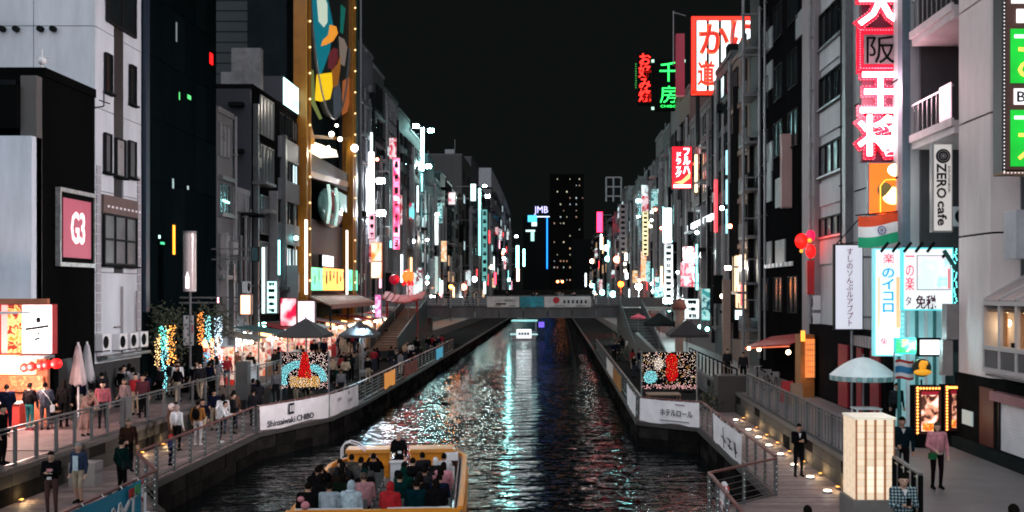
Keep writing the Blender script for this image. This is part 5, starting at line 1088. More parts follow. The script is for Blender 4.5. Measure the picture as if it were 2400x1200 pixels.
# two lamp-bordered menu cabinets
for lab, pa, pb, Yk, ta, tb in (('menu cabinet with orange bulb border and lit food pictures, the left of two', 2145, 2206, 32.6, 905, 1018), ('menu cabinet with orange bulb border half hidden by a dark post, the right of two', 2214, 2248, 33.0, 903, 1010)):
    s, x0, x1, z0, z1 = csign(lab, pa, pb, ta, tb, Yk, mat((.05,.012,.01), .5), .5, 'menu_cabinet', 'sign', body=M_BLACK, border=.0, arm=False, group='lit menu cabinets')
    part('poster', MB().box(x0+(.2 if pb-pa > 40 else .24), x1-.1, Yk-.03, Yk-.002, z0+.1, z1-.28), picture(C(250,235,225), C(235,160,130), C(60,25,20), 1.0, 3.4), s); part('warm_foot', MB().box(x0+.22, x1-.12, Yk-.045, Yk-.031, z0+.12, z0+.36), picture(C(255,140,40), C(235,70,20), C(255,190,90), 1.2, 4), s); part('red_header', MB().box(x0+.2, x1-.1, Yk-.04, Yk-.002, z1-.27, z1-.17), glow(C(150,25,45), .7), s)
    b = MB()
    for k in range(15): b.octa((x0+.07, Yk-.02, z0+.05+(z1-z0-.1)*k/14), .045)
    for k in range(8): b.octa((x0+.07+(x1-x0-.14)*k/7, Yk-.02, z1-.07), .045)
    part('border_bulbs', b, glow(C(255,150,70), 4.5), s); part('plinth', MB().box(x0+.05, x1, Yk+.03, Yk+.5, ZU, z0-.002), M_BLACK, s)
lamp_light(None, (12.0, 31.8, 3.4), 9, (1,.7,.45), .3)
# kani board
Yb = 84.; o = thing('billboard', 'white lit roof billboard with red kana and a red frame above the right bank', 'billboard', (XY(1700,Yb), Yb, 23)); xa, xb = XY(1624,Yb), XY(1775,Yb); zt, zb = ZY(40,Yb), ZY(220,Yb)
part('backing', MB().box(xa, xb, Yb+.12, Yb+1.2, zb, zt), M_DARK, o)
for k in range(5):
    a = xa+.35+k*1.0; part('lit_panel', MB().box(a, a+.76, Yb+.03, Yb+.118, zb+.3, zt-.3), glow(C(225,248,250), 1.4), o)
part('red_frame', MB().box(xa-.1, xb+.1, Yb-.05, Yb+.3, zt-.28, zt+.05).box(xa-.1, xa+.22, Yb-.05, Yb+.3, zb, zt-.285).box(xa-.1, xb, Yb-.05, Yb+.3, zb-.05, zb+.28), glow(C(235,40,20), 1.1), o)
kr = mat((.5,.02,.01), .4); 
for ch, px, py, w, h in (('か',1673,92,62,62),('に',1745,84,60,60),('道',1655,172,36,52)):
    lettering(o, ch, (XY(px,Yb), Yb-.04, ZY(py,Yb)), w*Yb/F*1.08, h*Yb/F*1.08, 'cam', glow(C(240,90,40), .8), .06, .03, name='red_halo'); lettering(o, ch, (XY(px,Yb), Yb-.12, ZY(py,Yb)), w*Yb/F, h*Yb/F, 'cam', glow(C(200,18,8), .8), .06)
part('rear_side', MB().box(xa-1.3, xa-.6, Yb+.6, Yb+1.3, zb, zt-1.2), glow(C(120,8,40), .5, .4, .4), o)
fr = MB(); 
for x in (xa+.5, XR+1, xb-.5):
    for y in (Yb+.4, Yb+1.1): fr.tube((x,y,ZY(240,87)-4),(x,y,zb+.05), .12, 6)
part('roof_frame', fr, F_DARK, o); solo('aerial', MB().path([(xa-1.6,Yb,zt-4),(xa-1.6,Yb,zt+.5)], .05).path([(xa-1.6,Yb,zt+.4),(xa-.6,Yb,zt+.1)], .05), F_GREY, 'thin mast at the left corner of the white and red billboard', 'mast')
lamp_light(o, (XY(1690,Yb), Yb-3, 25), 300, (1,.8,.75), 1)
# green and red neon
Yn = 110.; o = thing('neon_sign', 'black board with green neon kanji and small square lamps at its corners', 'sign', (XY(1565,Yn), Yn, 26.5)); xa, xb = XY(1531,Yn), XY(1605,Yn)
part('board', MB().box(xa, xb, Yn+.1, Yn+.8, ZY(258,Yn), ZY(138,Yn)), M_BLACK, o); gn = glow(C(40,235,95), 1.5)
lettering(o, '千', (XY(1567,Yn), Yn+.02, ZY(168,Yn)), 42*Yn/F, 46*Yn/F, 'cam', gn, .07); lettering(o, '房', (XY(1567,Yn), Yn+.02, ZY(221,Yn)), 40*Yn/F, 40*Yn/F, 'cam', gn, .07); lettering(o, 'CHIBO', (XY(1567,Yn), Yn+.02, ZY(249,Yn)), 38*Yn/F, 5.5*Yn/F, 'cam', gn, .07)
for px, py in ((1530,143),(1603,143),(1530,254),(1603,254)): part('corner_lamp', MB().box(XY(px-3,Yn), XY(px+3,Yn), Yn-.1, Yn+.09, ZY(py+3,Yn), ZY(py-3,Yn)), glow(C(170,220,190), 1.0), o)
part('arm', MB().box(xb, XR+.5, Yn+.4, Yn+.6, 27.5, 27.8).box(xb, XR+.5, Yn+.4, Yn+.6, 31, 31.3), F_DARK, o); part('mast', MB().box(XR+.3, XR+.8, Yn+.3, Yn+.8, 25, 32), F_DARK, o)
o = thing('neon_sign', 'narrow black board with a column of red neon kana left of the green one', 'sign', (XY(1511,Yn), Yn, 27)); xa, xb = XY(1496,Yn), XY(1527,Yn); part('board', MB().box(xa, xb, Yn+.1, Yn+.7, ZY(245,Yn), ZY(122,Yn)), M_BLACK, o); lettering(o, vert('お好み焼'), (XY(1511,Yn), Yn+.02, ZY(182,Yn)), 28*Yn/F, 112*Yn/F, 'cam', glow(C(255,35,25), 1.7), .07, .02)
b = MB()
for k in range(11): b.octa((xa-.25, Yn+.05, ZY(205-k*5.5,Yn)), .1)
part('green_dots', b, glow(C(60,160,70), .7), o); part('link', MB().box(xb, XY(1531,Yn), Yn+.3, Yn+.5, 28, 28.3), F_DARK, o)
# red drugstore sign
o, x0, x1, z0, z1 = csign('red lit sign with two columns of white kana and a swoosh, over the right bank', 1575, 1622, 343, 442, 95., glow(C(228,22,38), 1.25, .12, .6), .5, body=M_RED)
lettering(o, vert('フルハ'), (x0+1.35, 94.97, z1-1.35), .62, 2.3, 'cam', wh, .04, .02); lettering(o, vert('ドラッグ'), (x0+.6, 94.97, z1-1.7), .55, 2.3, 'cam', wh, .04)
part('swoosh', MB().prism([(x0+.2,z0+.55),(x0+.9,z0+.75),(x1-.15,z0+1.5),(x1-.2,z0+.95),(x0+.95,z0+.42)], 'y', 94.94, 94.99), glow(C(255,175,110), 1.3), o); part('foot_strip', MB().box(x0+.15, x1-.15, 94.95, 94.99, z0+.1, z0+.35), wh, o)
# pink plain sign
o, x0, x1, z0, z1 = csign('plain faded pink upright sign board standing out from the black block', 1833, 1875, 313, 487, 56.0, mat((.42,.27,.26), .6, 0, .1, .6), .5, body=mat((.35,.22,.21), .6), arm=False)
part('bracket', MB().box(x1, XR+.2, 56.2, 56.28, z0+.4, z0+.48).box(x1, XR+.2, 56.2, 56.28, z1-1.0, z1-.92).bar((x1,56.2,z0+.5),(XR+.1,56.2,z0+1.4), .06, .06).box(x1, XR+.2, 56.2, 56.28, z0+1.4, z0+1.48), F_GREY, o)
# red lantern-like neon figure
o = thing('neon_sign', 'red glowing sign of round balloon shapes low on the black block', 'sign', (XY(1888,50), 50, 8)); cx, cz = XY(1880,50), ZY(565,50)
part('balloon', MB().sph((cx-.03,50,cz), .34, 14, 8, 1.1, .95, .6), glow(C(255,18,12), 1.5), o, smooth=True); part('balloon', MB().sph((cx+.42,50,cz-.5), .28, 12, 8, 1.2, .9, .6), glow(C(255,20,20), 1.3), o, smooth=True); part('balloon', MB().sph((cx+.42,50,cz+.26), .24, 12, 8, 1.2, 1, .5), glow(C(210,25,70), .9), o, smooth=True)
part('gold_spot', MB().sph((cx+.3,49.72,cz+.02), .11, 8, 6).sph((cx-.1,49.75,cz-.5), .09, 8, 6), glow(C(255,185,60), .8), o); part('red_tail', MB().box(cx+.25,cx+.6,50,50.3,cz-2.6,cz-.95), glow(C(150,30,35), .3, .6, 1.2), o); lamp_light(o, (cx, 49.3, cz), 45, (1,.1,.08), .3)
# far lit signs, right bank then left bank
white = glow(C(238,246,250), 1.5)
R_ = [('white lit upright sign with black edge on the right bank',1553,1575,487,570,100,glow(C(225,245,250),1.35),M_BLACK,0),
 ('red and white poster sign low on the mauve block',1594,1622,614,672,88,picture(C(245,240,245),C(225,40,80),C(245,235,240),1.1,1.0),F_PALE,0),
 ('white upright strip sign under the black-edged one',1556,1578,572,700,104,glow(C(225,235,240),1.0,.5,.5),F_GREY,9),
 ('yellowish upright sign with dark letters near thin masts',1505,1520,495,600,118,glow(C(235,220,170),.9,.3,.6),F_GREY,10),
 ('pale upright sign with dark letters on the plain grey block',1452,1468,478,590,170,mat((.35,.27,.27),.6),F_GREY,9),
 ('red upright flag sign far along the right bank',1398,1413,496,545,230,glow(C(225,30,60),2.2),F_DARK,0),
 ('thin white tube sign under the far red flag sign',1406,1412,548,585,228,white,F_DARK,0),
 ('small white lit cube sign by the orange lamp',1463,1472,592,612,150,white,F_GREY,0),
 ('second small white lit cube sign above the orange lamp',1464,1473,638,655,150,white,F_GREY,0),
 ('white lit shop front low under the mauve block',1604,1640,700,748,92,glow(C(225,240,240),1.1,.4,.6),F_GREY,3),
 ('dark upright sign with faint letters beside white pipe',1637,1650,500,640,90,mat((.02,.03,.035),.5),F_DARK,6),
 ('thin red sign line far on the right bank',1437,1442,655,690,240,glow(C(250,120,90),.8),F_DARK,0),
 ('thin pale sign line far on the right bank',1371,1375,640,672,330,white,F_DARK,0),
 ('cyan-lit doorway sign under the cream sign',1722,1744,726,750,68,glow(C(190,230,240),1.0),F_DARK,0)]
L_ = [('tall pink and red upright sign on the left bank',921,937,370,585,112,picture(C(240,120,160),C(215,15,70),C(235,150,180),3.0,.35),F_PALE,7),
 ('dark green upright sign beside the tall pink one',912,920,372,560,111.5,mat((.02,.07,.06),.5),F_GREY,0),
 ('white lit panel with pink picture right of the yellow tower',862,878,355,560,99.5,glow(C(245,235,240),2.2,.2,.25),F_PALE,0),
 ('pink print sign under the white panel',864,879,500,560,99.2,glow(C(240,170,190),1.0,.4,.5),F_PALE,3),
 ('orange lit two-part shop sign low right of the yellow tower',869,895,568,612,100.5,picture(C(255,240,220),C(255,225,190),C(240,130,60),1.35,.6),M_ORANGE,0),
 ('lower half of the orange lit shop sign',869,895,613,652,100.5,picture(C(255,240,220),C(255,215,180),C(235,120,50),1.35,.6),M_ORANGE,0),
 ('white-cyan glowing light mast sign on the teal tower roof',985,995,298,402,150,glow(C(175,250,248),2.2),F_DARK,0),
 ('slim pale sign below the light mast',985,992,405,450,150.2,glow(C(140,215,220),.8),F_DARK,0),
 ('cyan upright sign with letters far on the left bank',1120,1128,440,600,205,glow(C(150,240,235),1.5,.4,.2),F_DARK,0),
 ('teal lit letter column beside the far cyan sign',1129,1143,490,660,204,glow(C(110,190,185),.8,.6,.25),F_DARK,9),
 ('white lit top of the far cyan sign',1102,1116,430,472,203,glow(C(215,250,248),1.4,.4,.2),F_DARK,0),
 ('red and white sign at the bridge end of the left bank',1157,1164,637,668,215,glow(C(230,60,80),.9),F_DARK,0),
 ('white glowing sign at street level by the bridge end',1132,1140,610,690,212,glow(C(225,250,250),1.4,.3,.2),F_DARK,0),
 ('far cyan tube sign near the canal end',1209,1217,575,628,330,glow(C(160,245,240),1.5),F_DARK,0),
 ('second far cyan tube sign near the canal end',1225,1231,583,625,340,glow(C(160,245,240),1.4),F_DARK,0),
 ('far pink and white sign near the canal end',1210,1218,628,660,320,glow(C(240,170,160),1.0),F_DARK,0),
 ('red cap sign with cyan foot on the dark block',958,972,475,515,128,picture(C(200,30,60),C(160,20,50),C(120,230,235),1.0,.5),F_DARK,0),
 ('red pole sign with dots on the stone block',1050,1068,450,480,170,picture(C(235,200,200),C(200,80,100),C(240,220,220),.9,.6),F_GREY,0),
 ('white strip sign on the silver piped block',1018,1028,500,575,152,glow(C(225,245,240),1.1,.4,.4),F_PALE,0),
 ('lower strip sign on the silver piped block',1018,1028,600,690,152,glow(C(170,190,185),.7,.5,.4),F_PALE,0),
 ('white lit sign strip on the low annex',612,622,578,736,60,glow(C(210,250,245),1.5,.1,.5),F_PALE,0),
 ('cyan and white lit sign with dark lettering by the annex',623,650,658,735,63,glow(C(190,245,240),1.35,.2,.6),F_PALE,5),
 ('dark teal box sign over the low annex',588,606,578,613,58,mat((.03,.08,.09),.5),F_DARK,0),
 ('small orange lit lantern box on the annex',562,588,690,738,58.5,glow(C(255,205,165),1.5,.1,1),mat((.45,.2,.15),.6),0),
 ('crimson and white banner sign beside the canopy',656,695,698,765,66,picture(C(225,15,55),C(215,20,70),C(250,225,230),1.1,.55),M_RED,0),
 ('white lit sheet sign behind the grey parasol',697,738,705,760,72,glow(C(250,225,240),1.2,.35,.4),F_PALE,0),
 ('pale street number lantern on the dark glass building',507,515,695,712,53,glow(C(235,170,185),.9),F_DARK,0),
 ('magenta and white small banner by the far stalls',878,894,690,745,90,picture(C(240,200,235),C(200,60,160),C(240,220,240),1.0,.8),F_PALE,0)]
for lab, pa, pb, ta, tb, Y, fm_, bm_, mk in R_ + L_:
    e_ = fm_.node_tree.nodes['Principled BSDF'].inputs['Emission Strength']
    if fm_.name.startswith('lit') and not e_.is_linked and e_.default_value < 5: e_.default_value *= 3.5
    csign(lab, pa, pb, ta, tb, Y, fm_, .4 if Y < 150 else .8, body=bm_, marks=mk, border=.05 if Y < 150 else .1)
# the orange lamp and other bright lamps
def lamp(label, px, py, Y, r, col, st, e, pole=None, arm=None, name='street_lamp', star=False):
    r *= .68; st *= 3; x, z = XY(px, Y), ZY(py, Y); t = thing(name, label, 'lamp', (x, Y, pole if pole is not None else z))
    if name != 'street_lamp' and px not in (1307,1318,850):
        part('housing', MB().box(x-r*1.15, x+r*1.15, Y+.03, Y+r*.9, z-r*.75, z+r*.75), F_DARK, t); part('lens', MB().box(x-r, x+r, Y-.02, Y+.028, z-r*.6, z+r*.6), glow(col, st), t)
        part('visor', MB().hexa([(x-r*1.2,Y-r*.7,z+r*.76),(x+r*1.2,Y-r*.7,z+r*.76),(x+r*1.2,Y+r*.5,z+r*.76),(x-r*1.2,Y+r*.5,z+r*.76),(x-r*1.2,Y-r*.7,z+r*.84),(x+r*1.2,Y-r*.7,z+r*.84),(x+r*1.2,Y+r*.5,z+r*.84),(x-r*1.2,Y+r*.5,z+r*.84)]), F_DARK, t)
        if arm: part('arm', MB().tube((x,Y+r*.5,z+r*.5), arm, .07, 6), F_DARK, t)
        if e: lamp_light(t, (x, Y-r*1.2, z), e*2.5, col, r)
        return t
    part('bulb', MB().sph((x,Y,z), r, 12, 8), glow(col, st), t, smooth=True)
    part('cap', MB().lathe([(r*.5,r*.85),(r*1.3,r*.95),(r*.4,r*1.3),(0,r*1.35)], (x,Y,z), 12), F_DARK, t)
    if pole is not None: part('pole', MB().tube((x,Y+r*.2,pole),(x,Y+r*.2,z-r*.7), .08, 8, .06), F_GREY, t); part('foot', MB().lathe([(.2,0),(.2,.25),(.1,.4)], (x,Y+r*.2,pole), 10), F_GREY, t)
    if arm: part('arm', MB().tube((x,Y,z+r*.9), arm, .07, 6), F_DARK, t)
    if e: lamp_light(t, (x, Y-r*1.2, z), e*2.5, col, r)
    return t
CW = C(225,252,250)
lamp('dazzling white street lamp left of the dark parasols, right bank', 1497, 672, 118, .55, CW, 30, 900, ZU)
lamp('orange-red street lamp before the bridge stairs, right bank', 1455, 666, 140, .55, C(255,70,12), 24, 900, ZU)
lamp('white lamp over the mauve block shopfront', 1628, 598, 92, .4, CW, 22, 420, None, (13.1,92,ZY(596,92)), 'wall_lamp')
lamp('second white lamp over the mauve block shopfront', 1612, 600, 93, .3, CW, 18, 250, None, (13.1,93,ZY(598,93)), 'wall_lamp')
lamp('bright white lamp at the foot of the white strip sign, right bank', 1565, 705, 104, .6, CW, 18, 420, None, (13.1,104,9), 'wall_lamp')
lamp('slanted white wall lamp left of the cream sign', 1706, 628, 70, .28, C(255,245,230), 14, 160, None, (13.1,70,ZY(627,70)), 'wall_lamp')
lamp('cyan floodlight high among the masts, right bank', 1497, 471, 150, .5, C(150,250,250), 18, 500, None, (13.1,150,20), 'floodlight')
lamp('lower cyan floodlight among the masts, right bank', 1497, 508, 150, .35, C(170,250,250), 14, 200, None, (13.1,150,18), 'floodlight')
lamp('white floodlight at the upper left of the light mast', 975, 296, 150, .6, C(190,255,250), 26, 900, None, (-19.6,150.3,ZY(300,150)), 'floodlight')
lamp('white floodlight at the right of the light mast', 1010, 306, 150, .6, C(190,255,250), 26, 900, None, (-19.4,150.3,ZY(302,150)), 'floodlight')
lamp('white floodlight on the left arm below the mast top', 963, 318, 149, .55, C(190,255,250), 24, 700, None, (-19.6,149.5,ZY(316,150)), 'floodlight')
lamp('white floodlight in the middle of the light mast', 1004, 390, 149, .6, C(200,255,250), 24, 800, None, (-19.4,149.5,ZY(392,150)), 'floodlight')
lamp('glaring white lamp beside the pink picture panel', 892, 424, 108, .6, C(240,250,255), 30, 900, None, (-19.6,108,ZY(424,108)), 'wall_lamp')
lamp('second glaring white lamp beside the pink picture panel', 893, 500, 108, .65, C(240,250,255), 30, 900, None, (-19.6,108,ZY(500,108)), 'wall_lamp')
lamp('white lamp at the top of the far cyan sign', 1143, 460, 205, .6, C(225,255,250), 20, 700, None, (-19.6,205,ZY(460,205)), 'floodlight')
lamp('upper white lamp at the top of the far cyan sign', 1136, 436, 205, .5, C(225,255,250), 18, 400, None, (-19.6,205,ZY(436,205)), 'floodlight')
lamp('white lamp high on the silver piped block', 1025, 502, 151, .35, C(230,255,250), 12, 300, None, (-19.6,151,ZY(502,151)), 'wall_lamp')
lamp('warm lamp at the silver block foot', 1001, 562, 150, .3, C(255,235,225), 10, 150, None, (-19.6,150,ZY(562,150)), 'wall_lamp')
lamp('low white lamp at the silver block foot', 1001, 663, 150, .35, C(255,235,225), 10, 150, ZU)
lamp('blue-white stall floodlight under the second grey parasol', 850, 776, 60, .22, C(190,235,255), 40, 420, ZU)
lamp('distant white lamp by the canal end, left', 1210, 554, 320, .7, C(235,250,250), 10, 0, None, (-19.6,320,24), 'wall_lamp')
lamp('warm lamp low on the stone block', 1057, 672, 172, .5, C(255,140,50), 9, 300, ZU)
for k, (px, py) in enumerate(((1307,660),(1318,660))): lamp(['left','right'][k]+' of two orange lamps on the distant road bridge', px, py, 329, .6, C(255,150,90), 4, 0)
# cylinder lantern on a pole and white upright panel
x, Y = -17.8, 50.; t = thing('lantern_post', 'tall white cylindrical lantern on a thin pole before the dark glass building', 'lamp', (x, Y, ZU)); za, zb = ZY(683,Y), ZY(548,Y)
part('cylinder', MB().lathe([(0,za),(.31,za),(.31,zb),(.27,zb+.06),(0,zb+.06)], (x,Y,0), 28), mat((.55,.47,.47), .25, .15, .1, 2), t, smooth=False); part('pole', MB().tube((x+.03,Y,ZU),(x+.03,Y,za), .06), F_GREY, t); part('cap', MB().lathe([(.33,zb+.062),(.33,zb+.12),(0,zb+.13)], (x,Y,0), 24), F_PALE, t)
part('painted_highlight', MB().prism([(x-.08,za+.15),(x+.08,za+.15),(x+.08,za+.7),(x,za+.95),(x-.08,za+.7)], 'y', Y-.34, Y-.30), glow(C(255,225,225), 1.2), t)  # glowing patch paints the highlight on the unlit cylinder
o, x0, x1, z0, z1 = csign('white upright panel on a dark box under the cylindrical lantern', 427, 456, 737, 812, 50.2, mat((.48,.47,.5), .6, 0, .1, 1), .2, arm=False, body=M_DARK); part('red_mark', MB().box(x1-.22, x1-.06, 50.17, 50.195, z1-.9, z1-.5), mat((.4,.12,.16), .6), o); part('dark_box', MB().box(x0-.15, x1+.15, 50.25, 51, ZU, z0), M_BLACK, o)
# glowing lantern block at the right steps
x0, x1, y0, y1, z0, z1 = XY(2004,24.5), XY(2100,24.5), 24.5, 25.55, 2.2, ZY(982,24.5)
t = thing('lantern_block', 'big glowing cream lantern block with grid of squares by the right steps', 'lantern', ((x0+x1)/2, 25, ZD)); part('plinth', MB().box(x0-.06, x1+.06, y0-.06, y1+.06, ZD, z0-.002), mat((.2,.19,.18), .7), t)
gb = MB(); 
lm = [glow(C(255,int(222+6*k),int(192+12*k)), s_) for k, s_ in ((0,.52),(0,.66),(1,.86),(0,.58))]
part('core', MB().box(x0+.025, x1-.025, y0+.025, y1-.025, z0, z1-.03), glow(C(150,105,75), .45), t)
nx, nz, ny = 4, 12, 4
for j in range(nz):
    za, zb = z0 + (z1-z0)*j/nz + .006, z0 + (z1-z0)*(j+1)/nz - .006
    for i in range(nx):
        a, c = x0 + .03 + (x1-x0-.06)*i/nx + .035, x0 + .03 + (x1-x0-.06)*(i+1)/nx - .035
        part('lit_pane', MB().box(a, c, y0, y0+.024, za, zb), lm[2 if (i in (1,2) and 0 < j < 5) else (0 if (i*5+j*3) % 4 == 0 else (1 if j % 2 else 3))], t)
    for i in range(ny):
        a, c = y0 + .03 + (y1-y0-.06)*i/ny + .03, y0 + .03 + (y1-y0-.06)*(i+1)/ny - .03; part('lit_pane', MB().box(x0, x0+.024, a, c, za, zb), lm[0 if (i+j) % 2 else 3], t)
part('top', MB().box(x0-.01, x1+.01, y0-.01, y1+.01, z1-.02, z1+.03), glow(C(235,225,205), .45), t)

# ------------------------------------------------------------------ PARASOLS, TABLES, STALLS, TREES
def parasol(label, x, Y, zb, zt, r, h, m, n=8, pole=True, group='market parasols', valance=.16, round_=False):
    t = thing('parasol', label, 'parasol', (x, Y, zb), group)
    for k in range(n):
        a0, a1 = 2*math.pi*(k+.5)/n, 2*math.pi*(k+1.5)/n; b = MB(); mat_ = m[k % len(m)] if isinstance(m, list) else m
        def fn(u, v):
            rr = r*v; q = 1 if not round_ else 1; a = a0 + (a1-a0)*u; sag = math.cos((u-.5)*math.pi)*.05*v*r*.5
            zz = zt - h*(v**(1.7 if round_ else 1.0)) - sag*.6
            cr = math.cos(math.pi/n)/math.cos((u-.5)*2*math.pi/n) if not round_ else 1
            return (x + rr*cr*math.cos(a), Y + rr*cr*math.sin(a), zz)
        b.grid(fn, 4, 5); b2 = MB().grid(lambda u, v: (lambda p: (p[0], p[1], p[2]-valance*v))(fn(u, 1.)), 4, 1)
        o = part('canopy_panel', b, mat_, t, smooth=True); part('valance', b2, mat_, o, local=False) if valance else None
    for k in range(n): a = 2*math.pi*(k+.5)/n; part('rib', MB().tube((x,Y,zt-.12),(x+r*.96*math.cos(a),Y+r*.96*math.sin(a),zt-h-.06), .018, 4), F_DARK, t)
    part('pole', MB().tube((x,Y,zb),(x,Y,zt+.1), .035, 8), F_GREY, t); part('base', MB().lathe([(.32,0),(.32,.08),(.06,.14)], (x,Y,zb), 14), F_DARK, t); return t
m_par = mat((.085,.082,.088), .8, 0, .2, 1); m_pd = mat((.04,.035,.036), .85, 0, .2, 1)
parasol('wide grey square parasol behind the left illuminated picture', -14.8, 61, ZD, 5.6, 1.95, .98, m_par, 4)
parasol('grey parasol right of the wide one, lit blue-white from below', -11.9+.4, 60.6, ZD, 5.45, 1.5, .8, m_par, 4)
parasol('dark square parasol behind the right illuminated picture', 7.9, 61, ZD, 5.5, 1.6, .85, m_pd, 4)
parasol('blackish parasol left of the square one on the right deck', XY(1545,66), 66, ZD, ZY(732,66), 1.1, .7, mat((.02,.025,.025), .8), 6)
parasol('small red parasol on the far right deck by the bridge', XY(1496,95), 95, ZU, ZY(735,95), .72, .3, mat((.55,.08,.12), .7), 8)
m_wp = [mat((.80,.86,.86), .7, 0, .15, 2), mat((.76,.84,.85), .7, 0, .15, 2)]
parasol('round white beach parasol with teal patterned rim over a white table', 11.4, 37.8, ZU, 4.76, 1.2, .66, m_wp, 10, round_=True, valance=.0)
t = COL.objects[-1]
b = MB(); pw = [p for p in bpy.data.objects if p.get('label', '').startswith('round white beach')][0]
for k in range(40):
    a0, a1 = 2*math.pi*k/40, 2*math.pi*(k+.92)/40; b.m = k % 2
    b._add([(11.4+1.2*math.cos(a), 37.8+1.2*math.sin(a), z) for z in (3.92, 4.10) for a in (a0, a1)], [(0,1,3,2)])
part('valance', b, [mat((.45,.55,.55), .7), mat((.2,.38,.38), .7)], pw)
def table(label, x, Y, zb, w, m, name='table', h=.74):
    t = thing(name, label, 'table', (x, Y, zb)); part('top', MB().box(x-w/2, x+w/2, Y-w*.4, Y+w*.4, zb+h-.04, zb+h), m, t)
    for i in (-1,1):
        for j in (-1,1): part('leg', MB().box(x+i*(w/2-.06)-.03, x+i*(w/2-.06)+.03, Y+j*(w*.4-.06)-.03, Y+j*(w*.4-.06)+.03, zb, zb+h-.042), m, t)
table('white table under the round white parasol', XY(2030,37.4), 37.4, ZU, .95, M_WHITE)
for lab, px, Y, zt, m in (('folded parasol with pinkish cloth, the left of two by the food stand', 183, 39.6, 5.12, mat((.52,.42,.43), .8, 0, .3, 2)), ('folded grey-white parasol, the right of two by the food stand', 204, 41.5, 5.05, mat((.42,.42,.44), .8, 0, .2, 2))):
    x = XY(px, Y); t = thing('folded_parasol', lab, 'parasol', (x, Y, ZU), 'folded parasols'); b = MB(); n = 24
    prof = [(.03,zt),(.09,zt-.1),(.16,zt-.45),(.22,zt-.9),(.27,zt-1.3),(.29,zt-1.5),(.22,zt-1.56)]
    for r, z in prof:
        for i in range(n): a = 2*math.pi*i/n; k = r*(1+.18*math.cos(a*8)*(zt-z)/1.5); b.v.append((x+k*math.cos(a), Y+k*math.sin(a), z+.04*math.sin(a*5)))
    for j in range(len(prof)-1):
        for i in range(n): b.f.append((j*n+i, j*n+(i+1)%n, (j+1)*n+(i+1)%n, (j+1)*n+i)); b.mi.append(0)
    part('cloth', b, m, t, smooth=True); part('pole', MB().tube((x,Y,ZU),(x,Y,zt+.1), .04, 8), M_WHITE, t); part('base', MB().lathe([(.3,0),(.3,.1),(.06,.16)], (x,Y,ZU), 14), F_GREY, t)
# food stand on the far left
Y = 37.3; t = thing('food_stand', 'food stand with warm lit counter at the left edge of the photo', 'stall', (-20, Y, ZU)); xa, xb = -21.5, XY(122,Y)
part('back_wall', MB().box(xa, xb-.5, 37.95, 38.15, ZU, ZY(700,38)), mat((.4,.14,.07), .7, 0, .3, 2), t); part('lit_ceiling', MB().box(xa, xb-.3, 36.9, 37.9, ZY(838,Y)-.02, ZY(836,Y)+.02), glow(C(255,200,160), 1.8), t)
part('menu_board', MB().box(xa, xb-.9, 37.8, 37.94, ZY(880,Y), ZY(842,Y)), glow(C(255,205,165), 1.2, .2, 2), t); part('cloth_strip', MB().box(xa, xb-.55, 37.7, 37.78, ZY(920,Y), ZY(884,Y)), picture(C(190,95,60), C(150,70,45), C(210,120,80), .6, 5), t)
part('counter', MB().box(xa, xb-.9, 36.75, 37.2, ZU, ZU+.95), mat((.5,.05,.04), .5, 0, .2, 2), t); part('counter_top', MB().box(xa, xb-.85, 36.7, 37.25, ZU+.952, ZU+1.0), M_WHITE, t); part('red_post', MB().box(xa+1.05, xa+1.2, 36.8, 36.95, ZU, ZY(712,36.8)), M_RED, t)
part('shelf', MB().box(xb-1.05, xb+.05, 36.6, 37.4, ZY(838,Y), ZY(832,Y)), M_STEEL, t); lamp_light(t, (-19.0, 36.2, 4.4), 800, (1,.62,.52), .3)
s = thing('billboard', 'white lit sign with black brush strokes and a picture of fried food, left edge', 'sign', (-19.5, Y, 4.9)); zt, zb = ZY(713,Y), ZY(830,Y)
part('cabinet', MB().box(xa, xb, Y+.03, Y+.4, zb, zt), M_RED, s); part('white_face', MB().box(XY(52,Y), xb-.02, Y, Y+.028, zb+.03, zt-.03), glow(C(240,246,242), 1.15), s); part('food_picture', MB().box(XY(18,Y), XY(51,Y), Y-.002, Y+.028, zb+.03, zt-.03), picture(C(235,110,35), C(255,190,120), C(120,30,15), 1.1, 4.5), s); part('pink_strip', MB().box(XY(3,Y), XY(17,Y), Y, Y+.028, zb+.03, zt-.03), glow(C(225,140,135), .9), s)
part('brush_stroke', MB().bar((XY(60,Y),Y-.02,ZY(772,Y)),(XY(115,Y),Y-.02,ZY(764,Y)), .02, .09).bar((XY(82,Y),Y-.02,ZY(796,Y)),(XY(94,Y),Y-.02,ZY(792,Y)), .02, .07), M_INK, s); part('brush_dot', MB().sph((XY(90,Y),Y-.005,ZY(750,Y)), .09, 8, 6, 1.2, 1, .2).sph((XY(90,Y),Y-.005,ZY(782,Y)), .055, 8, 6, 1, 1, .3), M_INK, s)
for k, (px, py, r) in enumerate(((57,862,.17),(74,859,.18),(97,857,.17),(110,855,.17),(132,852,.2))):
    x = XY(px, 36.9); z = ZY(py, 36.9); l = thing('paper_lantern', ['first','second','third','fourth','fifth'][k]+' red paper lantern from the left under the food stand shelf', 'lantern', (x, 36.9, z), 'red paper lanterns'); part('paper', MB().lathe([(.06,-r*.9),(r*.8,-r*.6),(r,-.02),(r*.8,r*.6),(.06,r*.9)], (x,36.9,z), 14), glow(C(245,25,25), 1.1), l, smooth=True); part('rim', MB().lathe([(.07,-r*.98),(.07,-r*.88)], (x,36.9,z), 10).lathe([(.07,r*.88),(.07,r*.98)], (x,36.9,z), 10), M_BLACK, l); part('cord', MB().tube((x,36.9,z+r*.98),(x,36.9,ZY(838,Y)), .01, 4), M_BLACK, l)
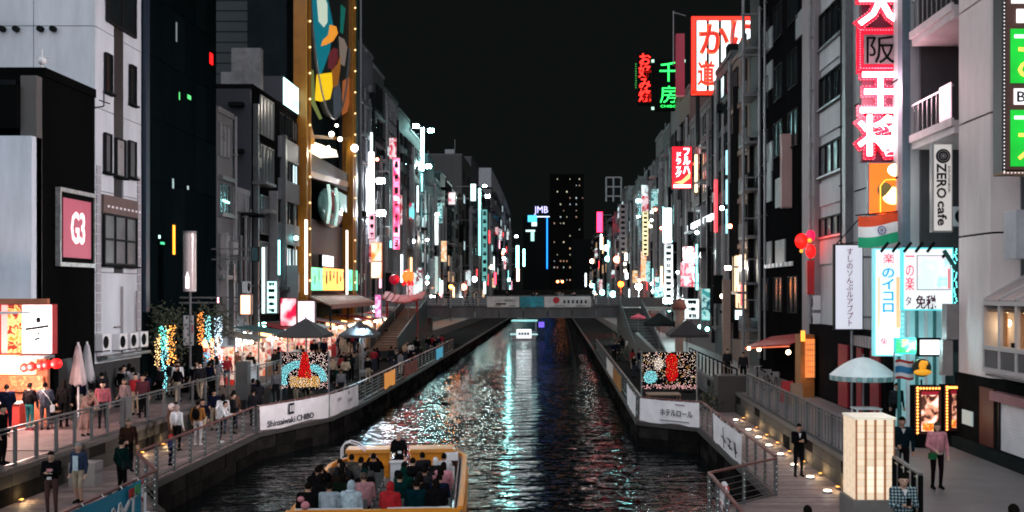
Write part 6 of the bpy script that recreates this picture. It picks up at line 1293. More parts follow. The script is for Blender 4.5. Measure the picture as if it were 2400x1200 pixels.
def stool(label, x, y): 
    t = thing('stool', label, 'stool', (x, y, ZU)); part('seat', MB().box(x-.18,x+.18,y-.18,y+.18,ZU+.62,ZU+.66), M_TAN, t)
    for i in (-1,1):
        for j in (-1,1): part('leg', MB().tube((x+i*.19,y+j*.19,ZU),(x+i*.14,y+j*.14,ZU+.62), .018, 6), F_DARK, t)
stool('dark wooden stool beside the food stand customers', XY(128,37), 37.0)
# market stalls along the left walkway
def stall(k, y, w, x=-17.2, m=None, lit=G_WARM, desc=''):
    t = thing('market_stall', desc, 'stall', (x, y, ZU), 'market stalls on the left walkway'); z1 = ZU+2.5; m = m or M_RED
    for yy in (y-w/2, y+w/2):
        for xx in (x-1.2, x+1.0): bx('post', F_PALE, t, xx-.04, xx+.04, yy-.04, yy+.04, ZU, z1)
    n = 6
    for i in range(n): a = y-w/2-.2+(w+.4)*i/n; part('awning_strip', MB().hexa([(x-1.3,a,z1+.35),(x+1.5,a,z1-.12),(x+1.5,a+(w+.4)/n-.01,z1-.12),(x-1.3,a+(w+.4)/n-.01,z1+.35),(x-1.3,a,z1+.39),(x+1.5,a,z1-.08),(x+1.5,a+(w+.4)/n-.01,z1-.08),(x-1.3,a+(w+.4)/n-.01,z1+.39)]), m[i%2] if isinstance(m, list) else m, t)
    part('counter', MB().box(x+.6, x+1.05, y-w/2+.05, y+w/2-.05, ZU, ZU+.95), random.choice([M_TAN, M_WHITE, M_RED]), t); part('end_board', MB().box(x-1.1, x+.55, y-w/2+.02, y-w/2+.05, ZU+.0, ZU+2.0), picture(random.choice([C(230,120,80),C(200,60,60),C(240,200,180)]), C(250,225,210), random.choice([C(180,50,40),C(90,40,30),C(230,150,60)]), .55, 1.8), t)
    part('back_board', MB().box(x-1.25, x-1.21, y-w/2, y+w/2, ZU+.3, ZU+2.4), lit, t)  # back board glows in place of light falling on it
    for i in range(4):
        yy = y-w/2+.3+(w-.6)*i/3; part('bulb', MB().sph((x+.7,yy,z1-.35), .1, 8, 6), G_BULB, t); part('cord', MB().tube((x+.7,yy,z1-.25),(x+.7,yy,z1+.02), .012, 4), M_BLACK, t)
    for i in range(5): yy = y-w/2+.4+(w-.8)*i/4; part('goods', MB().box(x+.65, x+.95, yy-.18, yy+.18, ZU+.952, ZU+1.05+.2*random.random()), random.choice([M_ORANGE, M_RED, M_WHITE, M_TAN]), t)
    lamp_light(t, (x+.9, y-w/2-.3, z1-.5), 38, (1,.7,.5) if lit is G_WARM else (.85,.97,1), .15)
SP = [(56,3,'grey awning stall with warm lit picture boards at the start of the row',M_GREY,G_WARM),(62,3.4,'teal awning stall behind the wide grey parasol',mat((.05,.16,.17),.7),G_WHITE),(67,3.2,'red awning stall in front of the striped block',M_RED,G_WARM),(73,3.4,'white awning stall by the brown canopy',M_CLOTH,G_WHITE),(80,3.6,'red and white striped awning stall under the yellow tower',[M_RED,M_CLOTH],G_WARM),(86,3.6,'orange awning stall under the yellow tower',M_ORANGE,G_WARM),(92,3.6,'crimson awning stall past the yellow tower',mat((.45,.02,.06),.7),G_WARM),(98,3.6,'pale awning stall before the bridge steps',M_CLOTH,G_WHITE),(103.5,3.4,'last red awning stall at the footbridge',M_RED,G_WARM)]
for k, (y, w, d, m, l) in enumerate(SP): stall(k, y, w, -17.6, m, l, d)
# big red balloon lanterns and red roof
for lab, px, py, Y, r, col, st in (('glowing orange-red octopus-like lantern over the far stalls',956,648,100,.62,C(255,40,12),16.),('dull crimson round lantern left of the glowing one',924,655,100,.5,C(140,10,40),.8)):
    x, z = XY(px,Y), ZY(py,Y); l = thing('lantern', lab, 'lantern', (x,Y,z)); part('paper', MB().sph((x,Y,z), r, 18, 10), glow(col, st), l, smooth=True)
    if st > 1:
        for k in range(5): a = k*1.2566; part('tassel', MB().tube((x+r*.5*math.cos(a),Y+r*.5*math.sin(a),z-r*.6),(x+r*.9*math.cos(a),Y+r*.9*math.sin(a),z-r*1.35), .16, 6, .1), glow(C(225,20,25), .9), l)
        lamp_light(l, (x, Y-1.5, z), 60, (1,.25,.12), .5)
    part('pole', MB().tube((x,Y+.2,ZU),(x,Y+.2,z-r*.8), .06), F_PALE, l)
t = thing('stall_roof', 'red upturned roof of a food hall near the bridge, left bank', 'roof', (-18, 99, 6.2))
for i in range(8):
    a = XY(896,99)+i*.5; k = .35*((i-3.5)/3.5)**2; part('roof_panel', MB().hexa([(a,98,6.0+k),(a+.48,98,6.0+k),(a+.48,101,6.7+k),(a,101,6.7+k),(a,98,6.1+k),(a+.48,98,6.1+k),(a+.48,101,6.8+k),(a,101,6.8+k)]), mat((.2,.01,.012), .6), t)
for x in (-16.3, -13.4): part('post', MB().box(x-.1,x+.1,99.9,100.1,ZU,6.3), M_RED, t)
# red awning + orange-lit kiosk on the right
t = thing('awning', 'long red awning sweeping up over the dark shop front, right bank', 'awning', (12.2, 56, 4)); n = 9; ya, yb = 49.5, 61.
for i in range(n):
    a = ya+(yb-ya)*i/n; c = ya+(yb-ya)*(i+1)/n-.02; z = lambda y: 4.95-.75*((y-ya)/(yb-ya)) ; part('awning_strip', MB().hexa([(XR-1.6,a,z(a)-.35),(XR-.05,a,z(a)+.25),(XR-.05,c,z(c)+.25),(XR-1.6,c,z(c)-.35),(XR-1.6,a,z(a)-.3),(XR-.05,a,z(a)+.3),(XR-.05,c,z(c)+.3),(XR-1.6,c,z(c)-.3)]), mat((.30,.012,.02), .6, 0, .2, 2), t)
part('lit_edge', MB().bar((XR-1.65,ya,4.95-.42),(XR-1.65,yb,4.2-.42), .05, .07), glow(C(235,110,70), .8), t)
for y in (50.3, 57.5, 60.5): part('bulb', MB().sph((XR-1.5,y,4.2-.4*(y-50)/11), .12, 8, 6), G_BULB, t)
lamp_light(t, (XR-1.4, 51, 3.9), 22, (1,.5,.25), .15)
t = thing('kiosk', 'narrow orange-lit kiosk with lattice below the red awning', 'kiosk', (XY(1890,48), 48, ZU)); xa, xb = XY(1878,48), XY(1910,48)
part('body', MB().box(xa, xb, 48.1, 49.2, ZU, ZY(785,48)), mat((.3,.12,.03), .6, 0, .3, 3), t); part('lit_front', MB().box(XY(1888,48), xb, 48.0, 48.08, ZY(885,48), ZY(795,48)), glow(C(250,140,70), .9, .4, 3), t)
for k in range(5): part('lattice_bar', MB().box(XY(1888,48)+k*.1, XY(1888,48)+k*.1+.02, 47.95, 47.99, ZY(885,48), ZY(795,48)), M_TAN, t)
for k in range(7): part('lattice_bar', MB().box(XY(1888,48), xb, 47.955, 47.985, ZY(885-k*13,48)-.012, ZY(885-k*13,48)+.012), M_TAN, t)
part('yellow_panel', MB().box(xa, XY(1888,48)-.02, 48.0, 48.09, ZY(800,48), ZY(775,48)), glow(C(255,165,60), 1.1), t); lamp_light(t, (xa-.2, 47.4, 3.4), 18, (1,.55,.25), .2)
# red drapes/doors behind the white parasol and A-boards, bicycles
t = thing('entrance', 'dark restaurant entrance with red side panels behind the white parasol', 'entrance', (12.6, 42, ZU)); 
part('wall', MB().box(12.45, XR-.01, 38.4, 50, ZU, 5.6), mat((.012,.011,.012), .6, 0, .3, 1.5), t)
for a, c in ((39.0,40.1),(43.2,44.6),(41.2,41.9)): part('red_panel', MB().box(12.36, 12.445, a, c, ZU+.05, 4.9), mat((.28,.005,.018), .5, 0, .3, 2), t)
for k in range(9): part('canopy_slat', MB().box(12.1, 12.44, 38.6+k*.36, 38.6+k*.36+.2, 5.0, 5.4), mat((.35,.3,.3), .6), t)
def aboard(label, x, y, m, rz=0.):
    t = thing('a_board', label, 'sign board', (x, y, ZU))
    for s in (-1,1): part('panel', MB().hexa([(x-.27,y+s*.28-.012,ZU),(x+.27,y+s*.28-.012,ZU),(x+.27,y+s*.28+.012,ZU),(x-.27,y+s*.28+.012,ZU),(x-.25,y+s*.03-.012,ZU+.95),(x+.25,y+s*.03-.012,ZU+.95),(x+.25,y+s*.03+.012,ZU+.95),(x-.25,y+s*.03+.012,ZU+.95)]), m, t)
aboard('dark red sandwich board on the right walkway near the kiosk', XY(1845,46), 46, M_RED); aboard('pale wooden sandwich board right of the red one', XY(1866,45), 45, M_TAN)
def bicycle(label, x, y, z, rz, m):
    t = thing('bicycle', label, 'bicycle', (x, y, z), 'parked bicycles', rz)
    for s in (-.52,.52):
        w = part('wheel', MB().path([(s+.33*math.cos(i*math.pi/10), 0, .34+.33*math.sin(i*math.pi/10)) for i in range(21)], .02, 5), M_BLACK, t, local=True)
        sp = MB()
        for i in range(8): sp.tube((s,0,.34),(s+.32*math.cos(i*math.pi/4),0,.34+.32*math.sin(i*math.pi/4)), .005, 3)
        link('spokes', sp.mesh('spokes', M_STEEL), w)
    part('frame', MB().path([(-.52,0,.34),(-.12,0,.32),(.34,0,.78),(-.2,0,.74),(-.12,0,.32)], .02, 6).path([(-.52,0,.34),(-.2,0,.74),(-.23,0,.88)], .016, 6).path([(.52,0,.34),(.34,0,.78),(.3,0,.98)], .018, 6), m, t, local=True)
    part('saddle', MB().sph((-.24,0,.92), .13, 8, 6, .4, 1, .5), M_BLACK, t, local=True); part('handlebar', MB().path([(.22,-.25,1.0),(.32,0,.99),(.22,.25,1.0)], .014, 5), M_STEEL, t, local=True); part('basket', MB().box(.4,.68,-.16,.16,.72,.95), M_STEEL, t, local=True)
for k, (px, Y, rz) in enumerate(((1795,52,1.2),(1775,54.5,1.4),(1812,50.5,1.1))): bicycle(['silver bicycle parked in the dark on the right walkway, middle of three','black bicycle parked farthest in the dark, right walkway','grey bicycle parked nearest the red sandwich board'][k], XY(px,Y), Y, ZU, rz, [M_STEEL,M_BLACK,F_GREY][k])
# tan post in the right middle distance, tents
solo('post', MB().box(XY(1695,60), XY(1712,60), 60, 60.4, ZU, ZY(655,60)), mat((.28,.2,.16), .6, 0, .25, 1.5), 'thick tan post standing before the brown block, right bank', 'post')
t = thing('kiosk_figure', 'brown mushroom-like roof ornament above the dark parasols, right bank', 'ornament', (XY(1592,72), 72, ZU)); x = XY(1592,72); part('cap', MB().lathe([(0,ZY(700,72)),(.35,ZY(704,72)),(.55,ZY(722,72)),(.4,ZY(726,72)),(0,ZY(726,72))], (x,72,0), 16), mat((.18,.06,.045), .6), t, smooth=True); part('stem', MB().lathe([(.3,ZU),(.28,ZY(738,72)),(.34,ZY(727,72))], (x,72,0), 14), mat((.3,.2,.17), .7), t)
t = thing('ramp', 'grey-green covered ramp wall beside the right deck', 'wall', (6.4, 72, ZD)); part('wall', MB().prism([(62,ZD),(84,ZD),(84,ZD+2.6),(66,ZD+1.9),(62,ZD+.6)], 'x', 6.6, 6.9), mat((.09,.10,.098), .7, 0, .3, .8), t)
solo('hut', MB().box(8.1,9.6,50.6,52,ZD,3.0), mat((.035,.03,.03), .6), 'low dark hut beside the right illuminated picture', 'hut')
solo('cabinet', MB().box(-14.9,-14.1,31.4,32.0,ZD,ZD+.72), mat((.28,.28,.29), .5, .3), 'small grey metal cabinet against the left retaining wall', 'cabinet')
solo('cabinet', MB().box(XY(552,47), XY(580,47), 47, 47.5, ZU, ZY(848,47)).box(XY(554,47), XY(578,47), 46.95, 46.99, ZY(880,47), ZY(852,47)), mat((.07,.075,.075), .5, .3), 'dark machine cabinet with pale face at the end of the left upper railing', 'cabinet')
# two trees dressed in strings of coloured lights
def tree(label, x, Y, h, spread, cols, seed):
    rr = random.Random(seed); t = thing('tree', label, 'tree', (x, Y, ZU), 'trees wound with light strings')
    b = MB().tube((x,Y,ZU),(x+.05,Y,ZU+h*.45), .12, 8, .08); tips = []
    for i in range(7):
        a = i*.9+rr.random(); L = spread*(.6+.5*rr.random()); q = (x+L*math.cos(a), Y+L*.7*math.sin(a), ZU+h*(.55+.4*rr.random())); b.tube((x+.05,Y,ZU+h*(.3+.15*rr.random())), q, .05, 6, .02); tips.append(q)
    part('trunk', b, mat((.05,.035,.028), .8, 0, .4, 5), t)
    f = MB()
    for q in tips:
        for _ in range(90):
            c = [q[0]+rr.gauss(0,.3), q[1]+rr.gauss(0,.3), q[2]+rr.gauss(0,.35)]; a = Vector((rr.gauss(0,1),rr.gauss(0,1),rr.gauss(0,1))).normalized()*.09; d = a.orthogonal().normalized()*.05
            f._add([tuple(Vector(c)-a), tuple(Vector(c)+d), tuple(Vector(c)+a), tuple(Vector(c)-d)], [(0,1,2,3)])
    part('foliage', f, mat((.035,.045,.025), .7, 0, .4, 3), t, kind='stuff')
    for nm, col, xo, z0_, z1_, wd, n in cols:
        l = MB()
        n = int(n*1.9)
        for i in range(n):
            u = i/n; l.octa((x+xo+rr.uniform(-wd,wd), Y-.35+rr.uniform(-.2,.2), ZU+z0_+(z1_-z0_)*u+rr.uniform(-.06,.06)), rr.uniform(.014,.028))
        part(nm, l, glow(col, 4.0), t, kind='stuff')
tree('leafy tree wound with amber, green and cyan light strings, left of the white panel', XY(395,49), 49, 4.2, .55, [('amber_lights',C(255,170,80),.25,1.5,3.4,.2,75),('cyan_lights',C(140,235,245),-.05,.2,3.3,.16,100),('gold_lights',C(255,205,140),-.38,1.3,2.9,.1,40),('green_lights',C(90,240,200),-.1,2.2,3.3,.2,30)], 5)
tree('leafy tree wound with orange and icy light strings, right of the white panel', XY(497,52), 52, 4.2, .6, [('orange_lights',C(255,150,70),-.42,2.0,3.9,.16,75),('cyan_lights',C(150,240,240),-.1,2.4,3.8,.14,50),('ice_lights',C(205,235,255),.45,.8,3.7,.17,115),('blue_lights',C(70,190,240),-.2,.9,1.9,.16,36),('pink_lights',C(255,180,140),.1,.7,2.4,.1,45)], 6)
# greenery and foot lamps on the right, beyond the panel
def bush(label, x, y, z, r, seed):
    rr = random.Random(seed); t = thing('shrub', label, 'shrub', (x,y,z)); f = MB(); st = MB()
    for i in range(5): a = i*1.3; st.tube((x,y,z),(x+r*.6*math.cos(a),y+r*.6*math.sin(a),z+r*1.2), .02, 4)
    for _ in range(420):
        u = Vector((rr.gauss(0,.45),rr.gauss(0,.45),abs(rr.gauss(.6,.4))))*r; c = Vector((x,y,z))+u; a = Vector((rr.gauss(0,1),rr.gauss(0,1),rr.gauss(0,1))).normalized()*.08; d = a.orthogonal().normalized()*.04
        f._add([tuple(c-a),tuple(c+d),tuple(c+a),tuple(c-d)], [(0,1,2,3)])
    part('stem', st, M_TAN, t); part('leaf_mass', f, mat((.04,.06,.04), .6, 0, .4, 3), t, kind='stuff')
bush('tall dark bush below the bridge steps on the right bank', 6.4, 97, ZD, 1.7, 8); bush('tall dark bush near the orange steps on the left bank', -12.4, 98, ZD, 1.6, 9); bush('dark leafy shrub right of the right illuminated picture', 7.7, 51, ZD, .7, 1); bush('small shrub behind the white banners on the left deck', -12.2, 51.5, ZD, .6, 2); bush('shrub on the far right deck by the red parasol', 6.2, 88, ZD, .9, 3); bush('shrub beside the lit stall lamp on the left deck', -11.6, 57.5, ZD, .7, 4)
table('long low bench table on the right deck behind the hotel banner', 5.6, 52.6, ZD, 1.7, M_TAN)

# ------------------------------------------------------------------ PEOPLE
import numpy as np
def body_mesh(pose, voxel=.0125):
    """one continuous body: tapered limbs merged into a single surface; slots skin, top, bottom, shoes"""
    V = Vector; J = dict(pel=V((0,0,.93)), chest=V((0,0,1.24)), neck=V((0,0,1.46)), head=V((0,-.015,1.60)),
        sL=V((.185,0,1.395)), sR=V((-.185,0,1.395)), eL=V((.235,.03,1.12)), eR=V((-.235,.03,1.12)), wL=V((.245,-.04,.875)), wR=V((-.245,-.04,.875)),
        hL=V((.095,0,.90)), hR=V((-.095,0,.90)), kL=V((.105,-.02,.50)), kR=V((-.105,-.02,.50)), aL=V((.105,.02,.085)), aR=V((-.105,.02,.085)))
    ex = {}
    for k, v in pose.items():
        if k in J: J[k] = V(v)
        else: ex[k] = v
    g = ex.get('bulk', 1.0); segs = []   # (p, q, r1, r2, slot)
    def S(p, q, r1, r2, s): segs.append((V(p), V(q), r1, r2, s))
    up = (J['chest']-J['pel']).normalized()
    fwd = V((0,-1,0)); 
    for sx in (-1, 1):
        S(J['chest']+V((.085*sx,0,.06)), J['pel']+V((.075*sx,0,.09)), .105*g, .095*g, 1); S(J['pel']+V((.06*sx,0,.02)), J['pel']+V((.06*sx,.01,-.03)), .105, .105, 2 if not ex.get('dress') else 1)
        S(J['chest']+V((.05*sx,0,.14)), J['sL' if sx>0 else 'sR'], .085*g, .07*g, 1)
    S(J['pel']+V((0,0,.1)), J['chest'], .11*g, .115*g, 1); S(J['chest']+V((0,.01,.15)), J['neck']-V((0,0,.04)), .085*g, .07, 1); S(J['neck']-V((0,0,.03)), J['head']-V((0,0,.05)), .052, .052, 0)
    for sd in 'LR':
        s, e, w = J['s'+sd], J['e'+sd], J['w'+sd]; S(s, e, .062*g, .048*g, 1); S(e, w, .048*g, .034*g, 1 if not ex.get('short') else 0)
        d = (w-e).normalized(); side = d.cross(V((0,1,0) if abs(d.y) < .8 else (0,0,1))).normalized(); n = d.cross(side)
        if ex.get('palm'): side, n = n, side
        S(w, w+d*.085, .031, .034, 0)
        for i in range(4):
            o = side*(.0285*(i-1.5)/1.1*.8+.0); L = (.072,.082,.076,.058)[i]; a = w+d*.09+o; m = a+d*L*.55+n*.012; S(a, m, .0115, .0105, 0); S(m, m+(d*.5+n*.8).normalized()*L*.5, .0105, .0085, 0)
        tb = w+d*.03+side*.03; tm = tb+(d*.6+side*.8).normalized()*.045; S(tb, tm, .013, .012, 0); S(tm, tm+d*.03, .012, .009, 0)
        h, k, a = J['h'+sd], J['k'+sd], J['a'+sd]; ls = 2; S(h, k, .088, .062, ls); S(k, a+V((0,0,.04)), .060, .044, 2 if not ex.get('shorts') else 0)
        f = V(ex.get('foot', (0,-1,0))); S(a+V((0,0,-.03)), a+f*.15+V((.012 if sd=='L' else -.012,0,-.055)), .045, .036, 3); S(a-f*.04+V((0,0,-.045)), a, .042, .046, 3)
    if ex.get('dress'): 
        for i in range(6):
            A = i*math.pi/3; S(J['pel']+V((.06*math.cos(A),.05*math.sin(A),.05)), V((J['pel'].x*.3+.2*math.cos(A), .16*math.sin(A)+J['pel'].y*.4, .32)), .09, .06, 1)
    mb = MB()
    for p, q, r1, r2, s in segs:
        mb.sph(p, r1, 10, 8).sph(q, r2, 10, 8); mb.tube(p, q, r1, 10, r2)
    H = J['head']; mb.sph(H, .1, 14, 12, 1.2, .78, .98).sph(H+V((0,-.025,-.055)), .07, 12, 10, .95, .85, .9)          # skull, jaw
    fz = V((0,-1,0)); mb.tube(H+V((0,-.09,.02)), H+V((0,-.115,-.022)), .008, 6, .016); mb.sph(H+V((0,-.112,-.022)), .015, 8, 6)         # nose
    mb.sph(H+V((0,-.088,-.065)), .024, 8, 6, .5, 1, .6)                                                              # mouth
    for sx in (-1,1): mb.sph(H+V((.08*sx,.005,-.005)), .03, 8, 6, 1.1, .45, .8); mb.sph(H+V((.032*sx,-.083,.03)), .02, 8, 6, .5, 1, .6)  # ears, brow
    me = mb.mesh('body', M_BLACK, fix=False); o = bpy.data.objects.new('body', me); COL.objects.link(o)
    m = o.modifiers.new('r', 'REMESH'); m.mode = 'VOXEL'; m.voxel_size = voxel; m.use_smooth_shade = True
    s = o.modifiers.new('s', 'SMOOTH'); s.factor = .5; s.iterations = 3
    dg = bpy.context.evaluated_depsgraph_get(); dg.update(); out = bpy.data.meshes.new_from_object(o.evaluated_get(dg)); bpy.data.objects.remove(o)
    n = len(out.vertices); co = np.empty(n*3, 'f'); out.vertices.foreach_get('co', co); co = co.reshape(-1,3)
    best = np.full(n, 1e9, 'f'); lab = np.zeros(n, 'i')
    segs2 = segs + [(H-V((0,0,.06)), H+V((0,0,.06)), .1, .1, 0)]
    for p, q, r1, r2, sl in segs2:
        p = np.array(p); d = np.array(q)-p; L = max(1e-6, d@d); t = np.clip((co-p)@d/L, 0, 1); dist = np.linalg.norm(co-(p+t[:,None]*d), axis=1) - (r1+(r2-r1)*t); k = dist < best; best[k] = dist[k]; lab[k] = sl
    for k in range(4): out.materials.append(M_BLACK)
    nf = len(out.polygons); ls = np.empty(nf, 'i'); out.polygons.foreach_get('loop_start', ls); vi = np.empty(len(out.loops), 'i'); out.loops.foreach_get('vertex_index', vi)
    out.polygons.foreach_set('material_index', lab[vi[ls]].astype('i')); out.polygons.foreach_set('use_smooth', [True]*nf); out.update()
    return out, J
POSES = {
 'stand': {}, 
 'walk': dict(kL=(.1,-.16,.52), aL=(.1,-.16,.10), kR=(-.1,.05,.49), aR=(-.1,.26,.15), eL=(.23,.12,1.14), wL=(.24,.05,.89), eR=(-.23,-.06,1.13), wR=(-.22,-.22,.93)),
 'phone': dict(eL=(.22,-.06,1.13), wL=(.07,-.27,1.2), eR=(-.22,-.06,1.13), wR=(-.07,-.28,1.18), head=(0,-.04,1.59)),
 'jacket': dict(bulk=1.17, eR=(-.26,-.02,1.12), wR=(-.15,-.2,1.02), eL=(.27,.02,1.12), wL=(.25,-.08,.88)),
 'shorts': dict(shorts=True, bulk=1.1, kL=(.11,-.08,.51), aL=(.11,-.03,.09), kR=(-.11,.0,.5), aR=(-.11,.1,.1)),
 'dress': dict(dress=True, pel=(0,.02,.93), chest=(0,-.12,1.2), neck=(0,-.22,1.38), head=(0,-.29,1.49), sL=(.18,-.19,1.33), sR=(-.18,-.19,1.33), eL=(.22,-.32,1.1), wL=(.12,-.5,1.02), eR=(-.22,-.3,1.08), wR=(-.14,-.48,1.0)),
 'lean': dict(pel=(0,.03,.92), chest=(0,-.08,1.22), neck=(0,-.16,1.42), head=(0,-.22,1.54), sL=(.185,-.13,1.36), sR=(-.185,-.13,1.36), eL=(.25,-.28,1.1), wL=(.12,-.46,1.12), eR=(-.25,-.28,1.1), wR=(-.12,-.46,1.12), bulk=1.1),
 'sit': dict(pel=(0,.05,.52), chest=(0,.02,.85), neck=(0,-.01,1.07), head=(0,-.03,1.21), sL=(.19,.0,1.0), sR=(-.19,.0,1.0), eL=(.25,-.02,.74), wL=(.13,-.24,.64), eR=(-.25,-.02,.74), wR=(-.13,-.24,.64), hL=(.09,.02,.5), hR=(-.09,.02,.5), kL=(.11,-.4,.5), kR=(-.11,-.4,.5), aL=(.11,-.42,.09), aR=(-.11,-.42,.09), bulk=1.42),
 'sitphone': dict(pel=(0,.05,.52), chest=(0,.03,.85), neck=(.0,.0,1.07), head=(.01,-.01,1.22), sL=(.19,.0,1.0), sR=(-.19,.0,1.0), eL=(.27,-.12,.9), wL=(.14,-.26,1.14), eR=(-.27,-.12,.86), wR=(-.1,-.28,1.12), hL=(.09,.02,.5), hR=(-.09,.02,.5), kL=(.11,-.4,.5), kR=(-.11,-.4,.5), aL=(.11,-.42,.09), aR=(-.11,-.42,.09), bulk=1.32),
}
PB = {k: body_mesh(v) for k, v in POSES.items()}
def hair_mesh(kind):
    b = MB(); nu, nv = 20, 14
    def fn(u, v):
        a = 2*math.pi*u; t = -math.pi/2 + math.pi*v; x, y, z = math.cos(t)*math.cos(a), math.cos(t)*math.sin(a), math.sin(t)
        k = 1.09; zz = z
        if y < -.25 and z < .38: k = .84                      # face stays free
        if z < -.35 and kind == 'short': k = .86
        if kind == 'long' and y > -.2 and z < 0: zz = z*2.5; k = 1.12
        if kind == 'hood': k = 1.27 if not (y < -.3 and z < .5) else .86
        if kind == 'cap' and z > .12: k = 1.13
        return (.082*k*x, .102*k*y, .122*k*zz + .004)
    b.grid(fn, nu, nv)
    if kind == 'cap': b.hexa([(-.06,-.19,.03),(.06,-.19,.03),(.07,-.08,.035),(-.07,-.08,.035),(-.06,-.19,.042),(.06,-.19,.042),(.07,-.08,.055),(-.07,-.08,.055)])
    if kind == 'bun': b.sph((0,.09,.09), .045, 10, 8)
    if kind == 'hood': b.sph((0,.06,-.13), .13, 12, 8, .6, 1.1, .8)
    me = b.mesh('hair', M_BLACK, smooth=True); return me
HM = {k: hair_mesh(k) for k in ('short','long','cap','bun','hood')}
EYE = MB().sph((.033,-.083,.012), .0125, 8, 6, .8, 1, .7).sph((-.033,-.083,.012), .0125, 8, 6, .8, 1, .7).mesh('eyes', M_BLACK, smooth=True)
def c_(r, g, b, rough=.8): return mat(C(r,g,b), rough, 0, .45, 7, .8)
SK = [mat((.42,.25,.18), .55, 0, .1, 8), mat((.36,.2,.14), .55, 0, .1, 8), mat((.5,.31,.23), .55, 0, .1, 8)]
HB = mat((.008,.007,.006), .5, 0, .2, 20); HBr = mat((.03,.018,.01), .5, 0, .2, 20); HG = mat((.25,.24,.23), .6, 0, .2, 20)
def person(label, x, y, z, face, pose, top, bottom, hair='short', hm=HB, shoes=None, scale=1., group=None, skin=None, eyes=False, seat=0.):
    """face: heading in degrees, 0 looks at the camera, 180 away from it"""
    me, J = PB[pose]; o = link('person', me, None, (x, y, z - seat), R(face)); o.scale = (scale,)*3; tag(o, label, 'person', group)
    for i, m in enumerate((skin or random.choice(SK), top, bottom, shoes or M_BLACK)): s = o.material_slots[i]; s.link = 'OBJECT'; s.material = m
    h = link('hood' if hair == 'hood' else ('cap' if hair == 'cap' else 'hair'), HM[hair], o, J['head']); h.material_slots[0].link = 'OBJECT'; h.material_slots[0].material = top if hair == 'hood' else hm
    if eyes: link('eyes', EYE, o, J['head'])
    return o
def pack(o, m, pose='stand', s=1.):
    J = PB[pose][1]; c = J['chest']+Vector((0,.2,0)); b = MB().sph(c, .2, 14, 10, 1.15, .8, .55)
    for sx in (-1,1): b.path([c+Vector((.1*sx,-.05,.2)), J['chest']+Vector((.1*sx,.0,.255)), J['chest']+Vector((.11*sx,-.13,.1)), J['chest']+Vector((.12*sx,-.1,-.12)), c+Vector((.1*sx,-.03,-.18))], .02, 6)
    part('backpack', b, m, o, smooth=True, local=True)
def satchel(o, m, side=1, z=.85):
    b = MB().box(side*.24-.06, side*.24+.06, -.14, .14, z-.13, z+.1).path([(side*.24,0,z+.1),(side*.1,-.13,1.25),(-side*.1,-.08,1.46),(-side*.1,.08,1.46),(side*.12,.15,1.2),(side*.24,.03,z+.1)], .012, 5)
    part('shoulder_bag', b, m, o, local=True)
navy = c_(22,26,44); blk = c_(20,20,22); char = c_(38,38,42); wht = c_(225,225,228); beige = c_(190,160,135); teal = c_(10,62,68); pink = c_(205,135,145); jean = c_(40,48,66); gry = c_(120,120,125); crim = c_(150,15,30); kha = c_(165,150,130); icy = c_(165,185,195); brown = c_(85,58,42); mustard = c_(150,95,35); dgreen = c_(14,40,36)
# left bank, near
p = person('person in black hoodie with white chest print holding something pink, near left deck', -13.45, 27.4, ZD, 8, 'phone', blk, c_(70,40,38), 'short', eyes=True)
part('shirt_print', MB().box(-.06,.07,-.155,-.135,1.13,1.25).box(-.07,.04,-.15,-.132,.98,1.05), wht, p, local=True); part('phone', MB().box(.0,.14,-.4,-.385,1.24,1.31), pink, p, local=True)
p = person('grey-haired person in navy jacket, pale tee and beige shorts walking on the near left deck', -13.4, 28.85, ZD, -12, 'shorts', c_(20,40,70), kha, 'short', HG, eyes=True)
part('tee', MB().grid(lambda u, v: (-.085+.17*u, -.136-.022*math.sin(u*math.pi)-.006, .96+.42*v), 8, 4), c_(190,215,225), p, smooth=True, local=True)
p = person('person in dark green-black jacket with back turned by the near left railing corner', -12.5, 29.6, ZD, 150, 'jacket', c_(10,32,30), blk, 'short'); satchel(p, c_(30,40,42), -1, 1.0)
person('seated figure in dark coat with red-brown hair behind the green-black jacket', -13.9, 33.4, ZD+.1, 40, 'jacket', c_(48,32,26), blk, 'long', HBr)
p = person('woman in peach dress leaning over the left upper railing', -16.1, 35.2, ZU, 60, 'dress', c_(205,150,135), c_(205,150,135), 'bun', HBr)
person('person in pink-and-black top behind the woman in peach', -16.4, 37.2, ZU, 20, 'stand', c_(180,90,100), char, 'long')
person('person in long mauve-grey coat at the left upper railing', -16.1, 38.4, ZU, -30, 'jacket', c_(110,95,98), c_(105,92,95), 'long', HBr)
person('person with crimson bag strap in black at the left upper railing', -16.2, 40.3, ZU, 30, 'stand', c_(70,12,30), blk, 'short')
p = person('person in pale grey shirt with backpack straps standing at the dark wall, left walkway', -18.7, 44.5, ZU, 12, 'stand', c_(170,165,172), blk, 'short', scale=1.03); pack(p, blk)
p = person('woman in white shirt with white bag seen from behind, left deck', -14.15, 38.4, ZD, 165, 'stand', wht, blk, 'bun', c_(170,150,145)); pack(p, c_(215,215,220))
person('woman in tan coat and pale beanie beside the white shirt, left deck', -14.55, 38.9, ZD, 130, 'jacket', brown, brown, 'cap', c_(215,200,200))
p = person('person in amber jacket with black backpack and white trousers, left deck', -13.85, 39.8, ZD, 175, 'jacket', mustard, c_(200,200,205), 'short', shoes=wht); pack(p, blk, 'jacket')
person('child in red hat and blue coat at the canal railing, left deck', -13.2, 35.2, ZD, 90, 'stand', c_(40,45,90), navy, 'cap', c_(190,20,30), scale=.62)
person('person in white shirt and black trousers leaning on the canal railing, left deck', -13.2, 40.4, ZD, 95, 'lean', wht, blk, 'short', shoes=wht)
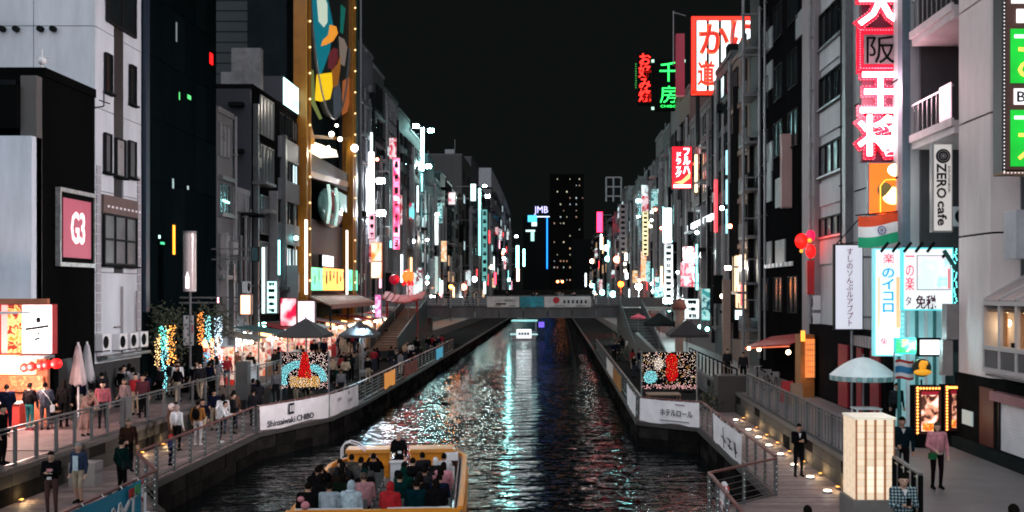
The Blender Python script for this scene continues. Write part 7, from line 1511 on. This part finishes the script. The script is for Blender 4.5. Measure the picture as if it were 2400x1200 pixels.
person('person in dark coat behind the white shirt at the railing, left deck', -13.5, 43.0, ZD, 120, 'jacket', char, blk, 'short')
# food stand customers
person('customer in dark jacket and teal skirt at the food stand', -18.75, 36.6, ZU, 160, 'jacket', c_(26,24,26), c_(15,110,110), 'short', shoes=c_(150,30,50))
p = person('customer in slate coat with white bag beside the teal skirt', -18.25, 36.7, ZU, 200, 'jacket', c_(62,66,80), c_(60,62,72), 'short'); satchel(p, wht, -1, .8)
person('customer in black behind the slate coat at the food stand', -18.0, 37.6, ZU, 190, 'stand', blk, blk, 'long')
person('person in navy at the left photo edge by the red counter', -19.25, 36.0, ZU, 200, 'jacket', navy, navy, 'short')
person('dark figure cut by the left photo edge on the walkway', -15.9, 29.5, ZU, 90, 'stand', blk, blk, 'short')
# right bank
p = person('person in black suit and white shirt looking at a phone on the right deck', 7.9, 33.1, ZD, 5, 'phone', blk, blk, 'short', eyes=True, scale=1.0); part('shirt_front', MB().prism([(-.04,1.42),(.04,1.42),(0,1.26)], 'y', -.15, -.12), wht, p, local=True)
p = person('woman in pink jacket carrying a green bag on the right walkway', 9.68, 25.9, ZU, 3, 'jacket', pink, c_(30,20,24), 'long', HBr, eyes=True, scale=.98); part('carrier_bag', MB().box(-.30,-.12,-.28,-.16,.80,.95), c_(10,95,50), p, local=True); part('jacket_hem', MB().lathe([(.15,.9),(.165,.96)], (0,.0,0), 16), c_(210,190,180), p, local=True)
p = person('person in dark teal jacket behind the lantern block, right walkway', 8.97, 26.4, ZU, -8, 'jacket', c_(18,34,42), c_(28,24,28), 'short', eyes=True, scale=1.02); part('collar', MB().prism([(-.05,1.44),(.05,1.44),(0,1.32)], 'y', -.19, -.16), wht, p, local=True)
m_pl2 = bpy.data.materials.new('plaid'); m_pl2.use_nodes = True; nt = m_pl2.node_tree; bb = nt.nodes['Principled BSDF']; tc = nt.nodes.new('ShaderNodeTexCoord'); bb.inputs['Roughness'].default_value = .85
ws = []
for ax in (0, 2):
    w = nt.nodes.new('ShaderNodeTexWave'); w.bands_direction = 'X' if ax == 0 else 'Z'; w.inputs['Scale'].default_value = 5.5; w.inputs['Distortion'].default_value = .4; nt.links.new(tc.outputs['Object'], w.inputs['Vector']); ws.append(w)
mx = nt.nodes.new('ShaderNodeMath'); mx.operation = 'MULTIPLY'; nt.links.new(ws[0].outputs['Fac'], mx.inputs[0]); nt.links.new(ws[1].outputs['Fac'], mx.inputs[1]); rp = nt.nodes.new('ShaderNodeValToRGB'); rp.color_ramp.elements[0].color = (.012,.025,.035,1); rp.color_ramp.elements[1].color = (.3,.42,.45,1); rp.color_ramp.elements[0].position = .12; rp.color_ramp.elements[1].position = .5; nt.links.new(mx.outputs[0], rp.inputs[0]); nt.links.new(rp.outputs[0], bb.inputs['Base Color'])
p = person('man in blue-black plaid shirt looking at a phone at the bottom right steps', 6.3, 18.5, ZU, -4, 'phone', m_pl2, blk, 'short', eyes=True, scale=1.0); part('tee', MB().prism([(-.05,1.44),(.05,1.44),(0,1.32)], 'y', -.15, -.125), wht, p, local=True); part('phone', MB().box(-.05,.03,-.42,-.405,1.2,1.34), M_BLACK, p, local=True)
person('dark-haired head at the bottom edge of the right deck', 5.05, 20.4, ZD, 180, 'stand', char, blk, 'short')
person('dark-haired head at the bottom right corner of the photo', 7.05, 15.7, ZU, 180, 'stand', navy, blk, 'short')
setting('stair_landing', MB().box(4.9, 8.05, 14, 21.2, -1, ZU-.002).box(4.6, 4.88, 14, 20, -1, ZD-.01), m_deck)
for px, Y in ((2150, 36.5), (1705, 58), (1742, 55)): person({2150:'shop worker in the cyan-lit doorway, right bank',1705:'dim passer-by under the tan post, right walkway',1742:'dim passer-by by the parked bicycles, right walkway'}[px], XY(px,Y) if px != 2150 else 12.2, Y, ZU, 0, 'stand', char, blk, 'short')
# crowds
pal = [(blk,'black'),(char,'charcoal'),(navy,'navy'),(brown,'brown'),(gry,'grey'),(wht,'white'),(crim,'crimson'),(dgreen,'dark green'),(beige,'beige'),(teal,'teal')]
wts = [8,7,5,3,3,2,2,2,2,1]; rnd = random.Random(11); hp = ['short','short','long','bun','cap']
seen = set()
def crowd(n, where, area, grp, z, faces=(0, 180)):
    for i in range(n):
        x, y = area()
        for _ in range(60):
            t, nm = rnd.choices(pal, wts)[0]; hk = rnd.choice(hp); bm, bn = rnd.choice([(blk,'black'),(jean,'denim'),(char,'charcoal'),(kha,'khaki')])
            lab = 'person in %s top, %s trousers and %s %s' % (nm, bn, {'short':'short hair','long':'long hair','bun':'tied-up hair','cap':'dark cap'}[hk], where)
            if lab not in seen: break
        seen.add(lab)
        person(lab, x, y, z, rnd.choice(faces)+rnd.uniform(-40,40), rnd.choice(['stand','walk','jacket','phone']), t, bm, hk, scale=rnd.uniform(.92,1.05), group=grp)
U = rnd.uniform
crowd(30, 'past the string-lit trees', lambda: (U(-18.9,-15.9), U(46,57)), 'people in the dim left walkway crowd', ZU)
crowd(26, 'among left walkway stalls', lambda: (U(-16.2,-15.6) if rnd.random() < .5 else U(-16.4,-15.6), U(58,104)), 'people along the market stalls', ZU)
crowd(30, 'on the far left deck', lambda: (U(-15.0,-10.8), U(63,104)), 'people on the far left deck', ZD)
crowd(8, 'near the left illuminated picture', lambda: (U(-15,-11.6), U(52,60)), 'people near the left illuminated picture', ZD)
crowd(9, 'behind the left banner', lambda: (U(-15,-13), U(41,51)), 'people behind the left banners', ZD)
crowd(9, 'by the black building', lambda: (U(-18.9,-16.5), U(39.5,46)), 'people by the black building', ZU)
crowd(26, 'on the distant footbridge', lambda: (U(-13,6.5), U(108.5,111)), 'people on the footbridge', 5.45, (90,-90,0))
crowd(12, 'on the far right deck', lambda: (U(5.0,8.4), U(64,100)), 'people on the far right deck', ZD)
for k in range(6): table(['first','second','third','fourth','fifth','sixth'][k]+' small cafe table from the camera on the far right deck', U(5.2,8.2), 66+k*5.5, ZD, .7, M_TAN, 'cafe_table')

# ------------------------------------------------------------------ EXCURSION BOAT
BA = R(4.4); BO = Vector((-5.15, 29.2, 0)); ca, sa = math.cos(BA), math.sin(BA)
def bw_(u, v): return (BO.x + u*ca - v*sa, BO.y + u*sa + v*ca)
t = thing('sightseeing_boat', 'open orange sightseeing boat full of passengers on the canal', 'boat', BO, None, BA)
L = 11.2; hw = 2.5
def stat(v):   # half width along the length
    return hw*(1-.06*((v-L/2)/L)**2) if v < L-2.2 else hw*(1-.32*((v-(L-2.2))/2.2)**1.6)
hb = MB(); vs = [i*L/16 for i in range(17)]
ring = []
for v in vs:
    w = stat(v); ring.append([(-w*.8,v,-.35),(w*.8,v,-.35),(w,v,.25),(w*1.02,v,.92),(w*.95,v,.92),(w*.93,v,.1),(-w*.95,v,.1),(-w*.97,v,.66),(-w*1.02,v,.66),(-w,v,.25)])
for a, b in zip(ring, ring[1:]):
    for i in range(10): hb._add([a[i], a[(i+1)%10], b[(i+1)%10], b[i]], [(0,1,2,3)])
hb._add(ring[0], [tuple(range(9,-1,-1))]); hb._add(ring[-1], [tuple(range(10))])
part('hull', hb, mat((.24,.2,.19), .45, 0, .2, 2), t, local=True)
for s in (-1,1):
    rb = MB(); r2 = MB()
    for a, b in zip(vs, vs[1:]): zg = .97 if s > 0 else .70; rb.bar((s*stat(a)*1.0,a,zg), (s*stat(b)*1.0,b,zg), .15, .12); r2.bar((s*stat(a)*1.03,a,.5), (s*stat(b)*1.03,b,.5), .1, .16)
    part('gunwale', rb, M_ORANGE, t, local=True); part('rubbing_strake', r2, M_ORANGE, t, local=True)
part('stern_board', MB().box(-hw*.98,hw*.98,-.16,.02,.0,.98), M_ORANGE, t, local=True); part('floor', MB().box(-2.2,2.2,.1,L-1.5,.1,.14), mat((.16,.15,.15), .7, 0, .3, 3), t, local=True)
for k in range(7): part('side_panel', MB().box(hw*.9,hw*.915,.5+k*1.28,1.7+k*1.28,.2,.86), mat((.42,.33,.33), .6, 0, .3, 2), t, local=True); part('side_panel', MB().box(-hw*.915,-hw*.9,.5+k*1.28,1.7+k*1.28,.2,.6), mat((.42,.33,.33), .6, 0, .3, 2), t, local=True)
part('side_poster', MB().box(hw*.885,hw*.898,.2,1.5,.35,.9), picture(C(235,245,240), C(140,210,215), C(250,250,250), .8, 2), t, local=True)
for s0, s1 in ((-1.9,-.35),(.45,2.0)):
    part('bow_locker', MB().box(s0,s1,L-1.75,L-.9,.1,1.1), M_ORANGE, t, local=True); part('locker_lid', MB().box(s0-.06,s1+.06,L-1.85,L-.85,1.102,1.24), mat((.68,.27,.04), .45, 0, .2, 2), t, local=True)
    for k in range(3): part('slat', MB().box(s0+.04,s1-.04,L-1.79,L-1.752,.2+k*.2,.34+k*.2), M_ORANGE, t, local=True)
part('white_case', MB().box(1.75,2.25,L-2.5,L-2.1,.9,1.15), M_WHITE, t, local=True)
ab = MB()
for v in (L-2.0, L-1.5): ab.path([(-2.1,v,.95),(-2.1,v,1.3),(-2.0,v,1.48),(-1.8,v,1.55),(-1.5,v,1.46),(-1.2,v,1.2)], .026, 6)
ab.path([(-1.8,L-2.0,1.55),(-1.8,L-1.5,1.55)], .02, 6); part('boarding_rail', ab, M_WHITE, t, local=True)
rows = [.75, 1.95, 3.15, 4.3, 5.4, 6.5, 7.6]
for v in rows:
    for a, c in ((-2.3,-.35),(.35,2.15)):
        b = part('bench', MB().box(a,c,v-.2,v+.25,.42,.48), M_WHITE, t, local=True); link('bench_back', MB().box(a,c,v-.28,v-.23,.5,.92).mesh('bench_back', random.choice([M_WHITE, M_GREY])), b); link('bench_leg', MB().box(a+.05,a+.12,v-.15,v+.2,.14,.42).box(c-.12,c-.05,v-.15,v+.2,.14,.42).mesh('bench_leg', F_GREY), b)
seats = [  # v row, u, label, top, hair, hair material
 (0,-1.7,'passenger in black with pink bag strap at the boat\'s rear left',blk,'short',HB),(0,-1.15,'passenger in pale grey-blue hoodie, second from the left on the rear bench',c_(150,165,175),'short',HB),(0,-.6,'passenger in icy blue hoodie with hood up on the rear bench',icy,'hood',HB),(0,.45,'passenger in bright red hooded jacket on the rear bench',c_(165,8,22),'hood',HB),(0,1.15,'passenger in teal-black coat at the boat\'s rear right',c_(8,36,42),'short',HB),(0,1.75,'passenger in black at the far rear right of the boat',blk,'long',HB),
 (1,-1.5,'passenger in black in the second row, far left',blk,'long',HB),(1,-.95,'passenger with dark hair and green-black coat, second row',c_(18,28,20),'long',HB),(1,-.4,'passenger in dusty pink coat with dark strap, second row',c_(170,120,125),'short',HBr),(1,.55,'passenger in dark teal jacket, second row',c_(8,40,40),'short',HB),(1,1.2,'passenger in black puffer, second row right',blk,'cap',HB),(1,1.8,'passenger in navy with white cuff, second row far right',navy,'short',HB),
 (2,-1.7,'passenger in black jacket, third row left',blk,'short',HB),(2,-1.1,'passenger in brown-black coat, third row',c_(34,26,22),'long',HB),(2,-.5,'passenger in black with green cap, third row',blk,'cap',dgreen),(2,.6,'passenger in green-black hood, third row right of the aisle',c_(10,48,42),'hood',HB),(2,1.25,'passenger in charcoal coat, third row right',char,'short',HB),(2,1.85,'passenger in pink scarf and black, third row far right',c_(150,95,105),'long',HB),
 (3,-1.8,'passenger in black holding up a phone, fourth row left',blk,'short',HB),(3,-1.2,'passenger in charcoal with raised arms, fourth row',char,'short',HB),(3,-.6,'passenger in black and white scarf, fourth row',c_(60,58,60),'long',HB),(3,.6,'passenger in black parka, fourth row right of the aisle',blk,'short',HB),(3,1.3,'passenger in white-collared black coat, fourth row right',c_(40,40,44),'bun',HB),(3,1.9,'passenger in pale pink top, fourth row far right',pink,'long',HB),
 (4,-1.4,'passenger in brown jacket, fifth row left',c_(62,44,34),'short',HB),(4,-.8,'passenger in dark grey, fifth row left',c_(70,66,62),'short',HB),(4,.8,'passenger in big black coat, fifth row right',blk,'short',HB),(4,1.5,'passenger in white headscarf, fifth row right',c_(30,30,32),'long',wht),
 (5,-1.2,'passenger in khaki-black, sixth row left',c_(50,48,38),'short',HB),(5,-.55,'passenger in black with camera, sixth row left',blk,'short',HB),(5,1.0,'passenger in black, sixth row right',char,'short',HB),(5,1.75,'passenger with white collar, front right of the boat',c_(200,200,205),'short',HB)]
for r, u, lab, top, hk, hm in seats:
    u = u*1.16 if u < 0 else u; X, Y = bw_(u + rnd.uniform(-.06,.06), rows[r] + rnd.uniform(-.05,.05)); o = person(lab, X, Y, .14, 180 + math.degrees(BA) + rnd.uniform(-22,22), 'sitphone' if 'phone' in lab or 'raised' in lab or 'camera' in lab else 'sit', top, random.choice([blk,jean,char]), hk, hm, scale=rnd.uniform(1.08,1.16)+(.06 if r < 3 else 0), group='passengers on the boat', seat=.07)
    if 'pink bag' in lab: part('bag', MB().sph((.16,.16,.95), .09, 10, 8, .8).sph((.05,.2,.8), .11, 10, 8), pink, o, local=True, smooth=True)
X, Y = bw_(.05, L-2.35); p = person('boat guide in black jacket and cap standing at the bow facing the passengers', X, Y, .14, 0, 'jacket', blk, blk, 'cap', c_(150,110,105), eyes=True, scale=1.04); part('badge', MB().box(.0,.12,-.19,-.17,1.02,1.1), wht, p, local=True)
X, Y = bw_(.05, L-3.35); s = thing('pedestal', 'white lectern-like pedestal in front of the boat guide', 'pedestal', (X, Y, .14)); part('box', MB().box(X-.2,X+.2,Y-.15,Y+.15,.14,1.0), M_WHITE, s); part('top', MB().box(X-.24,X+.24,Y-.19,Y+.19,1.002,1.05), M_WHITE, s)
# small far boat
x, Y = XY(1228,150), 150.; t = thing('boat', 'small lit boat with white name board beyond the footbridge', 'boat', (x, Y, 0)); w = XY(1262,150)-XY(1200,150)
part('hull', MB().hexa([(x-w*.42,Y,-.1),(x+w*.42,Y,-.1),(x+w*.3,Y+9,-.1),(x-w*.3,Y+9,-.1),(x-w*.5,Y,.9),(x+w*.5,Y,.9),(x+w*.36,Y+9,1.0),(x-w*.36,Y+9,1.0)]), mat((.25,.26,.27), .5), t); part('lit_rim', MB().box(x-w*.52,x+w*.52,Y-.06,Y-.01,.75,.95), glow(C(180,235,235), .8), t)
part('name_board', MB().box(x-1.1,x+1.1,Y-.12,Y-.07,.25,1.6), glow(C(235,245,250), .89), t); part('roof', MB().box(x-1.9,x+1.9,Y+.5,Y+6,2.7,2.85), glow(C(150,215,215), .5), t)
for k in range(4): part('board_letter', MB().box(x-.8+k*.42,x-.5+k*.42,Y-.14,Y-.125,.75,1.15), M_INK, t)
for sx in (-1.7,1.7):
    for yy in (.7, 5.8): bx('post', M_STEEL, t, x+sx-.05, x+sx+.05, Y+yy, Y+yy+.1, .9, 2.7)
part('violet_lamp', MB().box(XY(1262,150),XY(1275,150),Y+2,Y+2.1,1.8,2.6), glow(C(90,70,190), 1.3), t); lamp_light(t, (x, Y-.8, 2.3), 60, (.8,1,1), .3)
